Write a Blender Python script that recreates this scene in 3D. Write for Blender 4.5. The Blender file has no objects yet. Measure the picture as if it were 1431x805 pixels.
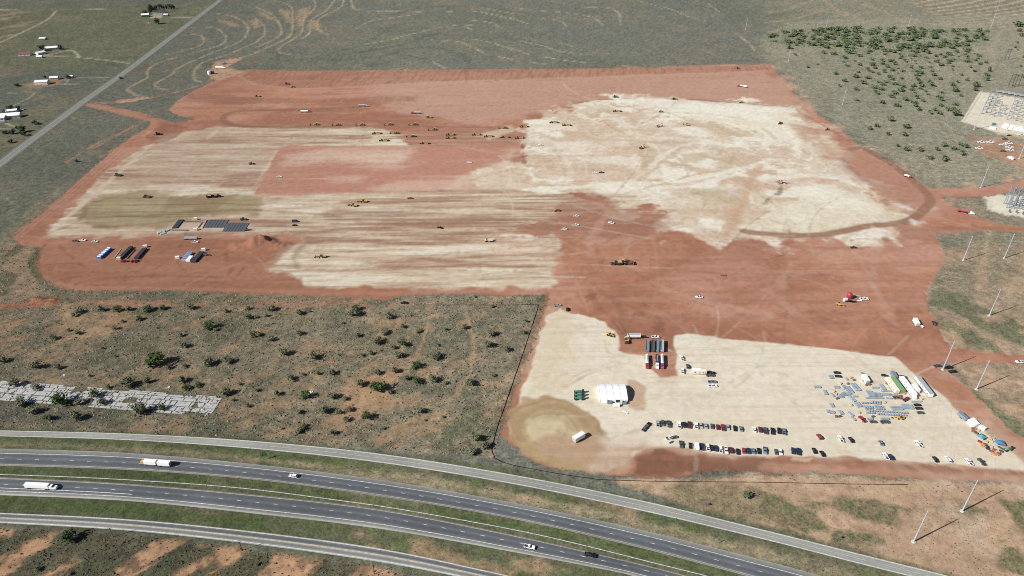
import bpy, bmesh, math, random
import numpy as np
from mathutils import Vector, Matrix

R = math.radians
# ------------------------------------------------------------------ camera, sky, sun, exposure
scene = bpy.context.scene
CAM_H = 345.0
cam_data = bpy.data.cameras.new("camera")
cam_data.sensor_width = 36.0
cam_data.lens = 36.0 * 954.0 / 1431.0
cam_data.clip_start = 1.0
cam_data.clip_end = 60000.0
cam = bpy.data.objects.new("camera", cam_data)
scene.collection.objects.link(cam)
cam.matrix_world = (Matrix.Translation((0, 0, CAM_H)) @ Matrix.Rotation(R(90 - 32.25), 4, 'X')
                    @ Matrix.Rotation(R(-0.5), 4, 'Z'))
scene.camera = cam

SUN_EL, SUN_AZ = R(35.5), R(204.5)          # azimuth of the sun itself, from +X towards +Y
world = bpy.data.worlds.new("World")
scene.world = world
world.use_nodes = True
wn = world.node_tree
sky = wn.nodes.new("ShaderNodeTexSky")
sky.sky_type = 'NISHITA'
sky.sun_disc = False
sky.sun_elevation = SUN_EL
sky.sun_rotation = R(90) - SUN_AZ           # the node measures clockwise from +Y
sky.altitude = 900.0
sky.air_density = 1.0
sky.dust_density = 1.0
bg = wn.nodes["Background"]
bg.inputs["Strength"].default_value = 0.05
wn.links.new(sky.outputs[0], bg.inputs["Color"])

sun_data = bpy.data.lights.new("sun", 'SUN')
sun_data.energy = 5.0
sun_data.angle = R(0.5)
sun_data.color = (1.0, 0.955, 0.89)
sun = bpy.data.objects.new("sun", sun_data)
scene.collection.objects.link(sun)
sd = Vector((math.cos(SUN_EL) * math.cos(SUN_AZ), math.cos(SUN_EL) * math.sin(SUN_AZ), math.sin(SUN_EL)))
sun.rotation_euler = sd.to_track_quat('Z', 'Y').to_euler()

scene.render.engine = 'CYCLES'
scene.cycles.use_denoising = False
scene.cycles.filter_width = 1.0
scene.cycles.max_bounces = 4
scene.cycles.diffuse_bounces = 2
scene.cycles.glossy_bounces = 2
scene.view_settings.view_transform = 'Standard'
scene.view_settings.look = 'None'
scene.view_settings.exposure = 0.5
scene.view_settings.gamma = 1.0

# ------------------------------------------------------------------ survey: plan coordinates of the site
# Positions were surveyed off the aerial photograph; one fixed plane mapping gives metres on the ground.
_F, _TH, _RO, _CX, _CY = 954.0, R(32.25), R(-0.5), 715.5, 402.5


def plan(px, py):
    u = (px - _CX) / _F
    v = -(py - _CY) / _F
    u, v = u * math.cos(_RO) - v * math.sin(_RO), u * math.sin(_RO) + v * math.cos(_RO)
    k = CAM_H / (math.sin(_TH) - v * math.cos(_TH))
    return (u * k, (math.cos(_TH) + v * math.sin(_TH)) * k)


TX = (0, 357, 714, 1071)
TY = (0, 200, 400, 602)


def tl(c, r, X, Y):                          # sheet c, r of the 4 x 4 enlarged survey sheets
    return plan(TX[c] + X / 3.967, TY[r] + Y / 3.967)


def pl(*v):                                  # flat list of x, y, x, y ... to plan points
    return [plan(v[i], v[i + 1]) for i in range(0, len(v), 2)]


def tp(c, r, *v):
    return [tl(c, r, v[i], v[i + 1]) for i in range(0, len(v), 2)]


def lin(r, g, b):
    def f(c):
        c /= 255.0
        return c / 12.92 if c <= 0.04045 else ((c + 0.055) / 1.055) ** 2.4
    return (f(r), f(g), f(b))


LIGHT = (1.42, 1.40, 1.41)


def alb(r, g, b):                            # daylight reading of a sunlit flat surface to its base colour
    y = 0.3 * r + 0.59 * g + 0.11 * b
    r, g, b = (y + (v - y) * 0.84 + d for v, d in ((r, 3), (g, 6), (b, 7)))
    c = lin(min(r, 250), min(g, 250), min(b, 250))
    return tuple(min(0.85, c[i] / LIGHT[i]) for i in range(3))


# ------------------------------------------------------------------ helpers
COL = scene.collection
MATS = {}


def mat(name, col, rough=0.8, metal=0.0, noise=0.12, scale=2.0, bump=0.0, spec=0.3):
    if name in MATS:
        return MATS[name]
    m = bpy.data.materials.new(name)
    m.use_nodes = True
    nt = m.node_tree
    b = nt.nodes["Principled BSDF"]
    b.inputs["Roughness"].default_value = rough
    b.inputs["Metallic"].default_value = metal
    b.inputs["Specular IOR Level"].default_value = spec
    tc = nt.nodes.new("ShaderNodeTexCoord")
    nz = nt.nodes.new("ShaderNodeTexNoise")
    nz.inputs["Scale"].default_value = scale
    nz.inputs["Detail"].default_value = 3.0
    nt.links.new(tc.outputs["Object"], nz.inputs["Vector"])
    mr = nt.nodes.new("ShaderNodeMapRange")
    mr.inputs["From Min"].default_value = 0.3
    mr.inputs["From Max"].default_value = 0.7
    mr.inputs["To Min"].default_value = 1 - noise
    mr.inputs["To Max"].default_value = 1 + noise
    nt.links.new(nz.outputs["Fac"], mr.inputs["Value"])
    vm = nt.nodes.new("ShaderNodeVectorMath")
    vm.operation = 'SCALE'
    vm.inputs[0].default_value = col[:3]
    nt.links.new(mr.outputs[0], vm.inputs["Scale"])
    nt.links.new(vm.outputs[0], b.inputs["Base Color"])
    if bump:
        bp = nt.nodes.new("ShaderNodeBump")
        bp.inputs["Strength"].default_value = bump
        bp.inputs["Distance"].default_value = 0.3
        nt.links.new(nz.outputs["Fac"], bp.inputs["Height"])
        nt.links.new(bp.outputs[0], b.inputs["Normal"])
    MATS[name] = m
    return m


def link(o, parent=None):
    COL.objects.link(o)
    if parent is not None:
        o.parent = parent
    return o


def tag(o, label=None, cat=None, group=None, kind=None):
    if label:
        o["label"] = label
    if cat:
        o["category"] = cat
    if group:
        o["group"] = group
    if kind:
        o["kind"] = kind
    return o


class MB:                                    # collects faces of one mesh
    def __init__(s):
        s.v, s.f = [], []

    def box(s, cx, cy, z0, lx, ly, lz, rz=0.0, taper=1.0, tz=None):
        """box centred cx, cy standing on z0; taper shrinks the top"""
        n = len(s.v)
        c, q = math.cos(rz), math.sin(rz)
        for k in (0, 1):
            t = taper if k else 1.0
            for (a, b) in ((-1, -1), (1, -1), (1, 1), (-1, 1)):
                x, y = a * lx / 2 * t, b * ly / 2 * t
                s.v.append((cx + x * c - y * q, cy + x * q + y * c, z0 + k * lz))
        s.f += [(n + 3, n + 2, n + 1, n), (n + 4, n + 5, n + 6, n + 7), (n, n + 1, n + 5, n + 4), (n + 1, n + 2, n + 6, n + 5),
                (n + 2, n + 3, n + 7, n + 6), (n + 3, n, n + 4, n + 7)]
        return s

    def prism(s, prof, y0, y1, inset=0.0, top=None):
        """side profile (x, z) extruded across y; points above `top` are pulled in by inset"""
        n, m = len(s.v), len(prof)
        for y, sg in ((y0, 1), (y1, -1)):
            for (x, z) in prof:
                d = inset * sg if (top is not None and z > top) else 0.0
                s.v.append((x, y + d, z))
        s.f.append(tuple(range(n, n + m)))
        s.f.append(tuple(range(n + 2 * m - 1, n + m - 1, -1)))
        for i in range(m):
            j = (i + 1) % m
            s.f.append((n + j, n + i, n + m + i, n + m + j))
        return s

    def tube(s, a, b, r0, r1=None, k=8, cap=True):
        r1 = r0 if r1 is None else r1
        a, b = Vector(a), Vector(b)
        d = (b - a).normalized()
        u = d.orthogonal().normalized()
        w = d.cross(u)
        n = len(s.v)
        for p, r in ((a, r0), (b, r1)):
            for i in range(k):
                t = 2 * math.pi * i / k
                s.v.append(tuple(p + u * (r * math.cos(t)) + w * (r * math.sin(t))))
        for i in range(k):
            j = (i + 1) % k
            s.f.append((n + i, n + j, n + k + j, n + k + i))
        if cap:
            s.f.append(tuple(range(n + k - 1, n - 1, -1)))
            s.f.append(tuple(range(n + k, n + 2 * k)))
        return s

    def quad(s, a, b, c, d):
        n = len(s.v)
        s.v += [tuple(a), tuple(b), tuple(c), tuple(d)]
        s.f.append((n, n + 1, n + 2, n + 3))
        return s

    def mesh(s, name, m):
        me = bpy.data.meshes.new(name)
        me.from_pydata(s.v, [], s.f)
        if m is not None:
            me.materials.append(m)
        me.update()
        return me

    def build(s, name, m, parent=None):
        return link(bpy.data.objects.new(name, s.mesh(name, m)), parent)


def empty(name, loc=(0, 0, 0), rz=0.0):
    o = bpy.data.objects.new(name, None)
    o.empty_display_size = 1.0
    o.location = loc
    o.rotation_euler = (0, 0, rz)
    return link(o)


def copy_tree(o, parent=None):
    c = o.copy()
    link(c, parent)
    for ch in KIDS.get(o.name, ()):
        copy_tree(ch, c)
    return c


KIDS = {}


def register(o):                             # remember the parts of a finished prototype so that copies are quick
    KIDS[o.name] = [c for c in o.children]
    for c in o.children:
        register(c)


ORD = ("first second third fourth fifth sixth seventh eighth ninth tenth eleventh twelfth thirteenth fourteenth fifteenth "
       "sixteenth seventeenth eighteenth nineteenth twentieth").split()
ORD += ["twenty-" + o for o in ORD[:9]] + ["thirtieth"] + ["thirty-" + o for o in ORD[:9]] + ["fortieth", "forty-first", "forty-second", "forty-third"]
# ------------------------------------------------------------------ the ground: one surveyed sheet, split by kind of surface
rng = np.random.default_rng(7)
_LAT = rng.random((256, 256)).astype(np.float32)


def vnoise(x, y):
    xi = np.floor(x).astype(np.int64)
    yi = np.floor(y).astype(np.int64)
    fx = (x - xi).astype(np.float32)
    fy = (y - yi).astype(np.float32)
    fx = fx * fx * (3 - 2 * fx)
    fy = fy * fy * (3 - 2 * fy)
    x0, x1, y0, y1 = xi & 255, (xi + 1) & 255, yi & 255, (yi + 1) & 255
    a = _LAT[x0, y0] * (1 - fx) + _LAT[x1, y0] * fx
    b = _LAT[x0, y1] * (1 - fx) + _LAT[x1, y1] * fx
    return a * (1 - fy) + b * fy


def fbm(x, y, scale, oct=4, seed=0, ax=1.0, rot=0.0):
    """0..1 noise; scale in metres, ax stretches along the rotated x axis"""
    c, s = math.cos(rot), math.sin(rot)
    u = (x * c + y * s) / (scale * ax) + seed * 17.31
    v = (-x * s + y * c) / scale + seed * 9.77
    t = np.zeros(x.shape, np.float32)
    a, tot = 1.0, 0.0
    for i in range(oct):
        t += a * vnoise(u, v)
        tot += a
        a *= 0.55
        u = u * 2.03 + 5.1
        v = v * 2.03 + 3.7
    t /= tot
    return np.clip((t - 0.5) * 1.7 + 0.5, 0, 1)


def sstep(a, b, t):
    t = np.clip((t - a) / (b - a), 0, 1)
    return t * t * (3 - 2 * t)


def seg_dist(X, Y, pts, closed):
    d = np.full(X.shape, 1e9, np.float32)
    n = len(pts)
    for i in range(n if closed else n - 1):
        (x0, y0), (x1, y1) = pts[i], pts[(i + 1) % n]
        dx, dy = x1 - x0, y1 - y0
        L = dx * dx + dy * dy + 1e-9
        t = np.clip(((X - x0) * dx + (Y - y0) * dy) / L, 0, 1)
        d = np.minimum(d, (X - x0 - t * dx) ** 2 + (Y - y0 - t * dy) ** 2)
    return np.sqrt(d)


def inside(X, Y, pts):
    w = np.zeros(X.shape, bool)
    n = len(pts)
    for i in range(n):
        (x0, y0), (x1, y1) = pts[i], pts[(i + 1) % n]
        if y0 == y1:
            continue
        c = ((y0 > Y) != (y1 > Y)) & (X < (x1 - x0) * (Y - y0) / (y1 - y0) + x0)
        w ^= c
    return w


def smooth(pts, n=6):
    """open Catmull-Rom through the plan points"""
    out = []
    P = [pts[0]] + list(pts) + [pts[-1]]
    for i in range(1, len(P) - 2):
        p0, p1, p2, p3 = (np.array(P[i - 1]), np.array(P[i]), np.array(P[i + 1]), np.array(P[i + 2]))
        for k in range(n):
            t = k / n
            out.append(tuple(0.5 * ((2 * p1) + (p2 - p0) * t + (2 * p0 - 5 * p1 + 4 * p2 - p3) * t * t
                                    + (3 * p1 - p0 - 3 * p2 + p3) * t ** 3)))
    out.append(tuple(pts[-1]))
    return out


ROWS = [-6000, -2000, -600, -100, 100] + [CAM_H / math.tan(R(e)) for e in np.linspace(60.5, 8.3, 640)] + [2700, 3300, 4500, 8000, 16000, 40000]
TS = [-14, -5, -2.2, -1.4] + list(np.linspace(-1.08, 1.08, 1060)) + [1.4, 2.2, 5, 14]
rows = np.array(ROWS)
ts = np.array(TS)
hw = 165 + 0.655 * np.maximum(rows, 150)
X = (ts[None, :] * hw[:, None]).astype(np.float32).ravel()
Y = np.repeat(rows[:, None], len(ts), 1).astype(np.float32).ravel()
NR, NC = len(rows), len(ts)
N = X.size
C = np.zeros((N, 3), np.float32)
VEG = np.ones(N, np.float32)
Z = np.zeros(N, np.float32)
CLS = np.zeros(N, np.int8)

F = {}
F['big'] = fbm(X, Y, 260, 4, 1)
F['mid'] = fbm(X, Y, 55, 4, 2)
F['sm'] = fbm(X, Y, 14, 3, 3)
F['tiny'] = fbm(X, Y, 4.5, 2, 4)
F['sx'] = fbm(X, Y, 5.0, 3, 5, ax=26, rot=R(-1))        # streaks left by machines working east-west
F['sx2'] = fbm(X, Y, 11.0, 3, 6, ax=14, rot=R(1))
F['sxf'] = fbm(X, Y, 2.2, 2, 8, ax=40, rot=R(-0.5))
F['edge'] = fbm(X, Y, 30, 4, 9)
F['dune'] = fbm(X, Y, 9.0, 4, 10, ax=4.5, rot=R(38))     # old wind-blown furrows in the scrub
ctr = lambda k: (F[k] - 0.5) * 2


def lay(a, col, where=None):
    global C
    a = np.clip(a, 0, 1)[:, None]
    C = C * (1 - a) + np.array(col, np.float32)[None, :] * a


def near(pts, pad):
    xs = [p[0] for p in pts]
    ys = [p[1] for p in pts]
    return np.nonzero((X > min(xs) - pad) & (X < max(xs) + pad) & (Y > min(ys) - pad) & (Y < max(ys) + pad))[0]


def area(pts, soft=4.0, amp=0.0, nk='edge'):
    """coverage 0..1 of a polygon with a soft, uneven edge"""
    out = np.zeros(N, np.float32)
    ix = near(pts, soft * 2 + amp * 2 + 4)
    x, y = X[ix], Y[ix]
    d = seg_dist(x, y, pts, True)
    d = np.where(inside(x, y, pts), -d, d)
    d = d + amp * (F[nk][ix] - 0.5) * 2
    out[ix] = 1 - sstep(-soft, soft, d)
    return out


def line(pts, w, soft=2.0, amp=0.0, nk='sm', n=5):
    """coverage of a stroke w metres wide"""
    if n:
        pts = smooth(pts, n)
    out = np.zeros(N, np.float32)
    ix = near(pts, w + soft * 2 + amp + 3)
    x, y = X[ix], Y[ix]
    d = seg_dist(x, y, pts, False) - w / 2 + amp * (F[nk][ix] - 0.5) * 2
    out[ix] = 1 - sstep(-soft, soft, d)
    return out


# --- open prairie
g_grey, g_green, g_tan, g_soil = alb(118, 115, 101), alb(109, 110, 88), alb(146, 132, 105), alb(178, 136, 100)
C[:] = np.array(g_grey)
lay(sstep(0.35, 0.8, F['big']) * 0.6, g_green)
lay(sstep(0.5, 0.85, F['mid']) * 0.5, alb(138, 124, 101))
lay(sstep(0.55, 0.85, fbm(X, Y, 90, 4, 97, ax=2)) * 0.4, alb(134, 122, 98))
lay(sstep(0.55, 0.9, F['sm']) * 0.3, alb(96, 100, 82))
xe = 80 + 0.17 * Y                                            # the east side is drier and browner
lay(sstep(0, 350, X - xe - 150) * (0.55 + 0.35 * F['mid']), alb(150, 140, 116))
lay(sstep(0.62, 0.9, F['mid'] * 0.6 + F['sm'] * 0.4) * sstep(0, 300, X - xe - 200) * 0.6, g_soil)

# paddocks beyond the county road
a = area(pl(-200, 12, 190, 11, 306, 2, 180, 89, 165, 97, -200, 94), 8, 4)
lay(a * 0.75, alb(118, 116, 84))
lay(a * sstep(0.5, 0.9, F['mid']) * 0.5, alb(137, 124, 96))
lay(a * sstep(0.6, 0.9, F['sx2']) * 0.35, alb(96, 102, 76))
a = area(pl(-200, 15, 78, 16, 0, 62, -200, 150), 5, 2)
lay(a * 0.6, alb(110, 104, 80))
lay(a * sstep(0.45, 0.75, fbm(X, Y, 30, 3, 21, ax=3, rot=R(50))) * 0.75, alb(165, 143, 108))
a = area(pl(-200, 98, 165, 97, 110, 145, 40, 200, -200, 420), 8, 5)
lay(a * 0.5, alb(105, 108, 90))
lay(a * sstep(0.55, 0.85, F['mid']) * 0.5, alb(140, 122, 96))
a = area(pl(-60, 175, 40, 150, 90, 140, 45, 185, 0, 225, -60, 260), 8, 6)
lay(a * 0.5, alb(128, 120, 88))

# --- the scrub field between the works and the highway
FIELD = pl(-300, 350, 30, 342, 60, 352, 60, 390, 100, 405, 420, 412, 560, 416, 768, 412, 752, 470, 700, 600, 690, 640, 350, 612, 0, 598, -300, 592)
a = area(FIELD, 4, 2)
lay(a, alb(136, 121, 97))
lay(a * sstep(0.42, 0.75, F['mid']) * 0.5, alb(116, 109, 89))
lay(a * sstep(0.5, 0.85, F['sm']) * 0.35, alb(160, 130, 100))
soil = sstep(0.56, 0.8, 0.5 * F['dune'] + 0.3 * F['mid'] + 0.2 * F['tiny'])
west = 1 - sstep(-330, -60, X)
lay(a * soil * (0.45 + 0.45 * west), alb(178, 138, 102))
lay(a * sstep(0.55, 0.8, fbm(X, Y, 26, 4, 91, ax=1.8, rot=R(30))) * .55, alb(100, 101, 78))
lay(a * sstep(0.62, 0.85, fbm(X, Y, 12, 4, 92, ax=2.5, rot=R(36))) * .6, alb(174, 134, 98))
lay(a * sstep(0.6, 0.85, fbm(X, Y, 7, 3, 93, ax=2.5, rot=R(36))) * .5 * (0.3 + .7 * west), alb(86, 92, 64))
lay(area(tp(0, 2, -250, 520, 0, 535, 600, 570, 1230, 610, 1180, 730, 600, 690, 0, 640, -250, 630), 3, 2, 'sm') * .75, alb(102, 98, 76))
lay(area(tp(0, 2, -100, 640, 300, 690, 700, 720, 500, 770, 0, 760), 4, 5, 'sm') * .5, alb(98, 92, 84))
lay(area(tp(1, 2, 980, 800, 1060, 740, 1150, 690, 1240, 720, 1180, 860, 1050, 900), 5, 8, 'sm') * .6, alb(92, 100, 68))
for p in (tp(0, 2, 300, 250, 420, 170, 640, 150, 820, 170, 700, 210, 600, 280, 420, 350, 330, 300), tp(0, 2, 740, 470, 860, 370, 1000, 430, 1060, 500, 1000, 570, 900, 540),
          tp(1, 2, 500, 520, 640, 420, 780, 350, 900, 380, 840, 470, 760, 560, 720, 640, 600, 700, 420, 740, 480, 620), tp(0, 2, 1280, 600, 1350, 620, 1280, 690, 1210, 640),
          tp(0, 2, 200, 500, 480, 520, 640, 560, 300, 560), tp(0, 2, 0, 170, 130, 190, 100, 290, 0, 300)):
    b = area(p, 6, 9, 'sm')
    lay(a * b * (0.35 + 0.6 * sstep(0.35, 0.65, F['dune'])), alb(181, 138, 100))
lay(a * sstep(0.6, 0.8, F['dune'] * 0.6 + F['tiny'] * 0.4) * 0.45 * west, alb(80, 88, 60))
for p, w in ((tp(1, 2, 965, 110, 955, 200, 925, 310, 880, 420), 2.2), (tp(1, 2, 1165, 130, 1190, 230, 1210, 300, 1205, 390, 1180, 500, 1130, 570, 1110, 610), 2.6),
             (tp(0, 2, 240, 350, 190, 400), 4)):
    lay(line(p, w, 1.6, 2, 'tiny') * 0.75, alb(178, 141, 106))
lay(line(tp(0, 2, 330, 105, 700, 105, 1428, 112), 3.5, 2, 2) * 0.7, alb(172, 126, 94))
lay(area(tp(0, 2, 400, 100, 470, 75, 900, 78, 1000, 100, 800, 112), 2.5, 3, 'sm') * 0.8, alb(174, 120, 90))
lay(area(tp(1, 2, 0, 75, 600, 80, 640, 110, 0, 118), 2.5, 4, 'sm') * 0.75, alb(170, 122, 94))
lay(area(tp(0, 2, 0, 0, 120, 0, 250, 40, 340, 60, 330, 100, 180, 90, 0, 60), 4, 6, 'sm') * 0.5, alb(160, 125, 95))
lay(area(tp(0, 2, 330, 105, 300, 170, 320, 230, 420, 220, 480, 150, 400, 100), 5, 6, 'sm') * 0.8, alb(176, 136, 100))

# west of the works: tracks and green strips
lay(area(tp(0, 1, 40, 540, 240, 570, 205, 700, 230, 790, 290, 840, 0, 860, 0, 650), 4, 5, 'sm') * 0.7, alb(168, 134, 102))
lay(area(tp(0, 1, 180, 580, 240, 575, 205, 690, 225, 800, 180, 740, 155, 660), 2.5, 3, 'sm') * 0.8, alb(92, 98, 66))
lay(area(tp(0, 1, 0, 640, 90, 560, 120, 570, 60, 640, 0, 690), 3, 4, 'sm') * 0.7, alb(92, 98, 66))
lay(area(tp(0, 1, 0, 720, 60, 700, 90, 760, 40, 830, 0, 840), 3, 4, 'sm') * 0.7, alb(92, 96, 68))
lay(line(tp(0, 1, -60, 310, 40, 305, 85, 350, 30, 420, -60, 440), 6, 3, 4) * 0.6, alb(165, 142, 110))
lay(line(tp(0, 1, 320, 260, 200, 370, 60, 500, -60, 600), 14, 6, 6, 'sm') * 0.5, alb(150, 134, 105))
lay(line(tp(0, 1, 120, 300, 60, 400, -60, 500), 12, 6, 6, 'sm') * 0.5, alb(98, 104, 78))

# --- dry ground east of the works
EAST = pl(1293, 420, 1316, 352, 1350, 340, 1431, 338, 1600, 330, 1700, 520, 1431, 640, 1330, 505)
a = area(EAST, 12, 8)
lay(a * 0.85, alb(172, 142, 112))
lay(a * sstep(0.45, 0.75, F['mid'] * .6 + F['sm'] * .4) * 0.7, alb(190, 150, 118))
lay(area(pl(1296, 398, 1310, 335, 1420, 325, 1420, 380, 1400, 400, 1330, 445), 8, 8) * (.3 + .4 * F['mid']), alb(124, 121, 96))
for p in (tp(3, 2, 880, 40, 900, 0, 1100, 60, 1428, 230, 1428, 320, 1200, 230, 1000, 110, 960, 130), tp(3, 2, 960, 170, 1100, 240, 1200, 300, 1330, 370, 1290, 385, 1150, 330, 990, 230),
          tp(3, 2, 930, 470, 1020, 500, 1150, 570, 1428, 770, 1428, 840, 1300, 770, 1120, 620, 1000, 530)):
    lay(area(p, 3.5, 5, 'sm') * 0.8, alb(110, 112, 78))
SOUTH = pl(860, 672, 940, 668, 1100, 664, 1300, 672, 1600, 690, 1700, 980, 1330, 812, 1200, 776, 1074, 738, 960, 706)
a = area(SOUTH, 3, 2)
lay(a, alb(190, 150, 118))
lay(a * sstep(0.5, 0.8, F['sm']) * 0.4, alb(190, 152, 120))
lay(a * sstep(0.6, 0.85, F['mid'] * .5 + F['tiny'] * .5) * 0.4, alb(156, 132, 100))
for p in (tp(3, 3, 0, 370, 100, 380, 330, 400, 260, 450, 300, 520, 450, 560, 600, 570, 640, 610, 560, 640, 400, 600, 200, 530, 0, 500),
          tp(3, 3, 380, 390, 560, 390, 720, 410, 800, 435, 720, 460, 690, 510, 600, 515, 500, 490, 400, 440)):
    b = area(p, 4, 6, 'sm')
    lay(b * (0.55 + 0.4 * F['sm']), alb(106, 105, 74))
    lay(b * sstep(0.5, 0.8, F['tiny']) * 0.6, alb(74, 92, 42))
lay(area(pl(870, 676, 960, 678, 1071, 680, 1071, 735, 1000, 712, 920, 690), 4, 5, 'sm') * 0.75, alb(128, 116, 82))
for p in (tp(3, 3, 1380, 420, 1428, 400, 1428, 540, 1390, 500), tp(3, 3, 1220, 590, 1340, 605, 1330, 620, 1230, 612), tp(3, 3, 1330, 640, 1380, 640, 1428, 720, 1428, 805, 1320, 780),
          tp(3, 3, 1090, 420, 1230, 440, 1220, 470, 1100, 455), tp(3, 3, 540, 255, 620, 258, 600, 285, 550, 278), tp(3, 3, 1300, 385, 1400, 400, 1400, 440, 1340, 430)):
    lay(area(p, 3, 4, 'sm') * 0.75, alb(104, 106, 66))
for p in (tp(3, 3, 1000, 420, 1060, 400, 1080, 450, 1010, 460), tp(3, 3, 1080, 480, 1230, 470, 1230, 640, 1280, 680, 1150, 650, 1040, 560)):
    lay(area(p, 5, 3, 'sm') * 0.5, alb(203, 176, 148))

# --- terraces and vehicle tracks in the far pasture
pale = alb(172, 154, 124)
for p in (tp(0, 0, 1080, 150, 1190, 155, 1250, 200, 1230, 245, 1120, 280, 920, 335, 840, 370, 815, 400, 815, 430, 760, 460, 710, 490, 740, 520, 790, 540),
          tp(0, 0, 1200, 75, 1290, 90, 1370, 140, 1360, 200, 1310, 240, 1160, 300, 1000, 370, 940, 420, 860, 465, 880, 490, 930, 495),
          tp(0, 0, 1428, 230, 1270, 300, 1130, 345, 1080, 390, 1080, 440, 1120, 455), tp(0, 0, 1428, 290, 1340, 320, 1200, 370),
          tp(0, 0, 1060, 190, 1110, 195, 1130, 230, 1090, 260, 930, 300, 870, 305),
          tp(1, 0, 0, 105, 45, 140, 50, 190, 0, 235), tp(1, 0, 0, 40, 90, 80, 135, 140, 130, 200, 0, 265), tp(1, 0, 90, 0, 190, 30, 205, 90, 195, 190, 120, 240, 0, 290),
          tp(1, 0, 325, 0, 330, 40, 265, 110, 255, 180, 140, 260, 135, 290, 200, 303), tp(1, 0, 440, 0, 390, 60, 310, 110, 300, 180, 250, 220),
          tp(1, 0, 490, 0, 470, 40, 360, 100, 340, 140, 370, 180, 420, 193), tp(1, 0, 530, 0, 545, 45, 600, 60, 800, 62, 1000, 70, 1200, 62, 1428, 110),
          tp(1, 0, 560, 160, 640, 115, 760, 98, 850, 85)):
    lay(line(p, 5.0, 2.2, 2.4, 'sm') * 0.75, alb(182, 160, 128))
for p in (tp(1, 0, 560, 250, 750, 220, 900, 180, 1100, 140, 1200, 140), tp(1, 0, 1100, 140, 1160, 145, 1200, 165), tp(1, 0, 980, 222, 1120, 232, 1200, 260, 1265, 293), tp(1, 0, 1200, 215, 1300, 235, 1428, 275),
          tp(1, 0, 1190, 112, 1300, 125, 1360, 155), tp(1, 0, 1250, 65, 1330, 80, 1428, 105), tp(1, 0, 1260, 45, 1428, 75), tp(1, 0, 980, 340, 1050, 380), tp(1, 0, 1350, 315, 1428, 330),
          tp(2, 0, 0, 40, 110, 55, 300, 70, 450, 95, 510, 140), tp(2, 0, 390, 38, 540, 45, 600, 80, 605, 140), tp(2, 0, 40, 225, 180, 255, 270, 285, 390, 298), tp(2, 0, 0, 270, 100, 300),
          tp(2, 0, 180, 315, 300, 335, 410, 348), tp(2, 0, 720, 10, 880, 50, 1010, 100, 1090, 118), tp(2, 0, 260, 235, 340, 255), tp(2, 0, 120, 348, 190, 355), tp(2, 0, 180, 105, 270, 115, 310, 145), tp(2, 0, 0, 100, 90, 130),
          tp(2, 0, 1240, 180, 1320, 240, 1350, 280), tp(2, 0, 1090, 20, 1160, 70)):
    lay(line(p, 4.4, 2.2, 2.4, 'sm') * 0.7, alb(180, 164, 136))
dk = alb(88, 90, 80)
for p in (tp(1, 0, 400, 300, 600, 240, 760, 150, 900, 120), tp(1, 0, 560, 290, 800, 250, 950, 200, 1100, 170), tp(1, 0, 250, 330, 500, 330, 700, 310, 850, 270, 1000, 265, 1150, 310, 1200, 360),
          tp(1, 0, 600, 370, 760, 340, 900, 335), tp(1, 0, 760, 80, 950, 40, 1200, 30, 1428, 40)):
    lay(line(p, 9, 6, 6, 'sm') * 0.5, dk)
for p in (tp(1, 0, 0, 60, 60, 70, 130, 120, 60, 100), tp(1, 0, 130, 50, 190, 60, 195, 130, 150, 100), tp(1, 0, 240, 50, 300, 40, 290, 90, 240, 160, 220, 110), tp(1, 0, 290, 110, 350, 120, 360, 170, 300, 160),
          tp(0, 0, 1200, 110, 1280, 120, 1340, 150, 1260, 140), tp(1, 0, 0, 100, 20, 130, 0, 160), tp(0, 0, 1390, 110, 1428, 120, 1428, 150, 1380, 130)):
    lay(area(p, 6, 8, 'sm') * 0.75, alb(176, 145, 112))
# ploughed strip and tracks, far right
a = area(pl(1180, -30, 1260, -5, 1330, 35, 1440, 45, 1600, 60, 1600, -60, 1200, -60), 14, 6)
fur = np.abs(((Y + 0.22 * X + 0.00025 * (X - 900) ** 2) / 27.0) % 1.0 - 0.5) * 2
lay(a * 0.6, alb(150, 132, 110))
lay(a * sstep(0.62, 0.9, fur) * 0.8, alb(192, 166, 132))
lay(a * (1 - sstep(0.1, 0.45, fur)) * 0.4, alb(120, 110, 95))
for p, w in ((tp(3, 0, 320, 0, 370, 40, 480, 90, 560, 130), 10), (tp(3, 0, 0, 75, 120, 50, 260, 0), 9), (tp(3, 0, 0, 125, 150, 105, 310, 60), 9), (tp(3, 0, 520, 20, 640, 60, 760, 120), 12),
             (tp(3, 0, 760, 90, 880, 130, 1000, 140), 14), (tp(3, 0, 1300, 170, 1260, 260, 1220, 400), 12)):
    lay(line(p, w, 6, 5) * 0.6, alb(178, 150, 118))
for p in (tp(3, 0, 160, 260, 480, 330, 560, 400, 500, 420, 330, 400, 200, 330), tp(3, 0, 420, 500, 640, 540, 860, 640, 1000, 760, 800, 740, 560, 640)):
    lay(area(p, 14, 12) * 0.55, alb(122, 116, 102))

EB2 = area(pl(1310, 280, 1440, 270, 1500, 330, 1310, 335), 8, 8)
lay(EB2 * (.4 + .3 * F['mid']), alb(150, 132, 104))
lay(area(pl(1060, 60, 1100, 30, 1440, 20, 1600, 40, 1600, 230, 1440, 250, 1310, 262, 1230, 220, 1130, 145, 1085, 95), 15, 14) * (.35 + .35 * F['mid']), alb(160, 150, 124))
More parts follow.
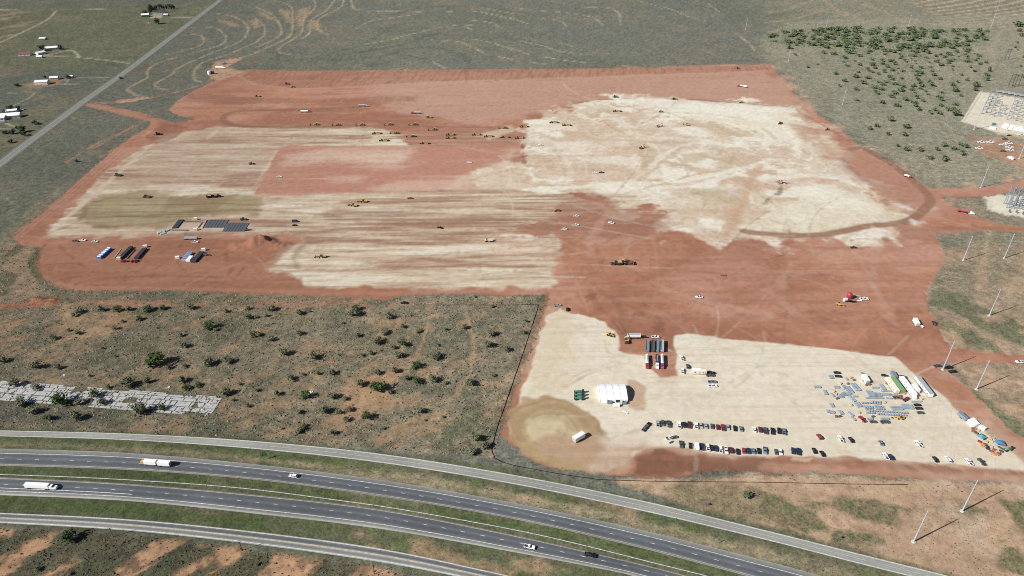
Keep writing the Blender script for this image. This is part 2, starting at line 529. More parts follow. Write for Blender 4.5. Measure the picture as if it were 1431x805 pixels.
# --- verge and median grass beside the highway
VERGE = pl(-300, 594, 0, 597, 176, 603, 360, 612, 540, 633, 690, 650, 740, 662, 900, 697, 1074, 737, 1200, 770, 1330, 806, 1500, 860, 1500, 1100, 690, 830, 533, 790, 357, 764, 176, 744, 0, 735, -300, 728)
a = area(VERGE, 3, 2, 'sm')
VEA = a
lay(a, alb(104, 101, 72))
lay(a * sstep(0.45, 0.8, F['sm']) * 0.55, alb(86, 97, 52))
lay(a * sstep(0.5, 0.8, F['mid']) * 0.35, alb(118, 106, 80))
lay(a * sstep(0.5, 0.8, F['mid']) * 0.35, alb(126, 115, 84))
lay(a * sstep(0.62, 0.85, F['tiny']) * 0.35, alb(66, 82, 38))
dry = alb(160, 140, 108)
for p, w in ((pl(0, 620, 176, 626, 357, 641, 533, 662, 714, 693, 890, 730, 1074, 776, 1200, 812), 7), (tp(1, 3, 0, 160, 300, 200, 700, 260, 1428, 365), 5),
             (tp(2, 3, 0, 370, 400, 440, 800, 545, 1428, 690), 7)):
    lay(line(p, w, 4, 4, 'sm') * 0.7, dry)
for p in (tp(1, 3, 620, 640, 760, 640, 1000, 680, 1428, 780, 1428, 805, 1200, 750, 900, 690), tp(1, 3, 530, 550, 650, 580, 640, 590, 540, 570), tp(2, 3, 0, 700, 140, 720, 300, 780, 0, 790), tp(1, 3, 800, 600, 960, 620, 940, 630, 810, 615),
          tp(0, 3, 1250, 150, 1428, 160, 1428, 180, 1300, 170), tp(2, 3, 0, 355, 170, 375, 160, 400, 0, 380), tp(2, 3, 440, 395, 700, 440, 680, 460, 460, 420)):
    lay(area(p, 3, 4, 'sm') * 0.7, alb(176, 140, 104))
for p, w in ((pl(0, 616, 176, 621, 357, 634, 533, 655), 5), (tp(0, 3, 0, 395, 500, 420, 1000, 470, 1428, 520), 9), (tp(2, 3, 0, 520, 400, 610, 800, 700, 1100, 780), 5), (tp(0, 3, 0, 218, 700, 240, 1428, 300), 4),
             (tp(1, 3, 0, 300, 700, 400, 1428, 530), 4)):
    lay(line(p, w, 3, 4, 'sm') * 0.55, alb(78, 100, 40))

# --- scrub with blow-outs south of the lower frontage road
SW = pl(-300, 732, 0, 738, 176, 748, 357, 768, 533, 793, 640, 815, 640, 1000, -300, 1000)
a = area(SW, 2.5, 1.5, 'tiny')
lay(a, alb(97, 91, 68))
lay(a * sstep(0.45, 0.8, F['mid']) * 0.5, alb(84, 82, 70))
lay(a * sstep(0.5, 0.75, F['dune']) * 0.45, alb(120, 104, 78))
lay(a * sstep(0.55, 0.8, F['tiny']) * 0.4, alb(74, 84, 48))
for p in (tp(0, 3, -60, 760, 60, 690, 200, 610, 300, 560, 250, 640, 120, 720, -60, 830), tp(0, 3, 200, 820, 330, 720, 440, 680, 500, 660, 430, 720, 280, 820), tp(0, 3, 560, 830, 700, 740, 880, 640, 980, 610, 850, 730, 740, 800, 660, 840),
          tp(0, 3, 1000, 790, 1100, 720, 1170, 710, 1160, 760, 1040, 800), tp(0, 3, 1240, 660, 1390, 670, 1300, 740, 1180, 820, 1060, 830, 1200, 740), tp(1, 3, 90, 680, 340, 710, 270, 820, 60, 820, 140, 740),
          tp(1, 3, 510, 740, 720, 760, 860, 800, 700, 830, 600, 800), tp(0, 3, 760, 595, 1000, 610, 900, 640, 800, 610), tp(0, 3, 0, 520, 100, 530, 60, 580, 0, 590), tp(0, 3, 1130, 630, 1300, 650, 1260, 680)):
    lay(a * area(p, 3.2, 6, 'dune') * (0.6 + 0.4 * sstep(.3, .6, F['tiny'])), alb(188, 138, 100))

# --- the graded site
SITE = pl(236, 154, 250, 140, 275, 125, 300, 112, 330, 104, 345, 97, 400, 99, 500, 99, 600, 97, 700, 97, 800, 96, 900, 95, 980, 91, 1040, 90, 1077, 91, 1085, 102, 1100, 120, 1115, 138, 1140, 158, 1165, 175,
          1200, 203, 1235, 228, 1260, 243, 1285, 256, 1303, 264, 1380, 261, 1431, 252, 1560, 235, 1560, 252, 1431, 264, 1380, 274, 1312, 276, 1335, 290, 1360, 302, 1400, 314, 1440, 318, 1440, 325, 1380, 321, 1330, 325, 1308, 326,
          1308, 332, 1318, 350, 1318, 370, 1308, 385, 1298, 400, 1293, 415, 1297, 432, 1308, 450, 1318, 468, 1330, 488,
          1431, 497, 1560, 505, 1560, 518, 1431, 509, 1340, 506, 1314, 507, 1345, 535, 1390, 580, 1431, 617, 1560, 735, 1560, 690, 1431, 674, 1270, 668, 1170, 661, 1071, 657, 1000, 655, 965, 660, 931, 666, 890, 667, 855, 662, 810, 656,
          764, 649, 739, 638, 716, 624, 702, 610, 703, 596, 712, 570, 730, 520, 750, 470, 760, 435, 768, 412, 700, 412, 640, 411, 560, 413, 535, 420, 515, 418, 480, 415, 420, 411, 340, 409, 250, 406,
          140, 405, 100, 405, 75, 397, 58, 385, 53, 370, 58, 350, 60, 345, 30, 342, 18, 335, 30, 320, 60, 297, 90, 270, 110, 252, 130, 235, 150, 218, 165, 205, 185, 190, 208, 178, 210, 170, 180, 163, 150, 155, 122, 149,
          126, 144, 160, 150, 200, 159, 220, 165, 240, 171, 275, 167, 250, 162)
sd_site = None
a = area(SITE, 0.9, 2.2, 'tiny')
SITEA = a
red = alb(190, 124, 94)
lay(a, red)
lay(a * sstep(0.4, 0.8, F['big']) * 0.5, alb(176, 110, 80))
rv = fbm(X + 30 * F['mid'], Y + 30 * F['edge'], 48, 5, 98, ax=1.6, rot=R(8))
lay(a * sstep(0.52, 0.75, rv) * 0.6, alb(158, 98, 70))
lay(a * sstep(0.55, 0.8, 1 - rv) * 0.55, alb(204, 148, 122))
lay(a * sstep(0.5, 0.8, F['sx2']) * 0.45, alb(190, 135, 112))
lay(a * sstep(0.55, 0.85, F['sx']) * 0.35, alb(158, 102, 78))
lay(a * sstep(0.6, 0.9, F['mid']) * 0.25, alb(160, 104, 80))
VEG = VEG * (1 - a)

b = area(pl(480, 104, 700, 100, 900, 97, 1080, 93, 1118, 138, 1160, 175, 1080, 150, 900, 138, 800, 145, 700, 172, 560, 160), 20, 25)
lay(b * 0.8, alb(196, 149, 124))
lay(b * sstep(0.45, 0.8, F['sx2']) * 0.4, alb(190, 134, 112))
lay(area(pl(1150, 165, 1310, 270, 1310, 330, 1320, 360, 1250, 350, 1150, 335, 1100, 200), 25, 30) * 0.4, alb(190, 138, 114))
# far cut slope, hatched by the dozers
CUT = pl(345, 97, 500, 99, 700, 97, 900, 95, 1077, 91, 1082, 98, 1000, 101, 900, 104, 800, 108, 700, 111, 600, 114, 500, 120, 420, 123, 360, 117, 335, 106)
b = area(CUT, 3, 2, 'sm')
hat = fbm(X, Y, 3.0, 2, 31, ax=8, rot=R(82))
lay(b * 0.6, alb(176, 117, 90))
lay(b * sstep(0.5, 0.8, hat) * 0.45, alb(142, 92, 66))
lay(line(pl(335, 107, 360, 118, 420, 124, 500, 121, 600, 115, 700, 112, 800, 109, 900, 105, 1000, 102, 1080, 99), 5, 2.5) * 0.6, alb(200, 146, 118))
lay(line(pl(238, 154, 252, 139, 280, 124, 310, 112, 350, 108), 6, 3) * 0.5, alb(196, 140, 112))
# ridged spoil along the upper left
b = area(tp(0, 0, 1060, 520, 1250, 530, 1428, 540, 1428, 580, 1200, 575, 1050, 560), 6, 6, 'sm')
lay(b * (0.25 + 0.5 * F['sxf']), alb(150, 98, 70))
b = area(tp(1, 0, 0, 545, 350, 555, 640, 535, 900, 530, 880, 560, 640, 565, 300, 570, 0, 575), 5, 5, 'sm')
lay(b * (0.2 + 0.6 * hat), alb(158, 106, 78))

# pale caliche uncovered on the pad
cream, white, ochre = alb(219, 200, 174), alb(236, 226, 210), alb(208, 176, 144)
P1 = pl(715, 190, 740, 172, 775, 158, 800, 145, 840, 139, 900, 138, 960, 140, 1040, 145, 1108, 150, 1118, 158, 1150, 177, 1172, 190, 1195, 212, 1190, 232, 1215, 258, 1250, 280, 1285, 292, 1278, 305, 1245, 313, 1235, 330, 1180, 335, 1120, 334,
        1060, 330, 990, 332, 960, 327, 925, 321, 935, 305, 960, 300, 930, 297, 870, 295, 840, 285, 800, 272, 700, 268, 640, 266, 655, 242, 690, 230, 728, 216)
b = area(P1, 34, 26)
b = sstep(0.22, 0.62, b + 0.75 * (fbm(X, Y, 26, 5, 99, ax=2.4, rot=R(-12)) - .5) * (1 - np.abs(2 * b - 1)) + 0.12 * (F['sx2'] - .5))
lay(b * 0.92, cream)
lay(b * sstep(0.45, 0.8, F['sx2'] * .5 + F['mid'] * .5) * 0.5, ochre)
lay(b * sstep(0.5, 0.85, fbm(X, Y, 40, 4, 33, ax=2.5, rot=R(-15))) * 0.6, white)
lay(b * sstep(0.55, 0.85, F['sx']) * 0.3, alb(196, 164, 132))
w1 = fbm(X + 40 * F['mid'], Y + 60 * F['edge'], 22, 5, 71, ax=3.0, rot=R(-24))
lay(b * sstep(0.55, 0.75, w1) * 0.55, alb(196, 158, 122))
lay(b * sstep(0.5, 0.75, 1 - w1) * 0.7, alb(236, 227, 208))
lay(b * sstep(0.6, 0.8, fbm(X, Y, 34, 4, 100, ax=2.5, rot=R(10))) * 0.5, alb(206, 162, 138))
lay(area(pl(960, 146, 1040, 148, 1105, 156, 1130, 180, 1120, 205, 1085, 205, 1050, 178, 980, 168, 930, 160), 8, 12, 'sm') * .7, alb(234, 224, 198))
lay(area(pl(1060, 300, 1130, 255, 1200, 270, 1240, 300, 1190, 316, 1110, 325, 1050, 322), 10, 14, 'sm') * .55, alb(230, 219, 192))
lay(area(pl(800, 170, 900, 160, 960, 200, 900, 250, 800, 262, 740, 240), 20, 20) * .3, alb(212, 176, 148))
for q in range(3):                                            # red soil bleeding in from the east and north
    e_ = area(pl(1118, 150, 1165, 178, 1215, 215, 1300, 270, 1290, 300, 1245, 285, 1200, 250, 1165, 215, 1120, 185), 10 + 10 * q, 22, 'edge')
    lay(e_ * sstep(0.35, 0.75, fbm(X, Y, 16, 4, 80 + q, ax=2.2, rot=R(-35))) * .5, alb(192, 138, 112))
lay(line(pl(775, 158, 800, 146, 842, 139, 900, 137.5, 960, 139, 1040, 145, 1108, 150, 1120, 158, 1152, 176, 1175, 190), 4, 2.5, 3, 'sm') * .55, alb(150, 100, 76))
P2 = pl(300, 178, 360, 178, 440, 177, 535, 180, 560, 190, 575, 205, 400, 204, 357, 270, 420, 272, 640, 266, 800, 272, 860, 290, 790, 300, 700, 322, 780, 333, 787, 345, 777, 380, 771, 402, 640, 404, 480, 402, 440, 402, 420, 393, 392, 382, 370, 376,
        398, 350, 420, 337, 435, 328, 350, 325, 300, 330, 200, 330, 62, 332, 75, 315, 110, 280, 150, 240, 200, 205, 230, 190)
b = area(P2, 4, 6, 'sm')
m1 = 0.42 * fbm(X, Y, 9, 5, 101, ax=9, rot=R(-1)) + 0.33 * fbm(X, Y, 22, 4, 102, ax=5) + 0.25 * fbm(X, Y, 5, 3, 103, ax=20, rot=R(.5))
lay(b * 0.93, alb(208, 183, 154))
lay(b * sstep(0.48, 0.64, m1) * 0.75, alb(188, 148, 122))
lay(b * sstep(0.57, 0.74, m1) * 0.75, alb(158, 110, 84))
lay(b * sstep(0.52, 0.68, 1 - m1) * 0.75, alb(229, 214, 190))
lay(b * sstep(0.55, 0.85, F['mid']) * 0.4, alb(206, 160, 136))
lay(b * sstep(0.6, 0.85, fbm(X, Y, 3.0, 4, 95, ax=9)) * 0.3, alb(148, 116, 92))
# pinkish upper left benches
lay(area(pl(300, 178, 400, 180, 360, 250, 150, 262, 120, 275, 150, 240, 200, 205), 8, 10) * 0.38, alb(176, 136, 112))
# olive subsoil
b = area(tp(0, 1, 560, 290, 800, 265, 1000, 290, 1250, 285, 1428, 300, 1428, 400, 1150, 400, 900, 470, 560, 470, 440, 430, 480, 350), 7, 7, 'sm')
lay(b * 0.75, alb(158, 136, 90))
lay(b * sstep(0.5, 0.75, F['sx']) * 0.6, alb(126, 98, 66))
lay(b * sstep(0.55, 0.85, F['sxf']) * 0.5, alb(184, 162, 122))
lay(area(tp(0, 1, 900, 290, 1300, 290, 1200, 380, 960, 370), 9, 8, 'sm') * 0.45, alb(142, 100, 74))
# brown moisture streaks across the middle
b = area(pl(500, 268, 600, 268, 720, 266, 800, 275, 870, 283, 940, 300, 900, 330, 800, 331, 700, 325, 560, 333, 480, 320, 450, 300), 8, 8, 'sm')
lay(b * sstep(0.36, 0.78, F['sx'] * .6 + F['sx2'] * .25 + F['sxf'] * .15) * 0.8, alb(158, 112, 86))
lay(b * sstep(0.58, 0.8, 1 - F['sx']) * 0.5, alb(200, 174, 136))
lay(area(pl(780, 285, 838, 270, 870, 292, 930, 302, 940, 318, 905, 332, 786, 331, 770, 305), 8, 7, 'sm') * 0.7, alb(166, 108, 84))
for p, w in ((tp(0, 1, 440, 440, 620, 462, 800, 452, 960, 430), 5), (tp(0, 1, 480, 350, 450, 420, 380, 460, 270, 500), 4), (tp(1, 1, 0, 375, 300, 390, 480, 410), 5), (tp(1, 1, 560, 400, 900, 400, 1428, 395), 6),
             (tp(1, 1, 600, 270, 900, 270, 1428, 262), 5), (tp(1, 1, 230, 690, 215, 630, 280, 560, 430, 535, 700, 540), 6), (tp(2, 1, 0, 300, 300, 285, 480, 280), 6), (tp(1, 1, 560, 440, 1000, 435, 1428, 425), 5),
             (tp(0, 1, 520, 330, 700, 285, 830, 270), 3), (tp(0, 1, 640, 190, 900, 185, 1160, 188), 2.5)):
    lay(line(p, w, 3, 2) * 0.5, alb(140, 106, 80))
# white haul tracks west side
for p, w in ((tp(0, 1, 830, 15, 700, 130, 560, 250, 420, 370, 270, 500), 5), (tp(0, 1, 880, 40, 680, 130), 3), (tp(0, 1, 280, 505, 600, 500, 1000, 495), 6), (tp(0, 0, 1220, 710, 1150, 770), 5), (tp(1, 1, 0, 230, 80, 110, 160, 10), 2.5)):
    lay(line(p, w, 3, 2) * 0.6, alb(222, 194, 164))
# pink subgrade pad
b = area(pl(393, 204, 575, 205, 700, 205, 736, 199, 728, 216, 690, 229, 655, 241, 640, 263, 560, 267, 470, 270, 356, 271), 2.5, 3, 'sm')
lay(b * 0.95, alb(192, 128, 104))
lay(b * sstep(0.5, 0.85, F['sx2']) * 0.4, alb(200, 146, 124))
for p in (tp(1, 1, 180, 60, 400, 30, 880, 30, 860, 110, 780, 140, 640, 130, 420, 100, 180, 120), tp(1, 1, 640, 260, 800, 215, 1100, 210, 1200, 190, 1100, 245, 700, 275), tp(1, 1, 430, 200, 560, 195, 580, 208, 460, 210),
          tp(1, 1, 1340, 110, 1428, 40, 1428, 250, 1080, 255, 1150, 190)):
    lay(area(p, 12, 14, 'sx2') * (0.38 + 0.55 * F['sx2']), alb(217, 185, 161))
# scraper lanes north of it
b = area(pl(540, 181, 700, 180, 735, 186, 730, 202, 575, 204, 556, 190), 5, 4, 'sm')
lay(b * 0.8, alb(172, 114, 90))
lay(b * sstep(0.5, 0.8, F['sx']) * 0.5, alb(196, 158, 130))
lay(line(pl(320, 176, 440, 177, 560, 176, 640, 177, 700, 178), 9, 4) * 0.6, alb(150, 100, 80))
for p in (tp(1, 0, 640, 730, 760, 720, 720, 780, 640, 790), tp(1, 0, 1200, 750, 1330, 720, 1428, 690, 1428, 730, 1300, 780)):
    lay(area(p, 5, 4, 'sm') * 0.7, alb(214, 190, 158))
# water-truck loop, wet haul road
wet = alb(150, 100, 76)
lay(line(pl(500, 150, 430, 153, 370, 154, 330, 156, 312, 163, 318, 172, 345, 177, 420, 178, 470, 177), 11, 3) * 0.75, wet)
lay(line(pl(500, 150, 430, 152, 357, 154), 6, 4) * 0.4, wet)
HAUL = pl(1190, 208, 1205, 207, 1222, 215, 1247, 230, 1273, 250, 1293, 268, 1300, 281, 1290, 294, 1272, 307, 1247, 313, 1212, 316, 1179, 323, 1147, 328, 1110, 329, 1071, 327, 1040, 323)
lay(line(HAUL, 11, 2.2) * 0.75, alb(152, 104, 78))
lay(line(pl(1178, 222, 1186, 235, 1200, 247, 1208, 252), 13, 6) * 0.5, alb(150, 96, 74))
lay(area(pl(1180, 205, 1240, 232, 1290, 265, 1297, 282, 1280, 298, 1255, 290, 1215, 258, 1190, 235), 8, 10) * 0.55, alb(178, 120, 96))
lay(line(HAUL, 11, 2.2) * 0.45, alb(150, 104, 78))
for p in (tp(3, 1, 500, 500, 600, 470, 660, 480, 640, 540, 560, 550, 480, 530), tp(3, 0, 0, 680, 120, 740, 160, 805, 0, 805), tp(3, 1, 680, 320, 780, 350, 800, 370, 720, 350), tp(3, 0, 0, 590, 160, 600, 170, 620, 0, 625), tp(3, 1, 800, 420, 860, 440, 840, 465, 790, 455)):
    lay(area(p, 5, 6, 'sm') * 0.75, alb(232, 218, 202))
for p in (tp(2, 0, 440, 560, 800, 545, 1428, 590, 1428, 680, 1000, 640, 840, 600), tp(2, 1, 420, 260, 640, 230, 830, 235, 1000, 225, 1200, 170, 1400, 95, 1428, 105, 1250, 190, 1000, 250, 700, 270, 480, 285)):
    lay(area(p, 4, 6, 'sm') * 0.65, white)
for p, w in ((tp(2, 1, 650, 230, 780, 150, 880, 70, 980, 10), 5), (tp(2, 1, 780, 10, 840, 50, 850, 80), 3), (tp(2, 1, 1050, 200, 1200, 150, 1428, 95), 4), (tp(2, 1, 1380, 120, 1330, 220, 1290, 330, 1250, 420, 1200, 510), 7),
             (tp(2, 1, 890, 20, 960, 130, 985, 190), 3)):
    lay(line(p, w, 2.5, 2) * 0.55, alb(204, 164, 132) if w > 4 else alb(222, 204, 172))
for p in (tp(2, 1, 720, 60, 850, 60, 800, 140, 740, 130), tp(2, 1, 940, 50, 1080, 60, 1040, 110, 960, 110), tp(2, 1, 1150, 100, 1240, 90, 1240, 150, 1160, 140), tp(2, 1, 990, 250, 1150, 250, 1260, 300, 1240, 350, 1120, 300, 1000, 280)):
    lay(area(p, 4, 5, 'sm') * 0.6, alb(188, 162, 122))
lay(area(tp(2, 1, 1190, 350, 1270, 370, 1260, 500, 1180, 510), 5, 5, 'sm') * 0.6, alb(204, 160, 128))
lay(area(tp(2, 1, 1180, 530, 1428, 530, 1428, 805, 900, 805, 1000, 660), 18, 12) * 0.35, alb(192, 134, 112))
# haul tracks, terraces and cuts on the big pale area
for p, w, c_, al in ((pl(735, 265, 800, 262, 860, 258, 915, 256, 960, 251, 1000, 244, 1035, 236, 1066, 227), 11, alb(233, 222, 202), .75), (pl(868, 258, 895, 245, 912, 232, 925, 218, 945, 206, 962, 202), 7, alb(230, 217, 194), .7),
                     (pl(925, 220, 918, 206, 905, 200), 5, alb(228, 214, 190), .6), (pl(1062, 230, 1050, 250, 1042, 272, 1030, 295, 1018, 315, 1008, 332), 10, alb(200, 156, 122), .4), (pl(770, 205, 785, 225, 790, 245), 3, alb(190, 158, 126), .6),
                     (pl(940, 214, 955, 228, 962, 246), 6, alb(196, 158, 124), .6), (pl(893, 205, 898, 225, 902, 238), 6, alb(200, 166, 132), .6), (pl(836, 160, 850, 175, 880, 190, 905, 205), 3.5, alb(190, 156, 124), .6),
                     (pl(890, 150, 960, 150, 1040, 158, 1085, 172, 1110, 195, 1118, 220), 7, alb(236, 228, 206), .6), (pl(905, 158, 970, 158, 1035, 166, 1070, 182, 1092, 205, 1098, 225), 5, alb(206, 178, 140), .6),
                     (pl(925, 166, 985, 167, 1030, 176, 1060, 192, 1078, 215), 6, alb(234, 224, 200), .55), (pl(945, 176, 990, 177, 1025, 186, 1048, 202, 1060, 222), 5, alb(204, 172, 136), .55), (pl(1120, 162, 1140, 185, 1160, 215, 1180, 240, 1215, 268, 1250, 288), 6, alb(198, 150, 122), .5),
                     (pl(1100, 235, 1130, 255, 1170, 275, 1220, 295, 1250, 303), 5, alb(230, 218, 192), .5), (pl(1086, 254, 1092, 262, 1088, 270, 1078, 274, 1068, 284), 3, alb(120, 92, 66), .7), (pl(1128, 200, 1150, 230, 1190, 262), 4, alb(224, 210, 184), .5),
                     (pl(640, 205, 700, 214, 780, 218, 860, 216), 4, alb(190, 160, 128), .5), (pl(740, 232, 800, 236, 880, 238), 4, alb(188, 152, 122), .5), (pl(730, 202, 731, 212, 733, 228), 4, alb(140, 82, 62), .7)):
    lay(line(p, w, 2.5, 3.0, 'sm') * al, c_)
# machine arcs and tracks on the red floor
trk = alb(198, 146, 122)
drk = alb(152, 98, 74)
for p, w in ((tp(3, 1, 490, 600, 540, 680, 600, 800), 6), (tp(3, 2, 590, 0, 660, 120, 720, 210), 6), (tp(3, 1, 620, 590, 580, 640, 600, 740), 5), (tp(3, 1, 260, 600, 140, 660, 80, 800), 6), (tp(3, 1, 0, 590, 200, 600, 500, 600, 700, 560, 850, 540), 7),
             (tp(2, 1, 470, 330, 540, 380, 480, 460, 450, 520, 440, 620), 8), (tp(2, 1, 660, 520, 640, 600, 600, 660), 5), (tp(2, 2, 860, 20, 1100, 90, 1428, 160), 8), (tp(3, 2, 0, 20, 100, 100, 160, 170), 6)):
    lay(line(p, w, 3, 3) * 0.5, trk)
for p, w in ((tp(2, 2, 490, 20, 580, 90, 620, 180, 635, 270), 7), (tp(2, 2, 440, 20, 480, 110, 560, 170, 600, 240), 5), (tp(3, 2, 320, 200, 350, 155, 480, 160), 3), (tp(2, 2, 560, 60, 700, 130, 820, 180), 4), (tp(2, 1, 1050, 740, 1120, 770, 1130, 805), 3),
             (tp(2, 1, 720, 610, 860, 680, 1000, 710, 1120, 720), 3), (tp(2, 1, 470, 560, 500, 690, 560, 770), 3), (tp(2, 2, 640, 250, 760, 250, 900, 280), 3)):
    lay(line(p, w, 2.5, 2) * 0.5, drk)
for p in (tp(2, 2, 790, 195, 850, 200, 855, 250, 800, 255), tp(2, 2, 690, 150, 780, 155, 760, 170, 700, 165), tp(2, 2, 725, 95, 755, 95, 755, 115, 730, 112), tp(2, 2, 1110, 240, 1135, 240, 1130, 258, 1112, 256), tp(2, 2, 400, 50, 470, 45, 480, 80, 420, 90)):
    lay(area(p, 2.5, 2, 'tiny') * 0.6, alb(138, 84, 62))
# west haul road striping and the lower left yard
for i in range(7):
    o = (i - 3) * 13
    lay(line(tp(0, 1, 690 + o, 20, 560 + o, 130, 400 + o, 270, 230 + o, 400, 90 + o, 520), 2.2, 2, 2) * 0.4, (drk, trk)[i % 2])
b = area(pl(56, 342, 200, 336, 340, 335, 400, 348, 372, 378, 420, 400, 540, 412, 480, 416, 340, 409, 140, 406, 90, 404, 60, 388, 53, 370), 4, 4)
lay(b * 0.75, alb(166, 106, 78))
lay(b * sstep(0.5, 0.8, F['sx2']) * 0.4, alb(186, 126, 96))
for p in (tp(0, 1, 250, 560, 210, 640, 230, 740, 290, 800), tp(0, 1, 330, 570, 420, 650, 520, 720), tp(0, 1, 310, 740, 400, 780, 600, 790), tp(0, 1, 320, 760, 420, 740, 560, 760), tp(0, 1, 700, 800, 690, 740, 720, 715, 760, 712),
          tp(0, 1, 1240, 780, 1290, 690), tp(0, 1, 1300, 760, 1350, 690), tp(0, 1, 560, 750, 900, 735, 1300, 750)):
    lay(line(p, 2.0, 1.6, 1.5) * 0.55, alb(140, 86, 62))
lay(line(pl(62, 386, 80, 397, 110, 401, 250, 403, 400, 407, 530, 410, 640, 408, 765, 407), 5, 2.5) * 0.4, alb(190, 130, 104))

# tyre tracks left by the machines
tr = random.Random(3)


def rand_tracks(poly, n, lmin, lmax, w, cols, al, turn=0.5, ang=None):
    P = np.array(poly)
    lo, hi = P.min(0), P.max(0)
    k = 0
    while k < n:
        x, y = tr.uniform(lo[0], hi[0]), tr.uniform(lo[1], hi[1])
        if not inside(np.array([x]), np.array([y]), poly)[0]:
            continue
        k += 1
        h = tr.uniform(0, 6.28) if ang is None else R(ang) + tr.gauss(0, .12)
        cv = tr.uniform(-turn, turn)
        L = tr.uniform(lmin, lmax)
        pts = [(x, y)]
        for i in range(6):
            h += cv * .3
            x += math.cos(h) * L / 6
            y += math.sin(h) * L / 6
            pts.append((x, y))
        lay(line(pts, tr.uniform(*w), 1.2, 1.0, 'tiny', 3) * SITEA * tr.uniform(*al), tr.choice(cols))


RED_FLOOR = pl(790, 335, 900, 332, 1080, 336, 1300, 330, 1310, 380, 1290, 420, 1310, 470, 1200, 480, 1000, 465, 870, 455, 790, 425)
rand_tracks(RED_FLOOR, 60, 30, 160, (1.2, 3.0), (trk, drk, drk, alb(190, 138, 112)), (.15, .45))
rand_tracks(P1, 70, 30, 180, (1.5, 4.0), (alb(190, 158, 124), alb(226, 208, 180), alb(176, 140, 106)), (.15, .45))
rand_tracks(P2, 60, 60, 220, (1.0, 3.0), (alb(160, 126, 96), alb(222, 202, 172), alb(140, 106, 80)), (.2, .5), .1, 0)
rand_tracks(pl(250, 130, 400, 105, 1050, 100, 1090, 130, 900, 135, 740, 150, 600, 172, 260, 165), 40, 60, 260, (1.5, 4), (trk, drk), (.15, .4), .15, 0)
rand_tracks(pl(60, 345, 380, 340, 400, 400, 100, 400), 30, 20, 90, (.8, 2.0), (drk, trk, alb(128, 76, 54)), (.2, .5), .6)

# --- the caliche lot
LOT = pl(768, 440, 783, 432, 800, 439, 820, 443, 845, 450, 860, 462, 866, 478, 864, 490, 875, 495, 900, 497, 912, 515, 922, 526, 945, 524, 948, 510, 945, 490, 945, 470, 960, 468, 1071, 478, 1140, 486, 1200, 494, 1250, 498, 1258, 505, 1275, 520,
         1310, 548, 1340, 575, 1371, 600, 1400, 622, 1431, 648, 1560, 755, 1560, 690, 1431, 657, 1380, 654, 1290, 646, 1240, 642, 1170, 639, 1110, 637, 1050, 638, 1000, 633, 970, 628, 940, 625, 915, 625, 895, 632, 880, 642, 868, 652, 850, 656, 820, 656,
         800, 654, 775, 646, 750, 637, 728, 624, 713, 606, 712, 590, 722, 565, 735, 530, 745, 500, 755, 465)
b = area(LOT, 1.2, 2.2, 'sm')
LOTA = b
lay(b, alb(227, 211, 187))
lay(b * sstep(0.45, 0.8, F['mid']) * 0.45, alb(226, 216, 198))
lay(b * sstep(0.45, 0.8, F['mid'] * .5 + F['sm'] * .5) * 0.45, alb(216, 192, 160))
lay(b * sstep(0.6, 0.9, F['sxf']) * 0.3, alb(200, 174, 142))
VEG = VEG * (1 - b)
lay(area(pl(930, 600, 1000, 560, 1150, 590, 1250, 540, 1431, 640, 1431, 657, 1200, 640, 960, 624), 25, 25) * .55, alb(222, 203, 175))
lay(area(tp(2, 2, 210, 130, 340, 150, 330, 400, 300, 560, 100, 600, 130, 400, 180, 250), 10, 8) * 0.5, alb(212, 186, 146))
b2 = area(tp(2, 2, 60, 615, 200, 605, 350, 640, 470, 720, 530, 800, 530, 900, 420, 1020, 250, 990, 100, 930, 0, 850, -10, 700), 1.6, 3, 'sm')
lay(b2 * 0.85, alb(180, 146, 101))
cx_, cy_ = tl(2, 2, 235, 800)
rr_ = np.sqrt((X - cx_) ** 2 + (Y - cy_) ** 2) + 5 * (F['sm'] - .5)
lay(b2 * sstep(0.1, 0.9, np.sin(rr_ / 1.25)) * 0.35, alb(158, 122, 80))
lay(b2 * sstep(0.5, 0.9, np.sin(rr_ / 0.8 + 1)) * 0.3, alb(206, 174, 128))
lay(b2 * sstep(17, 24, rr_) * (1 - sstep(34, 40, rr_)) * 0.5, alb(164, 124, 80))
lay(area(tp(2, 2, 110, 750, 250, 735, 290, 760, 200, 830, 110, 860), 4, 5, 'sm') * 0.75, alb(214, 192, 148))
lay(line(tp(2, 2, 60, 690, 200, 640, 330, 650), 3, 3, 2) * 0.35, alb(206, 172, 128))
b3 = area(tp(2, 3, 60, 110, 200, 50, 480, 40, 700, 70, 860, 100, 690, 140, 660, 210, 420, 215, 260, 160, 120, 130), 4, 6, 'sm')
lay(b3 * 0.7, alb(200, 160, 130))
lay(b3 * sstep(0.5, 0.8, F['sx2']) * 0.5, alb(180, 138, 106))
lay(area(tp(2, 3, 20, 60, 140, 160, 290, 215, 420, 215, 380, 190, 200, 140, 110, 60), 2.5, 3, 'sm') * 0.7, alb(184, 152, 102))
lay(area(tp(2, 3, 300, 0, 420, 0, 400, 30, 320, 35), 4, 3, 'sm') * 0.5, alb(216, 198, 156))
lay(area(tp(2, 3, 540, 0, 720, 0, 880, 40, 700, 80, 540, 95), 5, 5, 'sm') * 0.6, alb(224, 206, 184))
b4 = area(tp(2, 3, 690, 140, 800, 108, 900, 110, 1050, 140, 1200, 152, 1428, 160, 1428, 218, 1100, 215, 950, 240, 860, 260, 660, 255, 680, 190), 2.5, 4, 'sm')
lay(b4 * 0.85, alb(132, 82, 58))
lay(b4 * sstep(0.5, 0.8, F['sx']) * 0.4, alb(160, 104, 78))
b5 = area(tp(3, 3, 0, 150, 500, 160, 900, 185, 1428, 228, 1428, 250, 700, 215, 0, 190), 2, 3, 'sm')
lay(b5 * 0.55, alb(160, 104, 78))
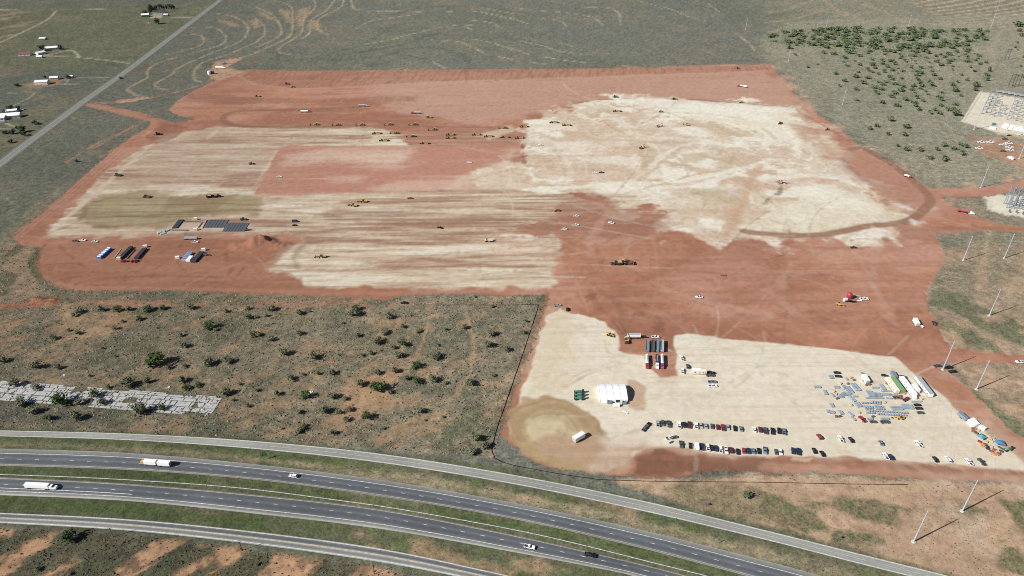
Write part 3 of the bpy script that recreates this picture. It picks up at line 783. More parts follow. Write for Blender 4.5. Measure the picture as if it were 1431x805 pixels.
rut = fbm(X, Y, 1.6, 2, 44, ax=5, rot=R(-62))
lay(area(tp(3, 3, 660, 175, 900, 190, 1428, 225, 1428, 255, 900, 240, 680, 210), 2, 2, 'sm') * sstep(0.5, 0.75, rut) * 0.5, alb(140, 90, 64))
lay(line(tp(3, 3, 0, 205, 300, 215, 700, 235, 1428, 275), 7, 3, 2) * 0.5, alb(196, 144, 116))
for p in (tp(3, 3, 150, 145, 250, 155, 240, 170, 130, 160), tp(3, 3, 0, 140, 40, 142, 20, 152, 0, 152)):
    lay(area(p, 1.5, 1.5, 'tiny') * 0.8, alb(222, 180, 148))
lay(area(tp(2, 2, 640, 515, 690, 520, 740, 570, 755, 640, 745, 690, 690, 695, 640, 670), 1.8, 2, 'sm') * 0.75, alb(194, 148, 112))
lay(area(tp(2, 2, 820, 470, 930, 500, 880, 560, 800, 540), 7, 5, 'sm') * 0.4, alb(206, 162, 132))
for p in (tp(2, 2, 520, 300, 530, 350, 570, 380, 640, 370), tp(2, 2, 350, 500, 420, 470, 470, 460), tp(2, 2, 370, 520, 450, 480, 500, 470), tp(2, 2, 300, 560, 420, 490)):
    lay(line(p, 1.2, 1.2, 1) * 0.4, alb(188, 156, 120))
lay(line(tp(2, 2, 600, 190, 640, 260), 1.2, 1.0) * 0.6, alb(110, 66, 48))
lay(line(tp(2, 2, 560, 190, 625, 270), 1.2, 1.0) * 0.6, alb(110, 66, 48))
rand_tracks(pl(770, 445, 860, 470, 960, 475, 1240, 500, 1400, 640, 1000, 625, 730, 600), 50, 15, 90, (.8, 2.2), (alb(204, 184, 156), alb(230, 222, 206), alb(194, 170, 140)), (.15, .4))
# west edge of the lot
lay(line(tp(2, 2, 205, 40, 150, 190, 90, 350, 30, 520, -20, 640, -50, 760), 4, 1.5, 2) * 0.5, alb(150, 92, 66))

# --- dirt tracks, drives and yards outside
TRACKS = [(pl(122, 146, 150, 153, 180, 161, 215, 168), 9), (tp(0, 0, 480, 575, 660, 565, 790, 550, 960, 515, 1100, 475, 1150, 460, 1190, 400), 5), (tp(0, 1, 370, 105, 440, 60, 560, -10, 640, -40), 3.5),
          (tp(0, 0, 860, 690, 700, 790, 560, 870), 5), (tp(0, 0, 820, 665, 700, 720, 560, 800, 500, 830), 3.5)]
for p, w in TRACKS:
    lay(line(p, w, 2, 2) * 0.85, alb(182, 128, 98))
for p in (tp(0, 0, 1200, 340, 1340, 320, 1330, 335, 1260, 375, 1350, 390, 1350, 405, 1280, 425, 1220, 445, 1170, 440, 1160, 390), tp(0, 0, 660, 555, 800, 535, 830, 545, 720, 570, 660, 570)):
    lay(area(p, 3, 5, 'sm') * 0.9, alb(194, 146, 114))
pk = alb(192, 176, 146)
for p, w in ((tp(0, 0, 715, 350, 600, 335, 450, 318, 330, 312, 200, 310), 5), (tp(0, 0, 440, 318, 410, 285, 360, 283, 260, 308), 5), (tp(0, 0, 830, 95, 1085, 97), 5), (tp(0, 0, 310, 468, 560, 468), 4), (tp(0, 0, 360, 465, 380, 440), 3),
             (tp(0, 0, 390, 432, 600, 430), 2.5), (tp(0, 0, 0, 712, 80, 718), 3), (tp(0, 0, 30, 680, 100, 712), 4), (tp(0, 0, -60, 55, 310, 55, 800, 45, 1150, 40), 4), (tp(0, 0, 310, 60, 260, 110, 100, 190, -30, 250), 6),
             (tp(0, 0, 640, 380, 640, 385), 3), (tp(0, 0, 0, 520, 190, 515, 70, 590), 3)):
    lay(line(p, w, 2, 1.5) * 0.8, pk)
lay(area(tp(0, 0, 840, 70, 900, 60, 900, 100, 830, 100), 3, 2, 'sm') * 0.9, pk)
lay(area(tp(0, 0, 110, 470, 200, 455, 320, 430, 370, 440, 320, 470, 200, 488), 5, 6, 'sm') * 0.8, alb(176, 132, 100))
lay(area(tp(0, 0, 160, 290, 260, 290, 280, 312, 200, 320), 4, 3, 'sm') * 0.6, pk)
# east side service roads and yards
lay(area(tp(3, 1, 1140, -30, 1330, -20, 1428, 10, 1428, 130, 1380, 120, 1280, 80, 1180, 60), 5, 6, 'sm') * 0.9, alb(180, 132, 102))
lay(area(tp(3, 0, 1200, 705, 1300, 690, 1428, 740, 1428, 770, 1280, 745), 4, 3, 'sm') * 0.85, alb(212, 190, 158))
lay(line(tp(3, 0, 1200, 800, 1300, 770, 1428, 760), 9, 4, 3) * 0.7, alb(192, 152, 122))
lay(line(tp(3, 1, 740, 130, 1000, 130, 1428, 122), 3, 3, 3) * 0.5, alb(168, 146, 116))
for p, w in ((tp(3, 1, 1428, 10, 1400, 130, 1428, 230), 10), (tp(3, 1, 1240, 490, 1200, 620, 1180, 720, 1190, 805), 4), (tp(3, 1, 1220, 500, 1215, 640, 1200, 720, 1160, 805), 4)):
    lay(line(p, w, 3, 4) * 0.6, alb(188, 150, 120))
for p in (tp(3, 1, 1100, 215, 1150, 205, 1170, 250, 1120, 255), tp(3, 1, 1290, 215, 1340, 170, 1380, 180, 1360, 220), tp(3, 1, 1060, 640, 1110, 610, 1120, 645, 1080, 660), tp(3, 1, 1300, 640, 1360, 640, 1360, 660, 1310, 660),
          tp(3, 2, 1200, 160, 1300, 160, 1290, 185, 1230, 185), tp(3, 2, 960, 470, 1010, 480, 1000, 500, 960, 490)):
    lay(area(p, 3, 4, 'sm') * 0.75, alb(194, 154, 122))
VEG = np.maximum(VEG * (1 - sstep(0.02, 0.12, np.abs(C[:, 0] - C[:, 2]) - 0.06) * 0.6), 0.1 * (SITEA < .5))

SUBA = pl(1343, 170, 1369, 128, 1600, 165, 1600, 225, 1431, 189, 1390, 184)
SUBB = pl(1380, 292, 1378, 275, 1400, 272, 1440, 276, 1560, 292, 1560, 330, 1431, 305, 1395, 298)
b = np.maximum(area(SUBA, 1.5, 1.0, 'tiny'), area(SUBB, 2.5, 4, 'tiny'))
SUBM = b
lay(b, alb(226, 212, 186))
lay(b * sstep(0.5, 0.8, F['sm']) * 0.3, alb(206, 190, 162))
VEG = VEG * (1 - b)

# --- relief: spoil heaps and low banks
def mound(c, r, X0, Y0, rad, h, stretch=1.0, rot=0.0):
    global Z
    x0, y0 = tl(c, r, X0, Y0)
    ca, sa = math.cos(rot), math.sin(rot)
    dx, dy = X - x0, Y - y0
    u, v = (dx * ca + dy * sa) / stretch, -dx * sa + dy * ca
    q = np.clip(1 - np.sqrt(u * u + v * v) / rad, 0, 1)
    Z = Z + h * q * (1.0 + 0.5 * (F['sm'] - 0.5) + 0.35 * (F['tiny'] - .5))


mound(1, 1, 38, 555, 15, 9.0, 1.2)
mound(0, 1, 1375, 568, 13, 4.0, 1.8)
mound(1, 1, 135, 570, 10, 4.5, 1.5)
mound(0, 2, 190, 80, 7, 2.2, 2.4)
mound(0, 2, 300, 85, 7, 2.6, 2.6)
mound(0, 0, 880, 735, 10, 2.5, 2.0)
mound(0, 0, 1000, 715, 9, 2.0, 2.2)
lay(area(tp(0, 2, 150, 95, 190, 65, 280, 62, 360, 90, 340, 108, 180, 108), 1.5, 2, 'tiny') * 0.9, alb(158, 98, 70))
lay(area(tp(0, 2, -80, 90, 180, 96, 340, 106, 180, 122, -80, 124), 1.5, 2, 'tiny') * 0.9, alb(168, 106, 76))
lay(area(tp(0, 0, 800, 760, 900, 690, 1040, 700, 980, 760, 860, 800), 3, 3, 'sm') * (0.5 + .4 * F['sxf']), alb(150, 96, 68))
C *= (1 + np.clip(1 - SITEA - LOTA - SUBM, 0, 1) * (0.22 * (F['sm'] - .5) + 0.20 * (F['tiny'] - .5)))[:, None]
flat = np.clip(1 - VEA * 3, 0, 1) * (1 - line(pl(330, -16, 308, 0, 180, 97, 38, 200, -40, 260), 26, 6, n=0))
Z += (SITEA < 0.5) * VEG * flat * (F['sm'] - 0.5) * 0.4 * (np.abs(Y) < 2600)

falloff_w = 1 - sstep(-0.62, -0.12, X / (np.maximum(Y, 150) * 0.74 + 150))          # light falloff across the view painted into the ground colour, darker to the west
C *= (1 - falloff_w * (0.15 + 0.10 * (VEG > .5)))[:, None]
C *= (1 + 0.14 * (F['tiny'] - .5) * (1 - LOTA * .5))[:, None]

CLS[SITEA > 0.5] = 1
CLS[LOTA > 0.5] = 2
CLS[SUBM > 0.5] = 3
CLS[(VEA > 0.5) & (CLS == 0)] = 4


def ground_material():
    m = bpy.data.materials.new("earth")
    m.use_nodes = True
    nt = m.node_tree
    N_, L_ = nt.nodes, nt.links
    b = N_["Principled BSDF"]
    b.inputs["Roughness"].default_value = 0.95
    b.inputs["Specular IOR Level"].default_value = 0.1
    ca = N_.new("ShaderNodeAttribute")
    ca.attribute_name = "soil"
    va = N_.new("ShaderNodeAttribute")
    va.attribute_name = "cover"
    tc = N_.new("ShaderNodeTexCoord")

    def noise(scale, detail, x=1.0):
        mp = N_.new("ShaderNodeMapping")
        mp.inputs["Scale"].default_value = (scale * x, scale, scale)
        L_.new(tc.outputs["Object"], mp.inputs["Vector"])
        n = N_.new("ShaderNodeTexNoise")
        n.inputs["Scale"].default_value = 1.0
        n.inputs["Detail"].default_value = detail
        n.inputs["Roughness"].default_value = 0.65
        L_.new(mp.outputs[0], n.inputs["Vector"])
        return n

    def remap(src, a, b_, c, d):
        r = N_.new("ShaderNodeMapRange")
        for k, v in zip(("From Min", "From Max", "To Min", "To Max"), (a, b_, c, d)):
            r.inputs[k].default_value = v
        L_.new(src, r.inputs["Value"])
        return r.outputs[0]

    def math_(op, a, b_):
        q = N_.new("ShaderNodeMath")
        q.operation = op
        for i, s in enumerate((a, b_)):
            if isinstance(s, (int, float)):
                q.inputs[i].default_value = s
            else:
                L_.new(s, q.inputs[i])
        return q.outputs[0]
    clump = noise(0.55, 4.0)
    grain = noise(2.2, 2.0)
    drag = noise(0.9, 3.0, 0.12)
    patch = noise(0.17, 6.0)
    patch.inputs["Roughness"].default_value = 0.8
    veg = math_('MULTIPLY', math_('ADD', remap(clump.outputs["Fac"], 0.36, 0.64, -0.30, 0.28), remap(patch.outputs["Fac"], 0.40, 0.60, -0.24, 0.22)), va.outputs["Fac"])
    inv = math_('SUBTRACT', 1.0, va.outputs["Fac"])
    bare = math_('MULTIPLY', math_('ADD', remap(drag.outputs["Fac"], 0.3, 0.7, -0.045, 0.04), remap(patch.outputs["Fac"], 0.40, 0.60, -0.07, 0.06)), inv)
    gr = remap(grain.outputs["Fac"], 0.3, 0.7, 0.93, 1.07)
    k = math_('MULTIPLY', math_('ADD', math_('ADD', veg, bare), 1.0), gr)
    vm = N_.new("ShaderNodeVectorMath")
    vm.operation = 'SCALE'
    L_.new(ca.outputs["Color"], vm.inputs[0])
    L_.new(k, vm.inputs["Scale"])
    L_.new(vm.outputs[0], b.inputs["Base Color"])
    bp = N_.new("ShaderNodeBump")
    bp.inputs["Strength"].default_value = 0.5
    bp.inputs["Distance"].default_value = 0.6
    h = math_('ADD', math_('MULTIPLY', clump.outputs["Fac"], va.outputs["Fac"]), math_('MULTIPLY', drag.outputs["Fac"], 0.12))
    L_.new(h, bp.inputs["Height"])
    L_.new(bp.outputs[0], b.inputs["Normal"])
    return m


EARTH = ground_material()


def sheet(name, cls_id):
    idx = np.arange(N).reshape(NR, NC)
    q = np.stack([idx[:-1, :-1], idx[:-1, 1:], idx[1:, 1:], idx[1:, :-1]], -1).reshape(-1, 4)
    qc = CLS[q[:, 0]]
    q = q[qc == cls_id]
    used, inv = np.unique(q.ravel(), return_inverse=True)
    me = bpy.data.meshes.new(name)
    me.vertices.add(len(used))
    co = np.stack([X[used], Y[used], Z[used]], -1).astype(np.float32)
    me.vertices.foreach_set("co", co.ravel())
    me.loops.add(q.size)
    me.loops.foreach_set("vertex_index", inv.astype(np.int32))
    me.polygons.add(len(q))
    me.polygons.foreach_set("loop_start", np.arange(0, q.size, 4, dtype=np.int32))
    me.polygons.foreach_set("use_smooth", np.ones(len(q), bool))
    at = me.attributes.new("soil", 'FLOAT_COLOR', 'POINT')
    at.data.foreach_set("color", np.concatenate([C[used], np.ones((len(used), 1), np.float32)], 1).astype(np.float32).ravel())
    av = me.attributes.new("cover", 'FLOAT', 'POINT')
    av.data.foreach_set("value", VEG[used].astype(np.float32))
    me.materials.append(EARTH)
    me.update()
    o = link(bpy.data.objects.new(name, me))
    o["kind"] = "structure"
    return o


_lab = {0: ("prairie_ground", "grey-green open prairie and scrub ground around the graded site"),
        1: ("graded_earth", "bare red graded earth pad with pale caliche streaks"),
        2: ("caliche_lot_ground", "pale cream caliche lot surface under the parked vehicles"),
        3: ("substation_gravel_ground", "pale gravel ground under the substation"),
        4: ("roadside_grass_ground", "green and dry mown verge ground along the highway")}
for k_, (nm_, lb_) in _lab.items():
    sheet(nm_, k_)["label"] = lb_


def zat(x, y):                               # ground height at a plan point
    j = int(np.clip(np.searchsorted(rows, y), 1, NR - 1))
    if abs(rows[j - 1] - y) < abs(rows[j] - y):
        j -= 1
    i = int(np.argmin(np.abs(ts - x / hw[j])))
    return float(Z[j * NC + i])
# ------------------------------------------------------------------ roads
def resample(pts, step):
    P = np.array(pts)
    d = np.concatenate([[0], np.cumsum(np.hypot(*np.diff(P, axis=0).T))])
    s = np.arange(0, d[-1], step)
    return np.stack([np.interp(s, d, P[:, 0]), np.interp(s, d, P[:, 1])], -1)


def extend(pts, d0, d1):
    a, b = np.array(pts[0]), np.array(pts[1])
    u = (a - b) / np.hypot(*(a - b))
    c, d = np.array(pts[-1]), np.array(pts[-2])
    w = (c - d) / np.hypot(*(c - d))
    return [tuple(a + u * d0)] + list(pts) + [tuple(c + w * d1)]


def offset(P, o):
    t = np.gradient(P, axis=0)
    t /= np.hypot(t[:, 0], t[:, 1])[:, None] + 1e-9
    n = np.stack([-t[:, 1], t[:, 0]], -1)
    return P + n * (np.asarray(o).reshape(-1, 1) if np.ndim(o) else o)


def strip_mesh(name, edges, z, m, cols=None):
    """edges: list of (n,2) arrays across the road; cols: base colour per edge, given per edge or per edge and row"""
    n, k = len(edges[0]), len(edges)
    V = np.zeros((k, n, 3), np.float32)
    for i, e in enumerate(edges):
        V[i, :, :2] = e
        V[i, :, 2] = z
    idx = np.arange(k * n).reshape(k, n)
    q = np.stack([idx[:-1, :-1], idx[:-1, 1:], idx[1:, 1:], idx[1:, :-1]], -1).reshape(-1, 4)
    # face up
    a, b, c = V.reshape(-1, 3)[q[0, 0]], V.reshape(-1, 3)[q[0, 1]], V.reshape(-1, 3)[q[0, 3]]
    if np.cross(b - a, c - a)[2] < 0:
        q = q[:, ::-1]
    me = bpy.data.meshes.new(name)
    me.vertices.add(k * n)
    me.vertices.foreach_set("co", V.ravel())
    me.loops.add(q.size)
    me.loops.foreach_set("vertex_index", np.ascontiguousarray(q).ravel().astype(np.int32))
    me.polygons.add(len(q))
    me.polygons.foreach_set("loop_start", np.arange(0, q.size, 4, dtype=np.int32))
    if cols is not None:
        cc = np.ones((k, n, 4), np.float32)
        for i, c in enumerate(cols):
            cc[i, :, :3] = c
        at = me.attributes.new("soil", 'FLOAT_COLOR', 'POINT')
        at.data.foreach_set("color", cc.ravel())
    me.materials.append(m)
    me.update()
    return me


def road_material():
    m = bpy.data.materials.new("road_surface")
    m.use_nodes = True
    nt = m.node_tree
    b = nt.nodes["Principled BSDF"]
    b.inputs["Roughness"].default_value = 0.9
    b.inputs["Specular IOR Level"].default_value = 0.15
    at = nt.nodes.new("ShaderNodeAttribute")
    at.attribute_name = "soil"
    tc = nt.nodes.new("ShaderNodeTexCoord")
    nz = nt.nodes.new("ShaderNodeTexNoise")
    nz.inputs["Scale"].default_value = 0.35
    nz.inputs["Detail"].default_value = 5.0
    nt.links.new(tc.outputs["Object"], nz.inputs["Vector"])
    mr = nt.nodes.new("ShaderNodeMapRange")
    mr.inputs["From Min"].default_value, mr.inputs["From Max"].default_value = 0.3, 0.7
    mr.inputs["To Min"].default_value, mr.inputs["To Max"].default_value = 0.9, 1.1
    nt.links.new(nz.outputs["Fac"], mr.inputs["Value"])
    vm = nt.nodes.new("ShaderNodeVectorMath")
    vm.operation = 'SCALE'
    nt.links.new(at.outputs["Color"], vm.inputs[0])
    nt.links.new(mr.outputs[0], vm.inputs["Scale"])
    nt.links.new(vm.outputs[0], b.inputs["Base Color"])
    return m


ROADM = road_material()
WHITE_PAINT = mat("white_road_paint", (0.52, 0.52, 0.5), 0.7, noise=0.35, scale=0.6)
YELLOW_PAINT = mat("yellow_road_paint", (0.42, 0.37, 0.28), 0.7, noise=0.3, scale=0.6)
STEP = 4.0


def between(A, B, u):
    return A * (1 - u) + B * u


def make_road(name, label, top, bot, profile, lines, z=0.06, dz=0.03, dash=None):
    """top / bot: plan polylines of the two edges; profile: (u, colour) across; lines: (u, width, paint, dashed)"""
    A = resample(extend(smooth(top, 8), 260, 260), STEP)
    B0 = extend(smooth(bot, 8), 420, 420)
    # match every A point to its nearest place on B so that the strip stays square to the road
    Bf = resample(B0, 0.5)
    j = np.array([np.argmin((Bf[:, 0] - p[0]) ** 2 + (Bf[:, 1] - p[1]) ** 2) for p in A])
    B = Bf[j]
    rn = np.random.default_rng(len(name))
    es, cs = [], []
    for u, c in profile:
        es.append(between(A, B, u))
        w = fbm(es[-1][:, 0].astype(np.float32), es[-1][:, 1].astype(np.float32), 35, 3, 60)
        cs.append(np.array(c)[None, :] * (0.87 + 0.26 * w[:, None]))
    o = tag(link(bpy.data.objects.new(name, strip_mesh(name, es, z, ROADM, cs))), label, kind="structure")
    wid = np.hypot(*(A - B).T).mean()
    for (u, w, paint, dashed) in lines:
        P = between(A, B, u)
        h = w / wid / 2
        if not dashed:
            me = strip_mesh("edge_line", [between(A, B, u - h), between(A, B, u + h)], z + dz, paint)
            link(bpy.data.objects.new("edge_line", me), o)
        else:
            Q = resample(P, 12.19)
            t = np.gradient(Q, axis=0)
            t /= np.hypot(t[:, 0], t[:, 1])[:, None]
            mb = MB()
            for q, d in zip(Q, t):
                nn = np.array((-d[1], d[0])) * w / 2
                a, b = q - d * 1.4, q + d * 1.4
                mb.quad((*(a + nn), z + dz), (*(a - nn), z + dz), (*(b - nn), z + dz), (*(b + nn), z + dz))
            tag(mb.build("lane_dashes", paint, o), kind="stuff")
    return o, A, B


asp, asp_d, asp_l, shl = alb(108, 108, 112), alb(92, 93, 99), alb(122, 120, 120), alb(140, 135, 130)
grav = alb(168, 160, 148)
wb_top = pl(0, 627, 176.5, 633, 357, 649, 533.5, 671, 714, 702, 890.5, 739.4, 1074, 785, 1147, 805)
wb_bot = pl(0, 651, 176.5, 656.5, 357, 670.5, 533.5, 694, 714, 724.5, 890.5, 764.6, 1039, 803.7)
prof = [(0, grav), (.05, shl), (.22, asp_l), (.30, asp), (.40, asp_d), (.50, asp), (.56, asp), (.66, asp_d), (.78, asp_d), (.86, asp), (.93, asp_l), (.97, shl), (1, grav)]
WB = make_road("westbound_carriageway", "dark asphalt highway carriageway with the two-trailer truck on it", wb_top, wb_bot, prof,
               [(.27, .34, WHITE_PAINT, False), (.60, .26, WHITE_PAINT, True), (.91, .26, YELLOW_PAINT, False)])
eb_top = pl(0, 667, 176.5, 676, 357, 691.5, 533.5, 712, 714, 747, 890.5, 787, 965, 806)
eb_bot = pl(0, 692, 176.5, 700, 357, 718, 533.5, 739.4, 714, 771, 850, 797, 890.5, 806.5)
prof = [(0, shl), (.06, asp), (.16, asp_d), (.26, asp_d), (.36, asp), (.48, asp_d), (.60, asp_d), (.70, asp), (.76, asp_l), (.88, shl), (.93, alb(176, 172, 164)), (.98, alb(176, 172, 164)), (1, grav)]
EB = make_road("eastbound_carriageway", "dark asphalt highway carriageway with the single white semi-trailer truck", eb_top, eb_bot, prof,
               [(.07, .26, YELLOW_PAINT, False), (.40, .26, WHITE_PAINT, True), (.77, .34, WHITE_PAINT, False)])
fr, fr_d, fr_l = alb(164, 160, 152), alb(146, 143, 138), alb(178, 175, 168)
f_top = pl(0, 601.5, 176.5, 606, 357, 616.5, 533.5, 634.5, 714, 663, 890.5, 698, 1074, 742.2, 1197, 773, 1310, 801)
f_bot = pl(0, 609.8, 176.5, 615, 357, 627.5, 533.5, 647, 714, 676, 890.5, 712.5, 1074, 755.6, 1197, 787, 1290, 810)
prof = [(0, fr_l), (.08, fr_l), (.16, fr), (.24, fr_d), (.32, fr), (.42, fr_d), (.5, fr), (.6, fr_d), (.7, fr), (.78, fr_d), (.86, fr), (.93, fr_l), (1, fr_l)]
FR = make_road("frontage_road", "pale grey two-lane frontage road beside the scrub field", f_top, f_bot, prof,
               [(.07, .3, WHITE_PAINT, False), (.49, .28, YELLOW_PAINT, False), (.93, .3, WHITE_PAINT, False)])
l_top = pl(0, 716.7, 176.5, 725.5, 357, 743, 533.5, 767, 684.7, 798.6, 720, 807)
l_bot = pl(0, 731, 176.5, 741.4, 357, 761, 533.5, 786, 660, 810)
prof = [(0, fr_l), (.08, fr), (.14, asp_l), (.3, asp_d), (.4, asp_l), (.47, fr), (.53, fr), (.6, fr_d), (.7, asp_l), (.8, fr_d), (.88, fr_l), (1, fr_l)]
LF = make_road("lower_frontage_road", "grey frontage road with darker upper lane along the bottom left edge", l_top, l_bot, prof,
               [(.08, .3, WHITE_PAINT, False), (.47, .3, YELLOW_PAINT, False), (.53, .3, YELLOW_PAINT, False), (.9, .3, WHITE_PAINT, False)])
# merging lane paint left of the eastbound carriageway
A, B = EB[1], EB[2]
sel = (A[:, 0] > plan(-40, 680)[0]) & (A[:, 0] < plan(188, 690)[0])
me = strip_mesh("merge_line", [between(A[sel], B[sel], .585), between(A[sel], B[sel], .62)], 0.09, WHITE_PAINT)
link(bpy.data.objects.new("merge_line", me), EB[0])

# county road, upper left
cr = extend(pl(308, 0, 250, 44, 180, 97, 118, 141, 75, 173, 38, 200, 0, 229), 900, 300)
Pc = resample(smooth(cr, 6), 8.0)
cp = [(-10, alb(100, 102, 80)), (-6.2, alb(122, 116, 96)), (-5.2, alb(138, 134, 124)), (-2.4, alb(122, 122, 119)), (0, alb(138, 136, 131)), (2.4, alb(122, 122, 119)), (5.2, alb(138, 134, 124)), (6.2, alb(122, 116, 96)), (10, alb(100, 102, 80))]
CRO = tag(link(bpy.data.objects.new("county_road", strip_mesh("county_road", [offset(Pc, o) for o, c in cp], 0.1, ROADM, [c for o, c in cp]))),
          "grey paved county road running diagonally across the upper left corner", kind="structure")
for o in (-3.6, 3.6):
    link(bpy.data.objects.new("edge_line", strip_mesh("edge_line", [offset(Pc, o - .15), offset(Pc, o + .15)], 0.16, WHITE_PAINT)), CRO)
# ------------------------------------------------------------------ vegetation
random.seed(11)


def leaf_material(name, c0, c1, dry=0.0):
    m = bpy.data.materials.new(name)
    m.use_nodes = True
    nt = m.node_tree
    b = nt.nodes["Principled BSDF"]
    b.inputs["Roughness"].default_value = 0.75
    b.inputs["Specular IOR Level"].default_value = 0.2
    oi = nt.nodes.new("ShaderNodeObjectInfo")
    tc = nt.nodes.new("ShaderNodeTexCoord")
    nz = nt.nodes.new("ShaderNodeTexNoise")
    nz.inputs["Scale"].default_value = 0.9
    nz.inputs["Detail"].default_value = 3.0
    nt.links.new(tc.outputs["Object"], nz.inputs["Vector"])
    ad = nt.nodes.new("ShaderNodeMath")
    ad.operation = 'MULTIPLY_ADD'
    nt.links.new(oi.outputs["Random"], ad.inputs[0])
    ad.inputs[1].default_value = 0.55
    mu = nt.nodes.new("ShaderNodeMapRange")
    mu.inputs["From Min"].default_value, mu.inputs["From Max"].default_value = 0.3, 0.7
    mu.inputs["To Min"].default_value, mu.inputs["To Max"].default_value = -0.05, 0.5
    nt.links.new(nz.outputs["Fac"], mu.inputs["Value"])
    nt.links.new(mu.outputs[0], ad.inputs[2])
    mx = nt.nodes.new("ShaderNodeMix")
    mx.data_type = 'RGBA'
    mx.inputs["A"].default_value = (*c0, 1)
    mx.inputs["B"].default_value = (*c1, 1)
    nt.links.new(ad.outputs[0], mx.inputs["Factor"])
    nt.links.new(mx.outputs["Result"], b.inputs["Base Color"])
    return m


LEAF = leaf_material("mesquite_leaf", (0.075, 0.09, 0.046), (0.16, 0.165, 0.10))
LEAF_G = leaf_material("oak_leaf", (0.028, 0.055, 0.014), (0.06, 0.10, 0.028))
LEAF_T = leaf_material("thicket_leaf", (0.065, 0.10, 0.046), (0.135, 0.165, 0.085))
LEAF_D = leaf_material("dark_tree_leaf", (0.02, 0.035, 0.016), (0.045, 0.065, 0.03))
BARK = mat("bark", (0.12, 0.09, 0.07), 0.9)


def crown_mesh(name, n, m, seed, leaf=0.16, lobes=6, flat=0.55, hole=0.25):
    """unit crown, about 1 wide and `flat` high, made of small leaf clumps spread through uneven lobes"""
    r = random.Random(seed)
    L = []
    for i in range(lobes):
        a = r.uniform(0, 6.28)
        d = r.uniform(0.0, 0.30) if i else 0
        L.append((d * math.cos(a), d * math.sin(a), flat * r.uniform(0.35, 0.62), r.uniform(0.16, 0.27)))
    V, Fc = [], []
    for i in range(n):
        lx, ly, lz, lr = L[r.randrange(lobes)]
        u = Vector((r.gauss(0, 1), r.gauss(0, 1), r.gauss(0.25, 1))).normalized()
        q = lr * (r.uniform(0.45, 1.08) if r.random() > hole else r.uniform(0.1, 0.7))
        p = Vector((lx, ly, lz)) + Vector((u.x * q, u.y * q, u.z * q * flat * 1.45))
        p.z = max(p.z, 0.03)
        nrm = (u + Vector((r.uniform(-.7, .7), r.uniform(-.7, .7), r.uniform(-.2, .9)))).normalized()
        t = nrm.orthogonal().normalized()
        w = nrm.cross(t)
        rot = r.uniform(0, 3.14)
        t, w = t * math.cos(rot) + w * math.sin(rot), w * math.cos(rot) - t * math.sin(rot)
        s = leaf * r.uniform(0.4, 0.9)
        k = len(V)
        V += [tuple(p + t * s * .5), tuple(p + w * s * .36), tuple(p - t * s * .5), tuple(p - w * s * .36)]
        Fc.append((k, k + 1, k + 2, k + 3))
    me = bpy.data.meshes.new(name)
    me.from_pydata(V, [], Fc)
    me.materials.append(m)
    me.update()
    return me


def trunk_mesh(name, seed, flat=0.55):
    r = random.Random(seed)
    mb = MB()
    for i in range(4):
        a = r.uniform(0, 6.28)
        e = Vector((0.2 * math.cos(a), 0.2 * math.sin(a), flat * .55))
        k = e * 0.4 + Vector((r.uniform(-.03, .03), r.uniform(-.03, .03), 0))
        mb.tube((0, 0, -0.03), k, 0.028, 0.018, 5, False)
        mb.tube(k, e, 0.018, 0.006, 5, False)
    return mb.mesh(name, BARK)


CROWNS = {'m': [crown_mesh("crown", 300, LEAF, 100 + i, 0.15, 5 + i % 3, 0.5) for i in range(6)],
          'g': [crown_mesh("crown", 420, LEAF_G, 200 + i, 0.15, 8, 0.6, 0.1) for i in range(3)],
          't': [crown_mesh("crown", 150, LEAF_T, 300 + i, 0.22, 5, 0.5) for i in range(6)],
          'd': [crown_mesh("crown", 260, LEAF_D, 400 + i, 0.2, 6, 0.95, 0.1) for i in range(4)]}
TRUNKS = [trunk_mesh("trunk", 500 + i) for i in range(4)]
TREE_N = 0


def plant(x, y, w, kind, label, name="mesquite_shrub", cat="shrub", group=None, parts=True, h=1.0, jitter=True):
    global TREE_N
    TREE_N += 1
    i = TREE_N
    rz = random.uniform(0, 6.28)
    sx = w * random.uniform(0.92, 1.08) * 1.55
    sc = (sx, sx * random.uniform(0.85, 1.1), sx * h * random.uniform(0.85, 1.1))
    z = zat(x, y) - 0.05
    if parts:
        e = empty(name, (x, y, z), rz)
        e.scale = sc
        link(bpy.data.objects.new("crown", CROWNS[kind][i % len(CROWNS[kind])]), e)
        link(bpy.data.objects.new("trunk", TRUNKS[i % 4]), e)
    else:
        e = link(bpy.data.objects.new(name, CROWNS[kind][i % len(CROWNS[kind])]))
        e.location = (x, y, z)
        e.rotation_euler = (0, 0, rz)
        e.scale = sc
    tag(e, label, cat, group)
    return e


def mpt(c, r, X, Y):                          # metres per survey-sheet unit, across
    a, b = tl(c, r, X, Y), tl(c, r, X + 10, Y)
    return math.hypot(a[0] - b[0], a[1] - b[1]) / 10


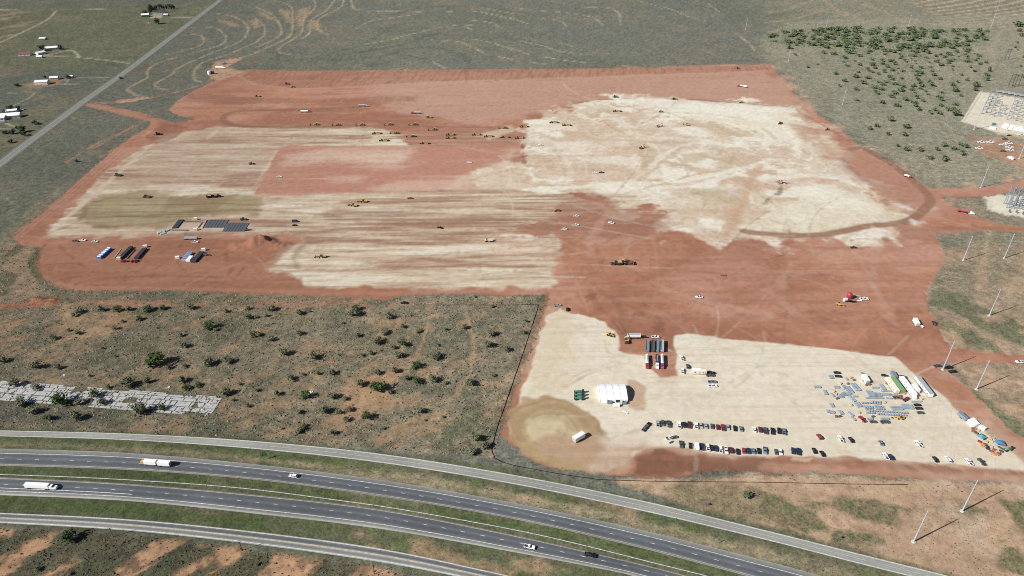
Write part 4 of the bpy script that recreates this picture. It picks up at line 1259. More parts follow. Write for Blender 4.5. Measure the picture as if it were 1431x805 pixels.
F02 = [770, 190, 55, 1050, 130, 62, 905, 128, 55, 820, 138, 70, 1160, 236, 60, 1195, 245, 40, 1000, 278, 48, 1012, 340, 58, 1255, 145, 42, 1378, 128, 34, 1382, 180, 62, 1410, 272, 62, 1115, 175, 24, 865, 435, 110, 820, 430, 60,
       1160, 435, 82, 1265, 425, 78, 1030, 447, 42, 932, 458, 52, 720, 548, 105, 815, 535, 60, 1010, 530, 70, 1035, 575, 50, 1105, 552, 56, 1250, 600, 88, 1292, 637, 30, 25, 420, 64, 325, 458, 56, 200, 455, 70, 208, 565, 64,
       85, 550, 84, 342, 655, 100, 525, 612, 88, 565, 655, 68, 438, 655, 72, 185, 708, 92, 430, 740, 96, 790, 700, 110, 898, 685, 72, 640, 392, 22, 570, 348, 18, 872, 232, 18, 500, 502, 26, 1422, 582, 34, 1332, 548, 30, 1372, 672, 40,
       120, 660, 78, 450, 148, 56, 560, 140, 58, 655, 138, 50, 715, 133, 48, 410, 168, 44, 300, 295, 50, 430, 270, 44, 380, 250, 30, 640, 240, 46, 600, 565, 40, 680, 200, 30, 270, 740, 60]
F12 = [95, 135, 60, 60, 168, 42, 8, 178, 32, 245, 158, 60, 300, 143, 26, 135, 156, 16, 558, 165, 72, 485, 208, 32, 555, 135, 52, 742, 180, 66, 815, 232, 42, 900, 258, 42, 860, 162, 16, 1155, 239, 52, 1312, 272, 68, 1292, 334, 68,
       1390, 358, 48, 1060, 245, 22, 1010, 328, 32, 20, 276, 52, 88, 304, 60, 245, 271, 56, 565, 281, 44, 715, 266, 58, 668, 320, 70, 768, 347, 48, 825, 332, 50, 790, 312, 22, 638, 381, 48, 588, 388, 42, 792, 398, 66, 695, 359, 20,
       165, 380, 74, 318, 402, 76, 460, 384, 22, 890, 452, 64, 990, 404, 82, 772, 480, 62, 680, 484, 58, 430, 488, 62, 345, 491, 42, 260, 493, 32, 200, 516, 64, 838, 517, 58, 900, 538, 54, 985, 531, 84, 1052, 543, 42, 1190, 546, 78,
       1325, 499, 34, 1235, 476, 16, 580, 546, 84, 750, 594, 48, 120, 603, 52, 275, 620, 68, 428, 625, 66, 500, 631, 48, 8, 583, 24, 245, 703, 54, 382, 702, 78, 460, 706, 48, 525, 694, 50, 500, 749, 52, 615, 732, 58, 915, 697, 66,
       1040, 731, 30, 940, 747, 22, 250, 795, 60, 710, 793, 30, 150, 792, 22, 1310, 118, 36, 1215, 62, 26]
FIELD_SHRUBS = []
LIST = [(0, 2, F02), (1, 2, F12), (2, 2, [85, 200, 26, 72, 266, 40]), (1, 3, [240, 8, 58, 425, 24, 52, 10, 745, 36]), (0, 3, [210, 775, 52, 390, 795, 34, 685, 622, 18])]
k_ = 0
for c, r, lst in LIST:
    for i in range(0, len(lst), 3):
        Xs, Ys, w = lst[i:i + 3]
        x, y = tl(c, r, Xs, Ys)
        e_ = plant(x, y, max(1.6, w * mpt(c, r, Xs, Ys) * 0.82), 'g' if k_ % 9 == 4 else 'm', "rounded grey-green mesquite shrub standing in the open scrub field",
              group="mesquite shrubs dotted over the scrub field", parts=w >= 60)
        FIELD_SHRUBS.append((TX[c] + Xs / 3.967, TY[r] + Ys / 3.967, w, e_))
        k_ += 1
FS = [q for q in FIELD_SHRUBS if q[1] < 628]
FS.sort(key=lambda q: q[1])
BANDS = ("topmost", "second", "third", "fourth", "fifth", "sixth", "seventh", "eighth", "lowest")
for b_ in range(9):
    grp = sorted(FS[b_ * len(FS) // 9:(b_ + 1) * len(FS) // 9])
    for i_, q in enumerate(grp):
        sz = "tiny" if q[2] < 30 else "small" if q[2] < 50 else "medium" if q[2] < 75 else "large"
        q[3]["label"] = "%s mesquite shrub, %s from left in the %s of nine field strips" % (sz, ORD[i_], BANDS[b_])
for i_, q in enumerate(sorted(q for q in FIELD_SHRUBS if q[1] >= 628)):
    q[3]["label"] = "small bush on the brushy ground at the bottom left, %s from the left" % ORD[i_]
x, y = tl(1, 2, 688, 575)
plant(x, y, 14.0, 'g', "largest bright green tree in the middle of the scrub field", "green_tree", "tree", h=0.85)
x, y = tl(0, 3, 390, 608)
plant(x, y, 7.5, 'g', "lone green bush below the lower frontage road at bottom left", "green_bush", "shrub")
for (X_, Y_, w_, lb_) in ((1222, 50, 80, "dark green bush by the frontage road, topmost of three near the fence corner"), (1275, 92, 66, "grey-green bush nearest the black fence corner above the frontage road"),
                          (1202, 130, 62, "grey bush closest to the frontage road below the fence corner")):
    x, y = tl(1, 3, X_, Y_)
    plant(x, y, w_ * mpt(1, 3, X_, Y_) * 0.85, 'm', lb_)
x, y = tl(2, 3, 1300, 372)
plant(x, y, 6, 't', "bluish grey bush beside the frontage road in the brown verge scrub")

# thicket, upper right
pc = []


def scatter(poly, n, dmin, tries=60):
    P = np.array(poly)
    out = []
    lo, hi = P.min(0), P.max(0)
    for _ in range(n * tries):
        x, y = random.uniform(lo[0], hi[0]), random.uniform(lo[1], hi[1])
        if not inside(np.array([x]), np.array([y]), poly)[0]:
            continue
        if any((x - a) ** 2 + (y - b) ** 2 < dmin * dmin for a, b in pc):
            continue
        out.append((x, y))
        pc.append((x, y))
        if len(out) >= n:
            break
    return out


TL = "mesquite bush in the dense thicket at the upper right"
TG = "bushes of the upper right thicket"
for X_, Y_, w_ in ((310, 300, 40), (435, 325, 42), (375, 305, 36), (485, 430, 46), (530, 465, 40), (435, 455, 34), (490, 500, 40), (378, 412, 36), (690, 672, 46), (645, 575, 44), (722, 592, 50), (780, 712, 50), (1040, 640, 70), (590, 490, 44),
                   (602, 520, 40), (570, 715, 40), (610, 705, 34), (760, 755, 44), (675, 750, 36), (840, 610, 40), (900, 630, 40), (960, 635, 40), (1045, 510, 50), (1155, 480, 60), (915, 480, 46), (495, 557, 30), (1390, 150, 60), (1412, 200, 40),
                   (460, 300, 44), (120, 272, 50), (160, 312, 30), (228, 375, 22), (400, 480, 26), (285, 360, 18)):
    x, y = tl(3, 0, X_, Y_)
    pc.append((x, y))
    plant(x, y, w_ * mpt(3, 0, X_, Y_) * 0.8, 't', "scattered bush on open ground south of the upper right thicket" if Y_ > 260 else TL, group="bushes scattered below the thicket" if Y_ > 260 else TG, parts=w_ > 48)
for X_, Y_, w_ in ((770, 45, 44), (720, 20, 34), (845, 45, 44), (905, 90, 40), (980, 95, 50), (980, 20, 44), (1080, 65, 44), (940, 40, 36), (1100, 25, 40), (1040, 35, 44), (1080, 15, 36)):
    x, y = tl(3, 1, X_, Y_)
    pc.append((x, y))
    plant(x, y, w_ * mpt(3, 1, X_, Y_) * 0.8, 't', "scattered bush on open ground south of the upper right thicket", group="bushes scattered below the thicket", parts=w_ > 48)
D1 = tp(3, 0, 20, 205, 90, 185, 180, 170, 300, 158, 700, 160, 900, 160, 1230, 172, 1240, 215, 1120, 262, 960, 278, 860, 292, 700, 296, 470, 290, 280, 265, 140, 255, 30, 235)
for x, y in scatter(D1, 165, 11.5):
    plant(x, y, random.uniform(11, 19), 't', TL, "thicket_bush", group=TG, parts=False, h=random.uniform(.45, .8))
D2 = tp(3, 0, 360, 290, 700, 300, 960, 290, 1120, 270, 1240, 330, 1220, 370, 960, 380, 960, 500, 1080, 620, 900, 640, 700, 560, 560, 440, 460, 390)
for x, y in scatter(D2, 110, 15):
    plant(x, y, random.uniform(5, 13), 't', "small bush in the thinning lower part of the upper right thicket", "scrub_bush", group="bushes of the thinning lower thicket", parts=False, h=random.uniform(.5, .9))
D3 = tp(3, 0, 960, 330, 1240, 300, 1240, 440, 1180, 520, 1000, 560)
for x, y in scatter(D3, 14, 24):
    plant(x, y, random.uniform(6, 11), 't', "small bush in the thinning lower part of the upper right thicket", "scrub_bush", group="bushes of the thinning lower thicket", parts=False)
for X_, Y_, w_ in ((1375, 265, 30), (1390, 240, 24), (1420, 320, 30), (1410, 370, 26), (1425, 430, 30), (1390, 280, 20), (1405, 175, 40)):
    x, y = tl(3, 0, X_, Y_)
    plant(x, y, w_ * mpt(3, 0, X_, Y_) * 0.7, 't', "small bush behind the substation near the right edge", group="bushes behind the substation", parts=False)

# trees round the farmsteads, upper left
def farm(lst, c, r, label, group, h=1.0):
    for i in range(0, len(lst), 3):
        Xs, Ys, w = lst[i:i + 3]
        x, y = tl(c, r, Xs, Ys)
        nth = sorted((lst[k], lst[k + 1]) for k in range(0, len(lst), 3)).index((Xs, Ys))
        plant(x, y, w * mpt(c, r, Xs, Ys) * 0.75, 'd', label if len(lst) == 3 else label + ", %s from the left" % ORD[nth], "farm_tree", "tree", group, True, h)


farm([808, 82, 34, 835, 75, 44, 852, 64, 30, 835, 55, 34], 0, 0, "big dark tree at the left end of the farm windbreak", "big trees at the windbreak farm", 0.85)
farm([858, 52, 18, 872, 52, 18, 885, 52, 18, 898, 52, 18, 912, 52, 18, 926, 52, 18, 940, 52, 18, 952, 52, 18, 965, 52, 20], 0, 0, "dark conical tree in the windbreak row behind the dark-roofed house", "windbreak row of conical trees", 1.5)
farm([878, 132, 50], 0, 0, "round dark tree alone below the windbreak farm drive", None, 0.7)
farm([236, 282, 46], 0, 0, "large round dark tree beside the long white-roofed farmhouse", None, 0.8)
farm([335, 275, 38], 0, 0, "round dark tree at the right end of the long white-roofed farmhouse", None, 0.7)
farm([375, 435, 32], 0, 0, "dark tree beside the small white shed by the lane", None, 0.7)
farm([252, 433, 22], 0, 0, "small dark tree between the two white-roofed sheds", None, 0.7)
farm([60, 612, 40, 105, 612, 34, 35, 625, 30], 0, 0, "dark tree behind the white buildings at the left edge", "trees behind the left edge buildings", 0.75)
farm([120, 735, 60, 140, 752, 44, 70, 742, 50, 20, 742, 40, 90, 715, 30], 0, 0, "leafy tree in the clump by the county road", "tree clump by the county road", 0.6)
farm([190, 690, 34, 215, 690, 26, 667, 437, 22], 0, 0, "bush on the verge of the county road", "bushes along the county road verge", 0.6)
farm([423, 103, 30], 0, 1, "lone dark bush on the prairie left of the site berm", None, 0.6)
farm([90, 480, 26, 60, 792, 36], 0, 0, "low dark bush at the left end of the dirt yard", "low bushes on the left paddocks", 0.6)

BRUSH_POLYS = (D1, D2)
# low scrub, weeds and grass: nobody could count it
def sample(fields, xs, ys):
    jr = np.clip(np.searchsorted(rows, ys), 1, NR - 2)
    u = xs / np.interp(ys, rows, hw)
    ic = np.clip(np.searchsorted(ts, u), 1, NC - 2)
    k = jr * NC + ic
    return [f[k] for f in fields]


def tufts(name, label, poly, n, smin, smax, palette, seed, soil_cut=0.05, hgt=0.7):
    r = np.random.default_rng(seed)
    P = np.array(poly)
    lo, hi = P.min(0), P.max(0)
    xs = r.uniform(lo[0], hi[0], n * 3).astype(np.float32)
    ys = r.uniform(lo[1], hi[1], n * 3).astype(np.float32)
    ok = inside(xs, ys, poly)
    c, v, z, dn, cl = sample([C, VEG, Z, F['mid'], CLS], xs, ys)
    sat = (c[:, 0] - c[:, 2]) / (c[:, 0] + 1e-3)
    ok &= (r.random(n * 3) < np.clip(1.25 - (sat - 0.3) * 3.2, 0.06, 1) * (0.35 + 0.65 * dn)) & (cl != 1) & (cl != 2) & (cl != 3)
    for (A_, B_) in ((FR[1], FR[2]), (WB[1], WB[2]), (EB[1], EB[2]), (LF[1], LF[2])):
        ok &= ~inside(xs, ys, list(map(tuple, np.concatenate([A_, B_[::-1]])[::3])))
    idx = np.nonzero(ok)[0][:n]
    xs, ys, z = xs[idx], ys[idx], z[idx]
    m = len(xs)
    s = r.uniform(smin, smax, m) * (0.6 + 0.8 * r.random(m) ** 2)
    a = r.uniform(0, 6.28, m)
    V = np.zeros((m, 5, 3), np.float32)
    for k in range(4):
        t = a + k * 1.5708 + r.uniform(-.3, .3, m)
        rr = s * r.uniform(.35, .6, m)
        V[:, k, 0] = xs + np.cos(t) * rr
        V[:, k, 1] = ys + np.sin(t) * rr
        V[:, k, 2] = z - 0.05
    V[:, 4, 0] = xs + r.uniform(-.2, .2, m) * s
    V[:, 4, 1] = ys + r.uniform(-.2, .2, m) * s
    V[:, 4, 2] = z + s * hgt * r.uniform(.5, 1.1, m)
    base = (np.arange(m) * 5)[:, None]
    tri = np.concatenate([base + np.array([[k, (k + 1) % 4, 4]]) for k in range(4)], 1).reshape(-1, 3)
    me = bpy.data.meshes.new(name)
    me.vertices.add(m * 5)
    me.vertices.foreach_set("co", V.ravel())
    me.loops.add(tri.size)
    me.loops.foreach_set("vertex_index", tri.ravel().astype(np.int32))
    me.polygons.add(len(tri))
    me.polygons.foreach_set("loop_start", np.arange(0, tri.size, 3, dtype=np.int32))
    pal = np.array(palette, np.float32)
    cc = pal[r.integers(0, len(pal), m)] * r.uniform(.75, 1.25, (m, 1))
    cc = np.repeat(np.concatenate([cc, np.ones((m, 1))], 1), 5, 0).astype(np.float32)
    at = me.attributes.new("soil", 'FLOAT_COLOR', 'POINT')
    at.data.foreach_set("color", cc.ravel())
    me.materials.append(ROADM)
    me.update()
    return tag(link(bpy.data.objects.new(name, me)), label, kind="stuff")


scrub = [alb(112, 110, 88), alb(98, 100, 76), alb(124, 118, 94), alb(84, 90, 64), alb(136, 124, 96)]
green = [alb(84, 94, 56), alb(96, 104, 66), alb(72, 84, 46), alb(110, 108, 76)]
tufts("scrub_tufts", "low grey-green scrub and weeds over the field", FIELD, 34000, 0.6, 1.7, scrub + [alb(160, 134, 104), alb(92, 90, 74)], 1)
tufts("brush_cover", "dense low brush below the lower frontage road", SW, 22000, 0.5, 1.3, [alb(92, 86, 62), alb(72, 74, 48), alb(108, 98, 76), alb(60, 62, 44)], 2)
tufts("verge_grass", "grass and weeds on the highway verges and median", VERGE, 26000, 0.35, 0.9, green, 3, hgt=0.5)
tufts("sand_weeds", "sparse weeds on the sandy ground below the lot", SOUTH, 5000, 0.4, 1.0, [alb(120, 108, 78), alb(98, 100, 66), alb(136, 118, 88)], 4)
tufts("dry_weeds", "weeds on the dry ground around the power poles", EAST, 5000, 0.5, 1.3, [alb(150, 132, 102), alb(124, 120, 92), alb(112, 112, 80)], 5, hgt=.45)
tufts("pasture_brush", "low brush scattered over the pasture beside the thicket", pl(1060, 60, 1100, 30, 1440, 20, 1440, 240, 1310, 262, 1230, 220, 1130, 145, 1085, 95), 8000, 0.8, 2.0, [alb(136, 132, 108), alb(120, 122, 96), alb(150, 140, 114), alb(108, 112, 84)], 6, hgt=.4)
tufts("thicket_understory", "low green brush filling the gaps of the upper right thicket", D1, 2600, 2.0, 5.5, [alb(96, 110, 74), alb(84, 100, 64), alb(116, 122, 90)], 7, hgt=.5)
tufts("thin_understory", "low grey-green brush between the lower thicket bushes", D2, 2200, 1.2, 3.6, [alb(104, 114, 82), alb(120, 122, 94), alb(92, 102, 72)], 8, hgt=.45)
# ------------------------------------------------------------------ vehicles and machines (forward is +X, wheels on z = 0)
GLASS = mat("dark_glass", (0.02, 0.025, 0.03), 0.15, noise=0.05, spec=0.6)
TYRE = mat("tyre_rubber", (0.02, 0.02, 0.02), 0.9)
STEEL = mat("galvanised_steel", (0.45, 0.47, 0.5), 0.45, 0.3, noise=0.15, scale=0.8)
DARKM = mat("dark_steel", (0.035, 0.035, 0.04), 0.6)
CATY = mat("machine_yellow", (0.36, 0.25, 0.10), 0.6, noise=0.25, scale=0.6)
PAINT = {}
for n_, c_ in dict(white=(0.80, 0.80, 0.80), silver=(0.34, 0.36, 0.38), grey=(0.08, 0.085, 0.09), slate=(0.16, 0.21, 0.26), black=(0.012, 0.012, 0.015), navy=(0.02, 0.03, 0.07), red=(0.30, 0.03, 0.045),
                   maroon=(0.12, 0.018, 0.03), blue=(0.04, 0.13, 0.42), yellow=(0.50, 0.33, 0.08), green=(0.16, 0.31, 0.15), teal=(0.06, 0.22, 0.16), cream=(0.72, 0.66, 0.52), orange=(0.50, 0.22, 0.11), tan=(0.5, 0.4, 0.25),
                   brown=(0.2, 0.11, 0.07), purple=(0.25, 0.08, 0.16)).items():
    PAINT[n_] = mat(n_ + "_paint", c_, 0.38, noise=0.06, scale=1.0, spec=0.5)
PROTO = {}


def wheel_mesh(r, w):
    k = ("wheel", r, w)
    if k not in PROTO:
        PROTO[k] = MB().tube((0, -w / 2, 0), (0, w / 2, 0), r, r, 12).mesh("wheel", TYRE)
    return PROTO[k]


def wheels(root, xs, ys, r, w):
    for x in xs:
        for y in ys:
            o = link(bpy.data.objects.new("wheel", wheel_mesh(r, w)), root)
            o.location = (x, y, r)


def cached(fn):
    def g(*a):
        k = (fn.__name__,) + a
        if k not in PROTO:
            root = empty(fn.__name__)
            fn(root, *a)
            register(root)
            PROTO[k] = [root, False]
        p = PROTO[k]
        if not p[1]:
            p[1] = True
            return p[0]
        return copy_tree(p[0])
    return g


@cached
def pickup_truck(t, col):
    b = MB()
    b.prism([(-2.9, .5), (2.85, .5), (2.9, .85), (2.75, 1.08), (1.35, 1.16), (-.75, 1.16), (-.78, .78), (-2.78, .78), (-2.8, 1.12), (-2.92, 1.12)], -.98, .98)
    for s in (-1, 1):
        b.box(-1.83, s * .93, .8, 2.1, .1, .36)
    b.build("body", PAINT[col], t)
    MB().prism([(1.25, 1.17), (-.72, 1.17), (-.6, 1.78), (.45, 1.78)], -.9, .9, .13, 1.5).build("windows", GLASS, t)
    MB().box(-.1, 0, 1.785, 1.1, 1.5, .09, taper=.9).build("roof", PAINT[col], t)
    MB().box(-1.82, 0, .79, 1.9, 1.7, .02).build("bed_floor", DARKM, t)
    wheels(t, (-1.85, 1.85), (-.88, .88), .4, .26)


@cached
def sport_utility_car(t, col):
    MB().prism([(-2.4, .42), (2.35, .42), (2.42, .8), (2.2, 1.02), (1.1, 1.12), (-2.4, 1.12)], -.95, .95).build("body", PAINT[col], t)
    MB().prism([(1.1, 1.13), (-2.38, 1.13), (-2.1, 1.68), (.35, 1.68)], -.88, .88, .14, 1.4).build("windows", GLASS, t)
    MB().box(-.9, 0, 1.685, 2.4, 1.45, .08, taper=.92).build("roof", PAINT[col], t)
    wheels(t, (-1.45, 1.45), (-.85, .85), .37, .24)


@cached
def sedan_car(t, col):
    MB().prism([(-2.3, .35), (2.3, .35), (2.35, .65), (2.1, .86), (1.0, .95), (-1.5, .98), (-2.3, .92)], -.9, .9).build("body", PAINT[col], t)
    MB().prism([(1.0, .96), (-1.55, .98), (-.95, 1.4), (.15, 1.4)], -.82, .82, .15, 1.2).build("windows", GLASS, t)
    MB().box(-.4, 0, 1.405, 1.15, 1.3, .07, taper=.9).build("roof", PAINT[col], t)
    wheels(t, (-1.35, 1.4), (-.8, .8), .33, .22)


@cached
def cargo_van(t, col):
    MB().prism([(-2.9, .4), (2.9, .4), (2.95, .9), (2.5, 1.25), (1.75, 2.2), (-2.85, 2.3)], -1.0, 1.0, .08, 1.8).build("body", PAINT[col], t)
    MB().quad((2.52, -.85, 1.3), (2.52, .85, 1.3), (1.88, .8, 2.1), (1.88, -.8, 2.1)).build("windscreen", GLASS, t)
    wheels(t, (-1.8, 1.8), (-.9, .9), .38, .25)


def _cab(t, x, col):
    """conventional tractor unit, its fifth wheel at x; nose towards +X"""
    MB().prism([(x - .6, .9), (x + 5.6, .9), (x + 5.7, 1.5), (x + 5.3, 1.95), (x + 3.6, 2.15), (x + 3.2, 2.15), (x + 2.9, 3.1), (x + .9, 3.2), (x + .9, 1.3), (x - .6, 1.25)], -1.2, 1.2, .12, 2.4).build("cab", PAINT[col], t)
    MB().quad((x + 3.28, -.95, 2.2), (x + 3.28, .95, 2.2), (x + 2.98, .9, 3.0), (x + 2.98, -.9, 3.0)).build("windscreen", GLASS, t)
    MB().box(x - 1.2, 0, .85, 3.6, .9, .3).build("chassis", DARKM, t)
    b = MB()
    for s in (-1, 1):
        b.tube((x + .75, s * 1.1, 1.2), (x + .75, s * 1.1, 3.6), .1, .1, 6)
    b.build("exhaust_stacks", STEEL, t)
    wheels(t, (x - 1.7, x - .4), (-1.0, 1.0), .5, .5)
    wheels(t, (x + 4.4,), (-1.05, 1.05), .5, .32)


def _box_trailer(t, x0, L, col, h=2.75, axles=2, roof=None):
    b = MB().box(x0 - L / 2, 0, 1.15, L, 2.6, h)
    bo = b.build("trailer_box", PAINT[col], t)
    rb = MB()
    for i in range(int(L / 1.2)):
        rb.box(x0 - .6 - i * 1.2, 0, 1.15 + h, .08, 2.55, .02)
    tag(rb.build("roof_bows", PAINT[roof or col], bo), kind="stuff")
    MB().box(x0 - L + .04, 0, 1.2, .05, 2.4, h - .15).v and None
    for s in (-1, 1):
        MB().box(x0 - L - .03, s * .62, 1.25, .05, 1.18, h - .25).build("rear_door", PAINT["silver"], t)
    wheels(t, [x0 - L + 1.4 + 1.3 * i for i in range(axles)], (-1.0, 1.0), .5, .5)


@cached
def box_semi_truck(t, cab, box):
    _cab(t, 5.5, cab)
    _box_trailer(t, 6.2, 16.1, box)


@cached
def double_trailer_truck(t, cab, box):
    MB().prism([(10.0, .9), (13.0, .9), (13.1, 1.6), (12.9, 2.9), (11.3, 3.0), (11.3, 1.3), (10.0, 1.25)], -1.2, 1.2, .1, 2.4).build("cab", PAINT[cab], t)
    MB().quad((13.08, -1.0, 1.75), (13.08, 1.0, 1.75), (12.95, .95, 2.75), (12.95, -.95, 2.75)).build("windscreen", GLASS, t)
    MB().box(9.8, 0, .8, 3.6, .9, .3).build("chassis", DARKM, t)
    wheels(t, (9.4,), (-1.0, 1.0), .5, .5)
    wheels(t, (12.2,), (-1.05, 1.05), .5, .32)
    _box_trailer(t, 10.6, 8.6, box, axles=1)
    MB().box(1.3, 0, .8, 1.6, .2, .2).build("dolly_bar", DARKM, t)
    _box_trailer(t, .9, 8.6, box, axles=1)
    wheels(t, (-.4,), (-1.0, 1.0), .5, .5)


@cached
def tank_semi_truck(t, cab, tank):
    _cab(t, 4.0, cab)
    b = MB()
    b.tube((4.6, 0, 2.35), (4.1, 0, 2.35), .9, 1.22, 12)
    b.tube((4.1, 0, 2.35), (-6.6, 0, 2.25), 1.22, 1.22, 12, False)
    b.tube((-6.6, 0, 2.25), (-7.1, 0, 2.25), 1.22, .9, 12)
    tk = b.build("tank", PAINT[tank], t)
    w = MB()
    w.box(-1.2, 0, 3.5, 8.0, .5, .08)
    w.build("walkway", STEEL, tk)
    MB().box(-1.5, 0, .9, 11.0, 1.0, .3).build("trailer_frame", DARKM, t)
    wheels(t, (-6.0, -4.7), (-1.0, 1.0), .5, .5)


@cached
def end_dump_trailer(t, col):
    L, b = 14.5, MB()
    for s in (-1, 1):
        b.box(0, s * 1.25, 1.3, L, .1, 1.7)
    b.box(L / 2 - .05, 0, 1.3, .1, 2.4, 1.7)
    b.box(-L / 2 + .05, 0, 1.3, .1, 2.4, 1.7)
    b.box(0, 0, 1.2, L, 2.55, .12)
    b.build("dump_body", PAINT[col], t)
    MB().box(0, 0, 2.45, L - .3, 2.4, .06).build("tarp", PAINT[col], t)
    ribs = MB()
    for i in range(11):
        for s in (-1, 1):
            ribs.box(-6.6 + 1.3 * i, s * 1.33, 1.35, .12, .06, 1.6)
    tag(ribs.build("side_ribs", PAINT[col], t), kind="stuff")
    MB().box(0, 0, .85, L - 1, .9, .34).build("trailer_frame", DARKM, t)
    wheels(t, (-6.0, -4.7, -3.4), (-1.0, 1.0), .5, .5)
    MB().box(5.2, 0, 0, .25, 1.6, .86).build("landing_gear", DARKM, t)


@cached
def pan_scraper(t, cab):
    """articulated tractor pulling a scraper pan"""
    MB().box(4.4, 0, 1.1, 4.6, 1.5, 1.0, taper=.92).build("hood", CATY, t)
    MB().box(3.1, 0, 2.1, 1.8, 1.7, 1.5, taper=.86).build("cab", GLASS, t)
    MB().box(3.1, 0, 3.61, 1.7, 1.6, .12).build("cab_roof", PAINT[cab], t)
    MB().box(4.2, 0, .75, 5.4, 1.1, .4).build("chassis", DARKM, t)
    wheels(t, (2.5, 5.7), (-1.35, 1.35), 1.0, .85)
    g = MB().tube((2.0, 0, 1.0), (0.6, 0, 2.5), .28, .28, 8)
    g.tube((.6, 0, 2.5), (-.8, 1.7, 1.6), .22, .22, 6).tube((.6, 0, 2.5), (-.8, -1.7, 1.6), .22, .22, 6)
    g.build("gooseneck", CATY, t)
    b = MB()
    for s in (-1, 1):
        b.prism([(-4.9, .5), (-.4, .4), (.2, 1.2), (-.3, 2.2), (-4.9, 2.4)], s * 1.75 - .09, s * 1.75 + .09)
    b.box(-2.6, 0, .45, 4.6, 3.3, .15)
    b.box(-4.9, 0, .5, .2, 3.5, 1.9)
    b.build("bowl", CATY, t)
    MB().box(-2.6, 0, .62, 4.2, 3.2, 1.1, taper=.72).build("load", mat("loaded_earth", alb(160, 104, 78), .95), t)
    MB().box(-6.0, 0, 1.0, 2.0, .8, .9).build("rear_frame", CATY, t)
    wheels(t, (-6.3,), (-1.35, 1.35), 1.0, .85)


def track(t, y, L, h, w):
    MB().prism([(-L / 2 + h * .4, 0), (L / 2 - h * .4, 0), (L / 2, h * .45), (L / 2 - h * .35, h), (-L / 2 + h * .35, h), (-L / 2, h * .45)], y - w / 2, y + w / 2).build("track", DARKM, t)


@cached
def bulldozer(t, col):
    for s in (-1, 1):
        track(t, s * 1.25, 4.4, 1.2, .65)
    MB().box(.9, 0, .9, 3.2, 1.5, 1.3, taper=.93).build("hood", PAINT[col], t)
    MB().box(-1.0, 0, 1.2, 1.9, 1.8, 1.9, taper=.88).build("cab", GLASS, t)
    MB().box(-1.0, 0, 3.11, 1.9, 1.9, .14).build("cab_roof", PAINT[col], t)
    MB().prism([(3.1, .05), (3.25, .05), (3.05, .8), (3.3, 1.6), (3.15, 1.6), (2.85, .8)], -2.1, 2.1).build("blade", PAINT[col], t)
    for s in (-1, 1):
        MB().tube((0, s * 1.7, .7), (3.0, s * 1.5, .6), .13, .13, 6).build("push_arm", PAINT[col], t)
    MB().prism([(-2.4, 1.2), (-3.4, 1.3), (-3.6, .1), (-3.35, .1), (-3.1, .9), (-2.4, .8)], -.5, .5).build("ripper", DARKM, t)


@cached
def excavator(t, col):
    for s in (-1, 1):
        track(t, s * 1.35, 5.0, 1.0, .7)
    MB().box(-.4, 0, 1.2, 4.2, 2.9, 1.2, taper=.95).build("house", PAINT[col], t)
    MB().box(-2.2, 0, 1.2, 1.0, 2.8, 1.7, taper=.95).build("counterweight", DARKM, t)
    MB().box(1.0, .95, 2.42, 1.7, 1.0, 1.1, taper=.88).build("cab", GLASS, t)
    MB().prism([(1.0, 1.6), (1.4, 1.5), (4.0, 5.2), (6.6, 4.6), (6.6, 5.0), (3.8, 5.8)], -.28, .28).build("boom", PAINT[col], t)
    MB().prism([(6.2, 5.3), (6.7, 5.2), (6.5, 2.2), (6.2, 2.2)], -.2, .2).build("stick", PAINT[col], t)
    MB().prism([(6.6, 2.3), (6.1, 2.3), (5.2, 1.7), (5.2, 1.0), (6.2, .7), (6.8, 1.1)], -.6, .6).build("bucket", DARKM, t)


@cached
def motor_grader(t, col):
    MB().box(-2.6, 0, 1.1, 3.2, 1.3, 1.2, taper=.93).build("hood", PAINT[col], t)
    MB().box(-.3, 0, 1.3, 1.6, 1.7, 1.9, taper=.87).build("cab", GLASS, t)
    MB().box(-.3, 0, 3.21, 1.6, 1.6, .1).build("cab_roof", PAINT[col], t)
    MB().prism([(.4, 1.6), (.4, 2.1), (3.6, 2.0), (5.0, 1.2), (5.0, .9), (3.4, 1.6)], -.25, .25).build("frame", PAINT[col], t)
    MB().box(2.2, 0, .1, .15, 4.0, .65, rz=R(25)).build("blade", DARKM, t)
    wheels(t, (-3.2, -1.6), (-1.05, 1.05), .7, .45)
    wheels(t, (4.8,), (-1.0, 1.0), .68, .4)


@cached
def soil_roller(t, col):
    MB().box(-1.5, 0, .9, 2.8, 1.6, 1.0, taper=.92).build("hood", PAINT[col], t)
    MB().box(.1, 0, 1.0, 1.3, 1.6, 1.8, taper=.9).build("cab", GLASS, t)
    MB().box(.1, 0, 2.81, 1.5, 1.7, .1).build("cab_roof", PAINT[col], t)
    MB().tube((2.2, -1.05, .75), (2.2, 1.05, .75), .75, .75, 14).build("drum", DARKM, t)
    b = MB()
    for s in (-1, 1):
        b.box(1.9, s * 1.17, .55, 2.4, .14, .4)
    b.box(3.05, 0, .55, .16, 2.4, .4)
    b.box(.75, 0, .55, .16, 2.4, .4)
    b.build("drum_frame", PAINT[col], t)
    wheels(t, (-1.5,), (-.9, .9), .75, .55)


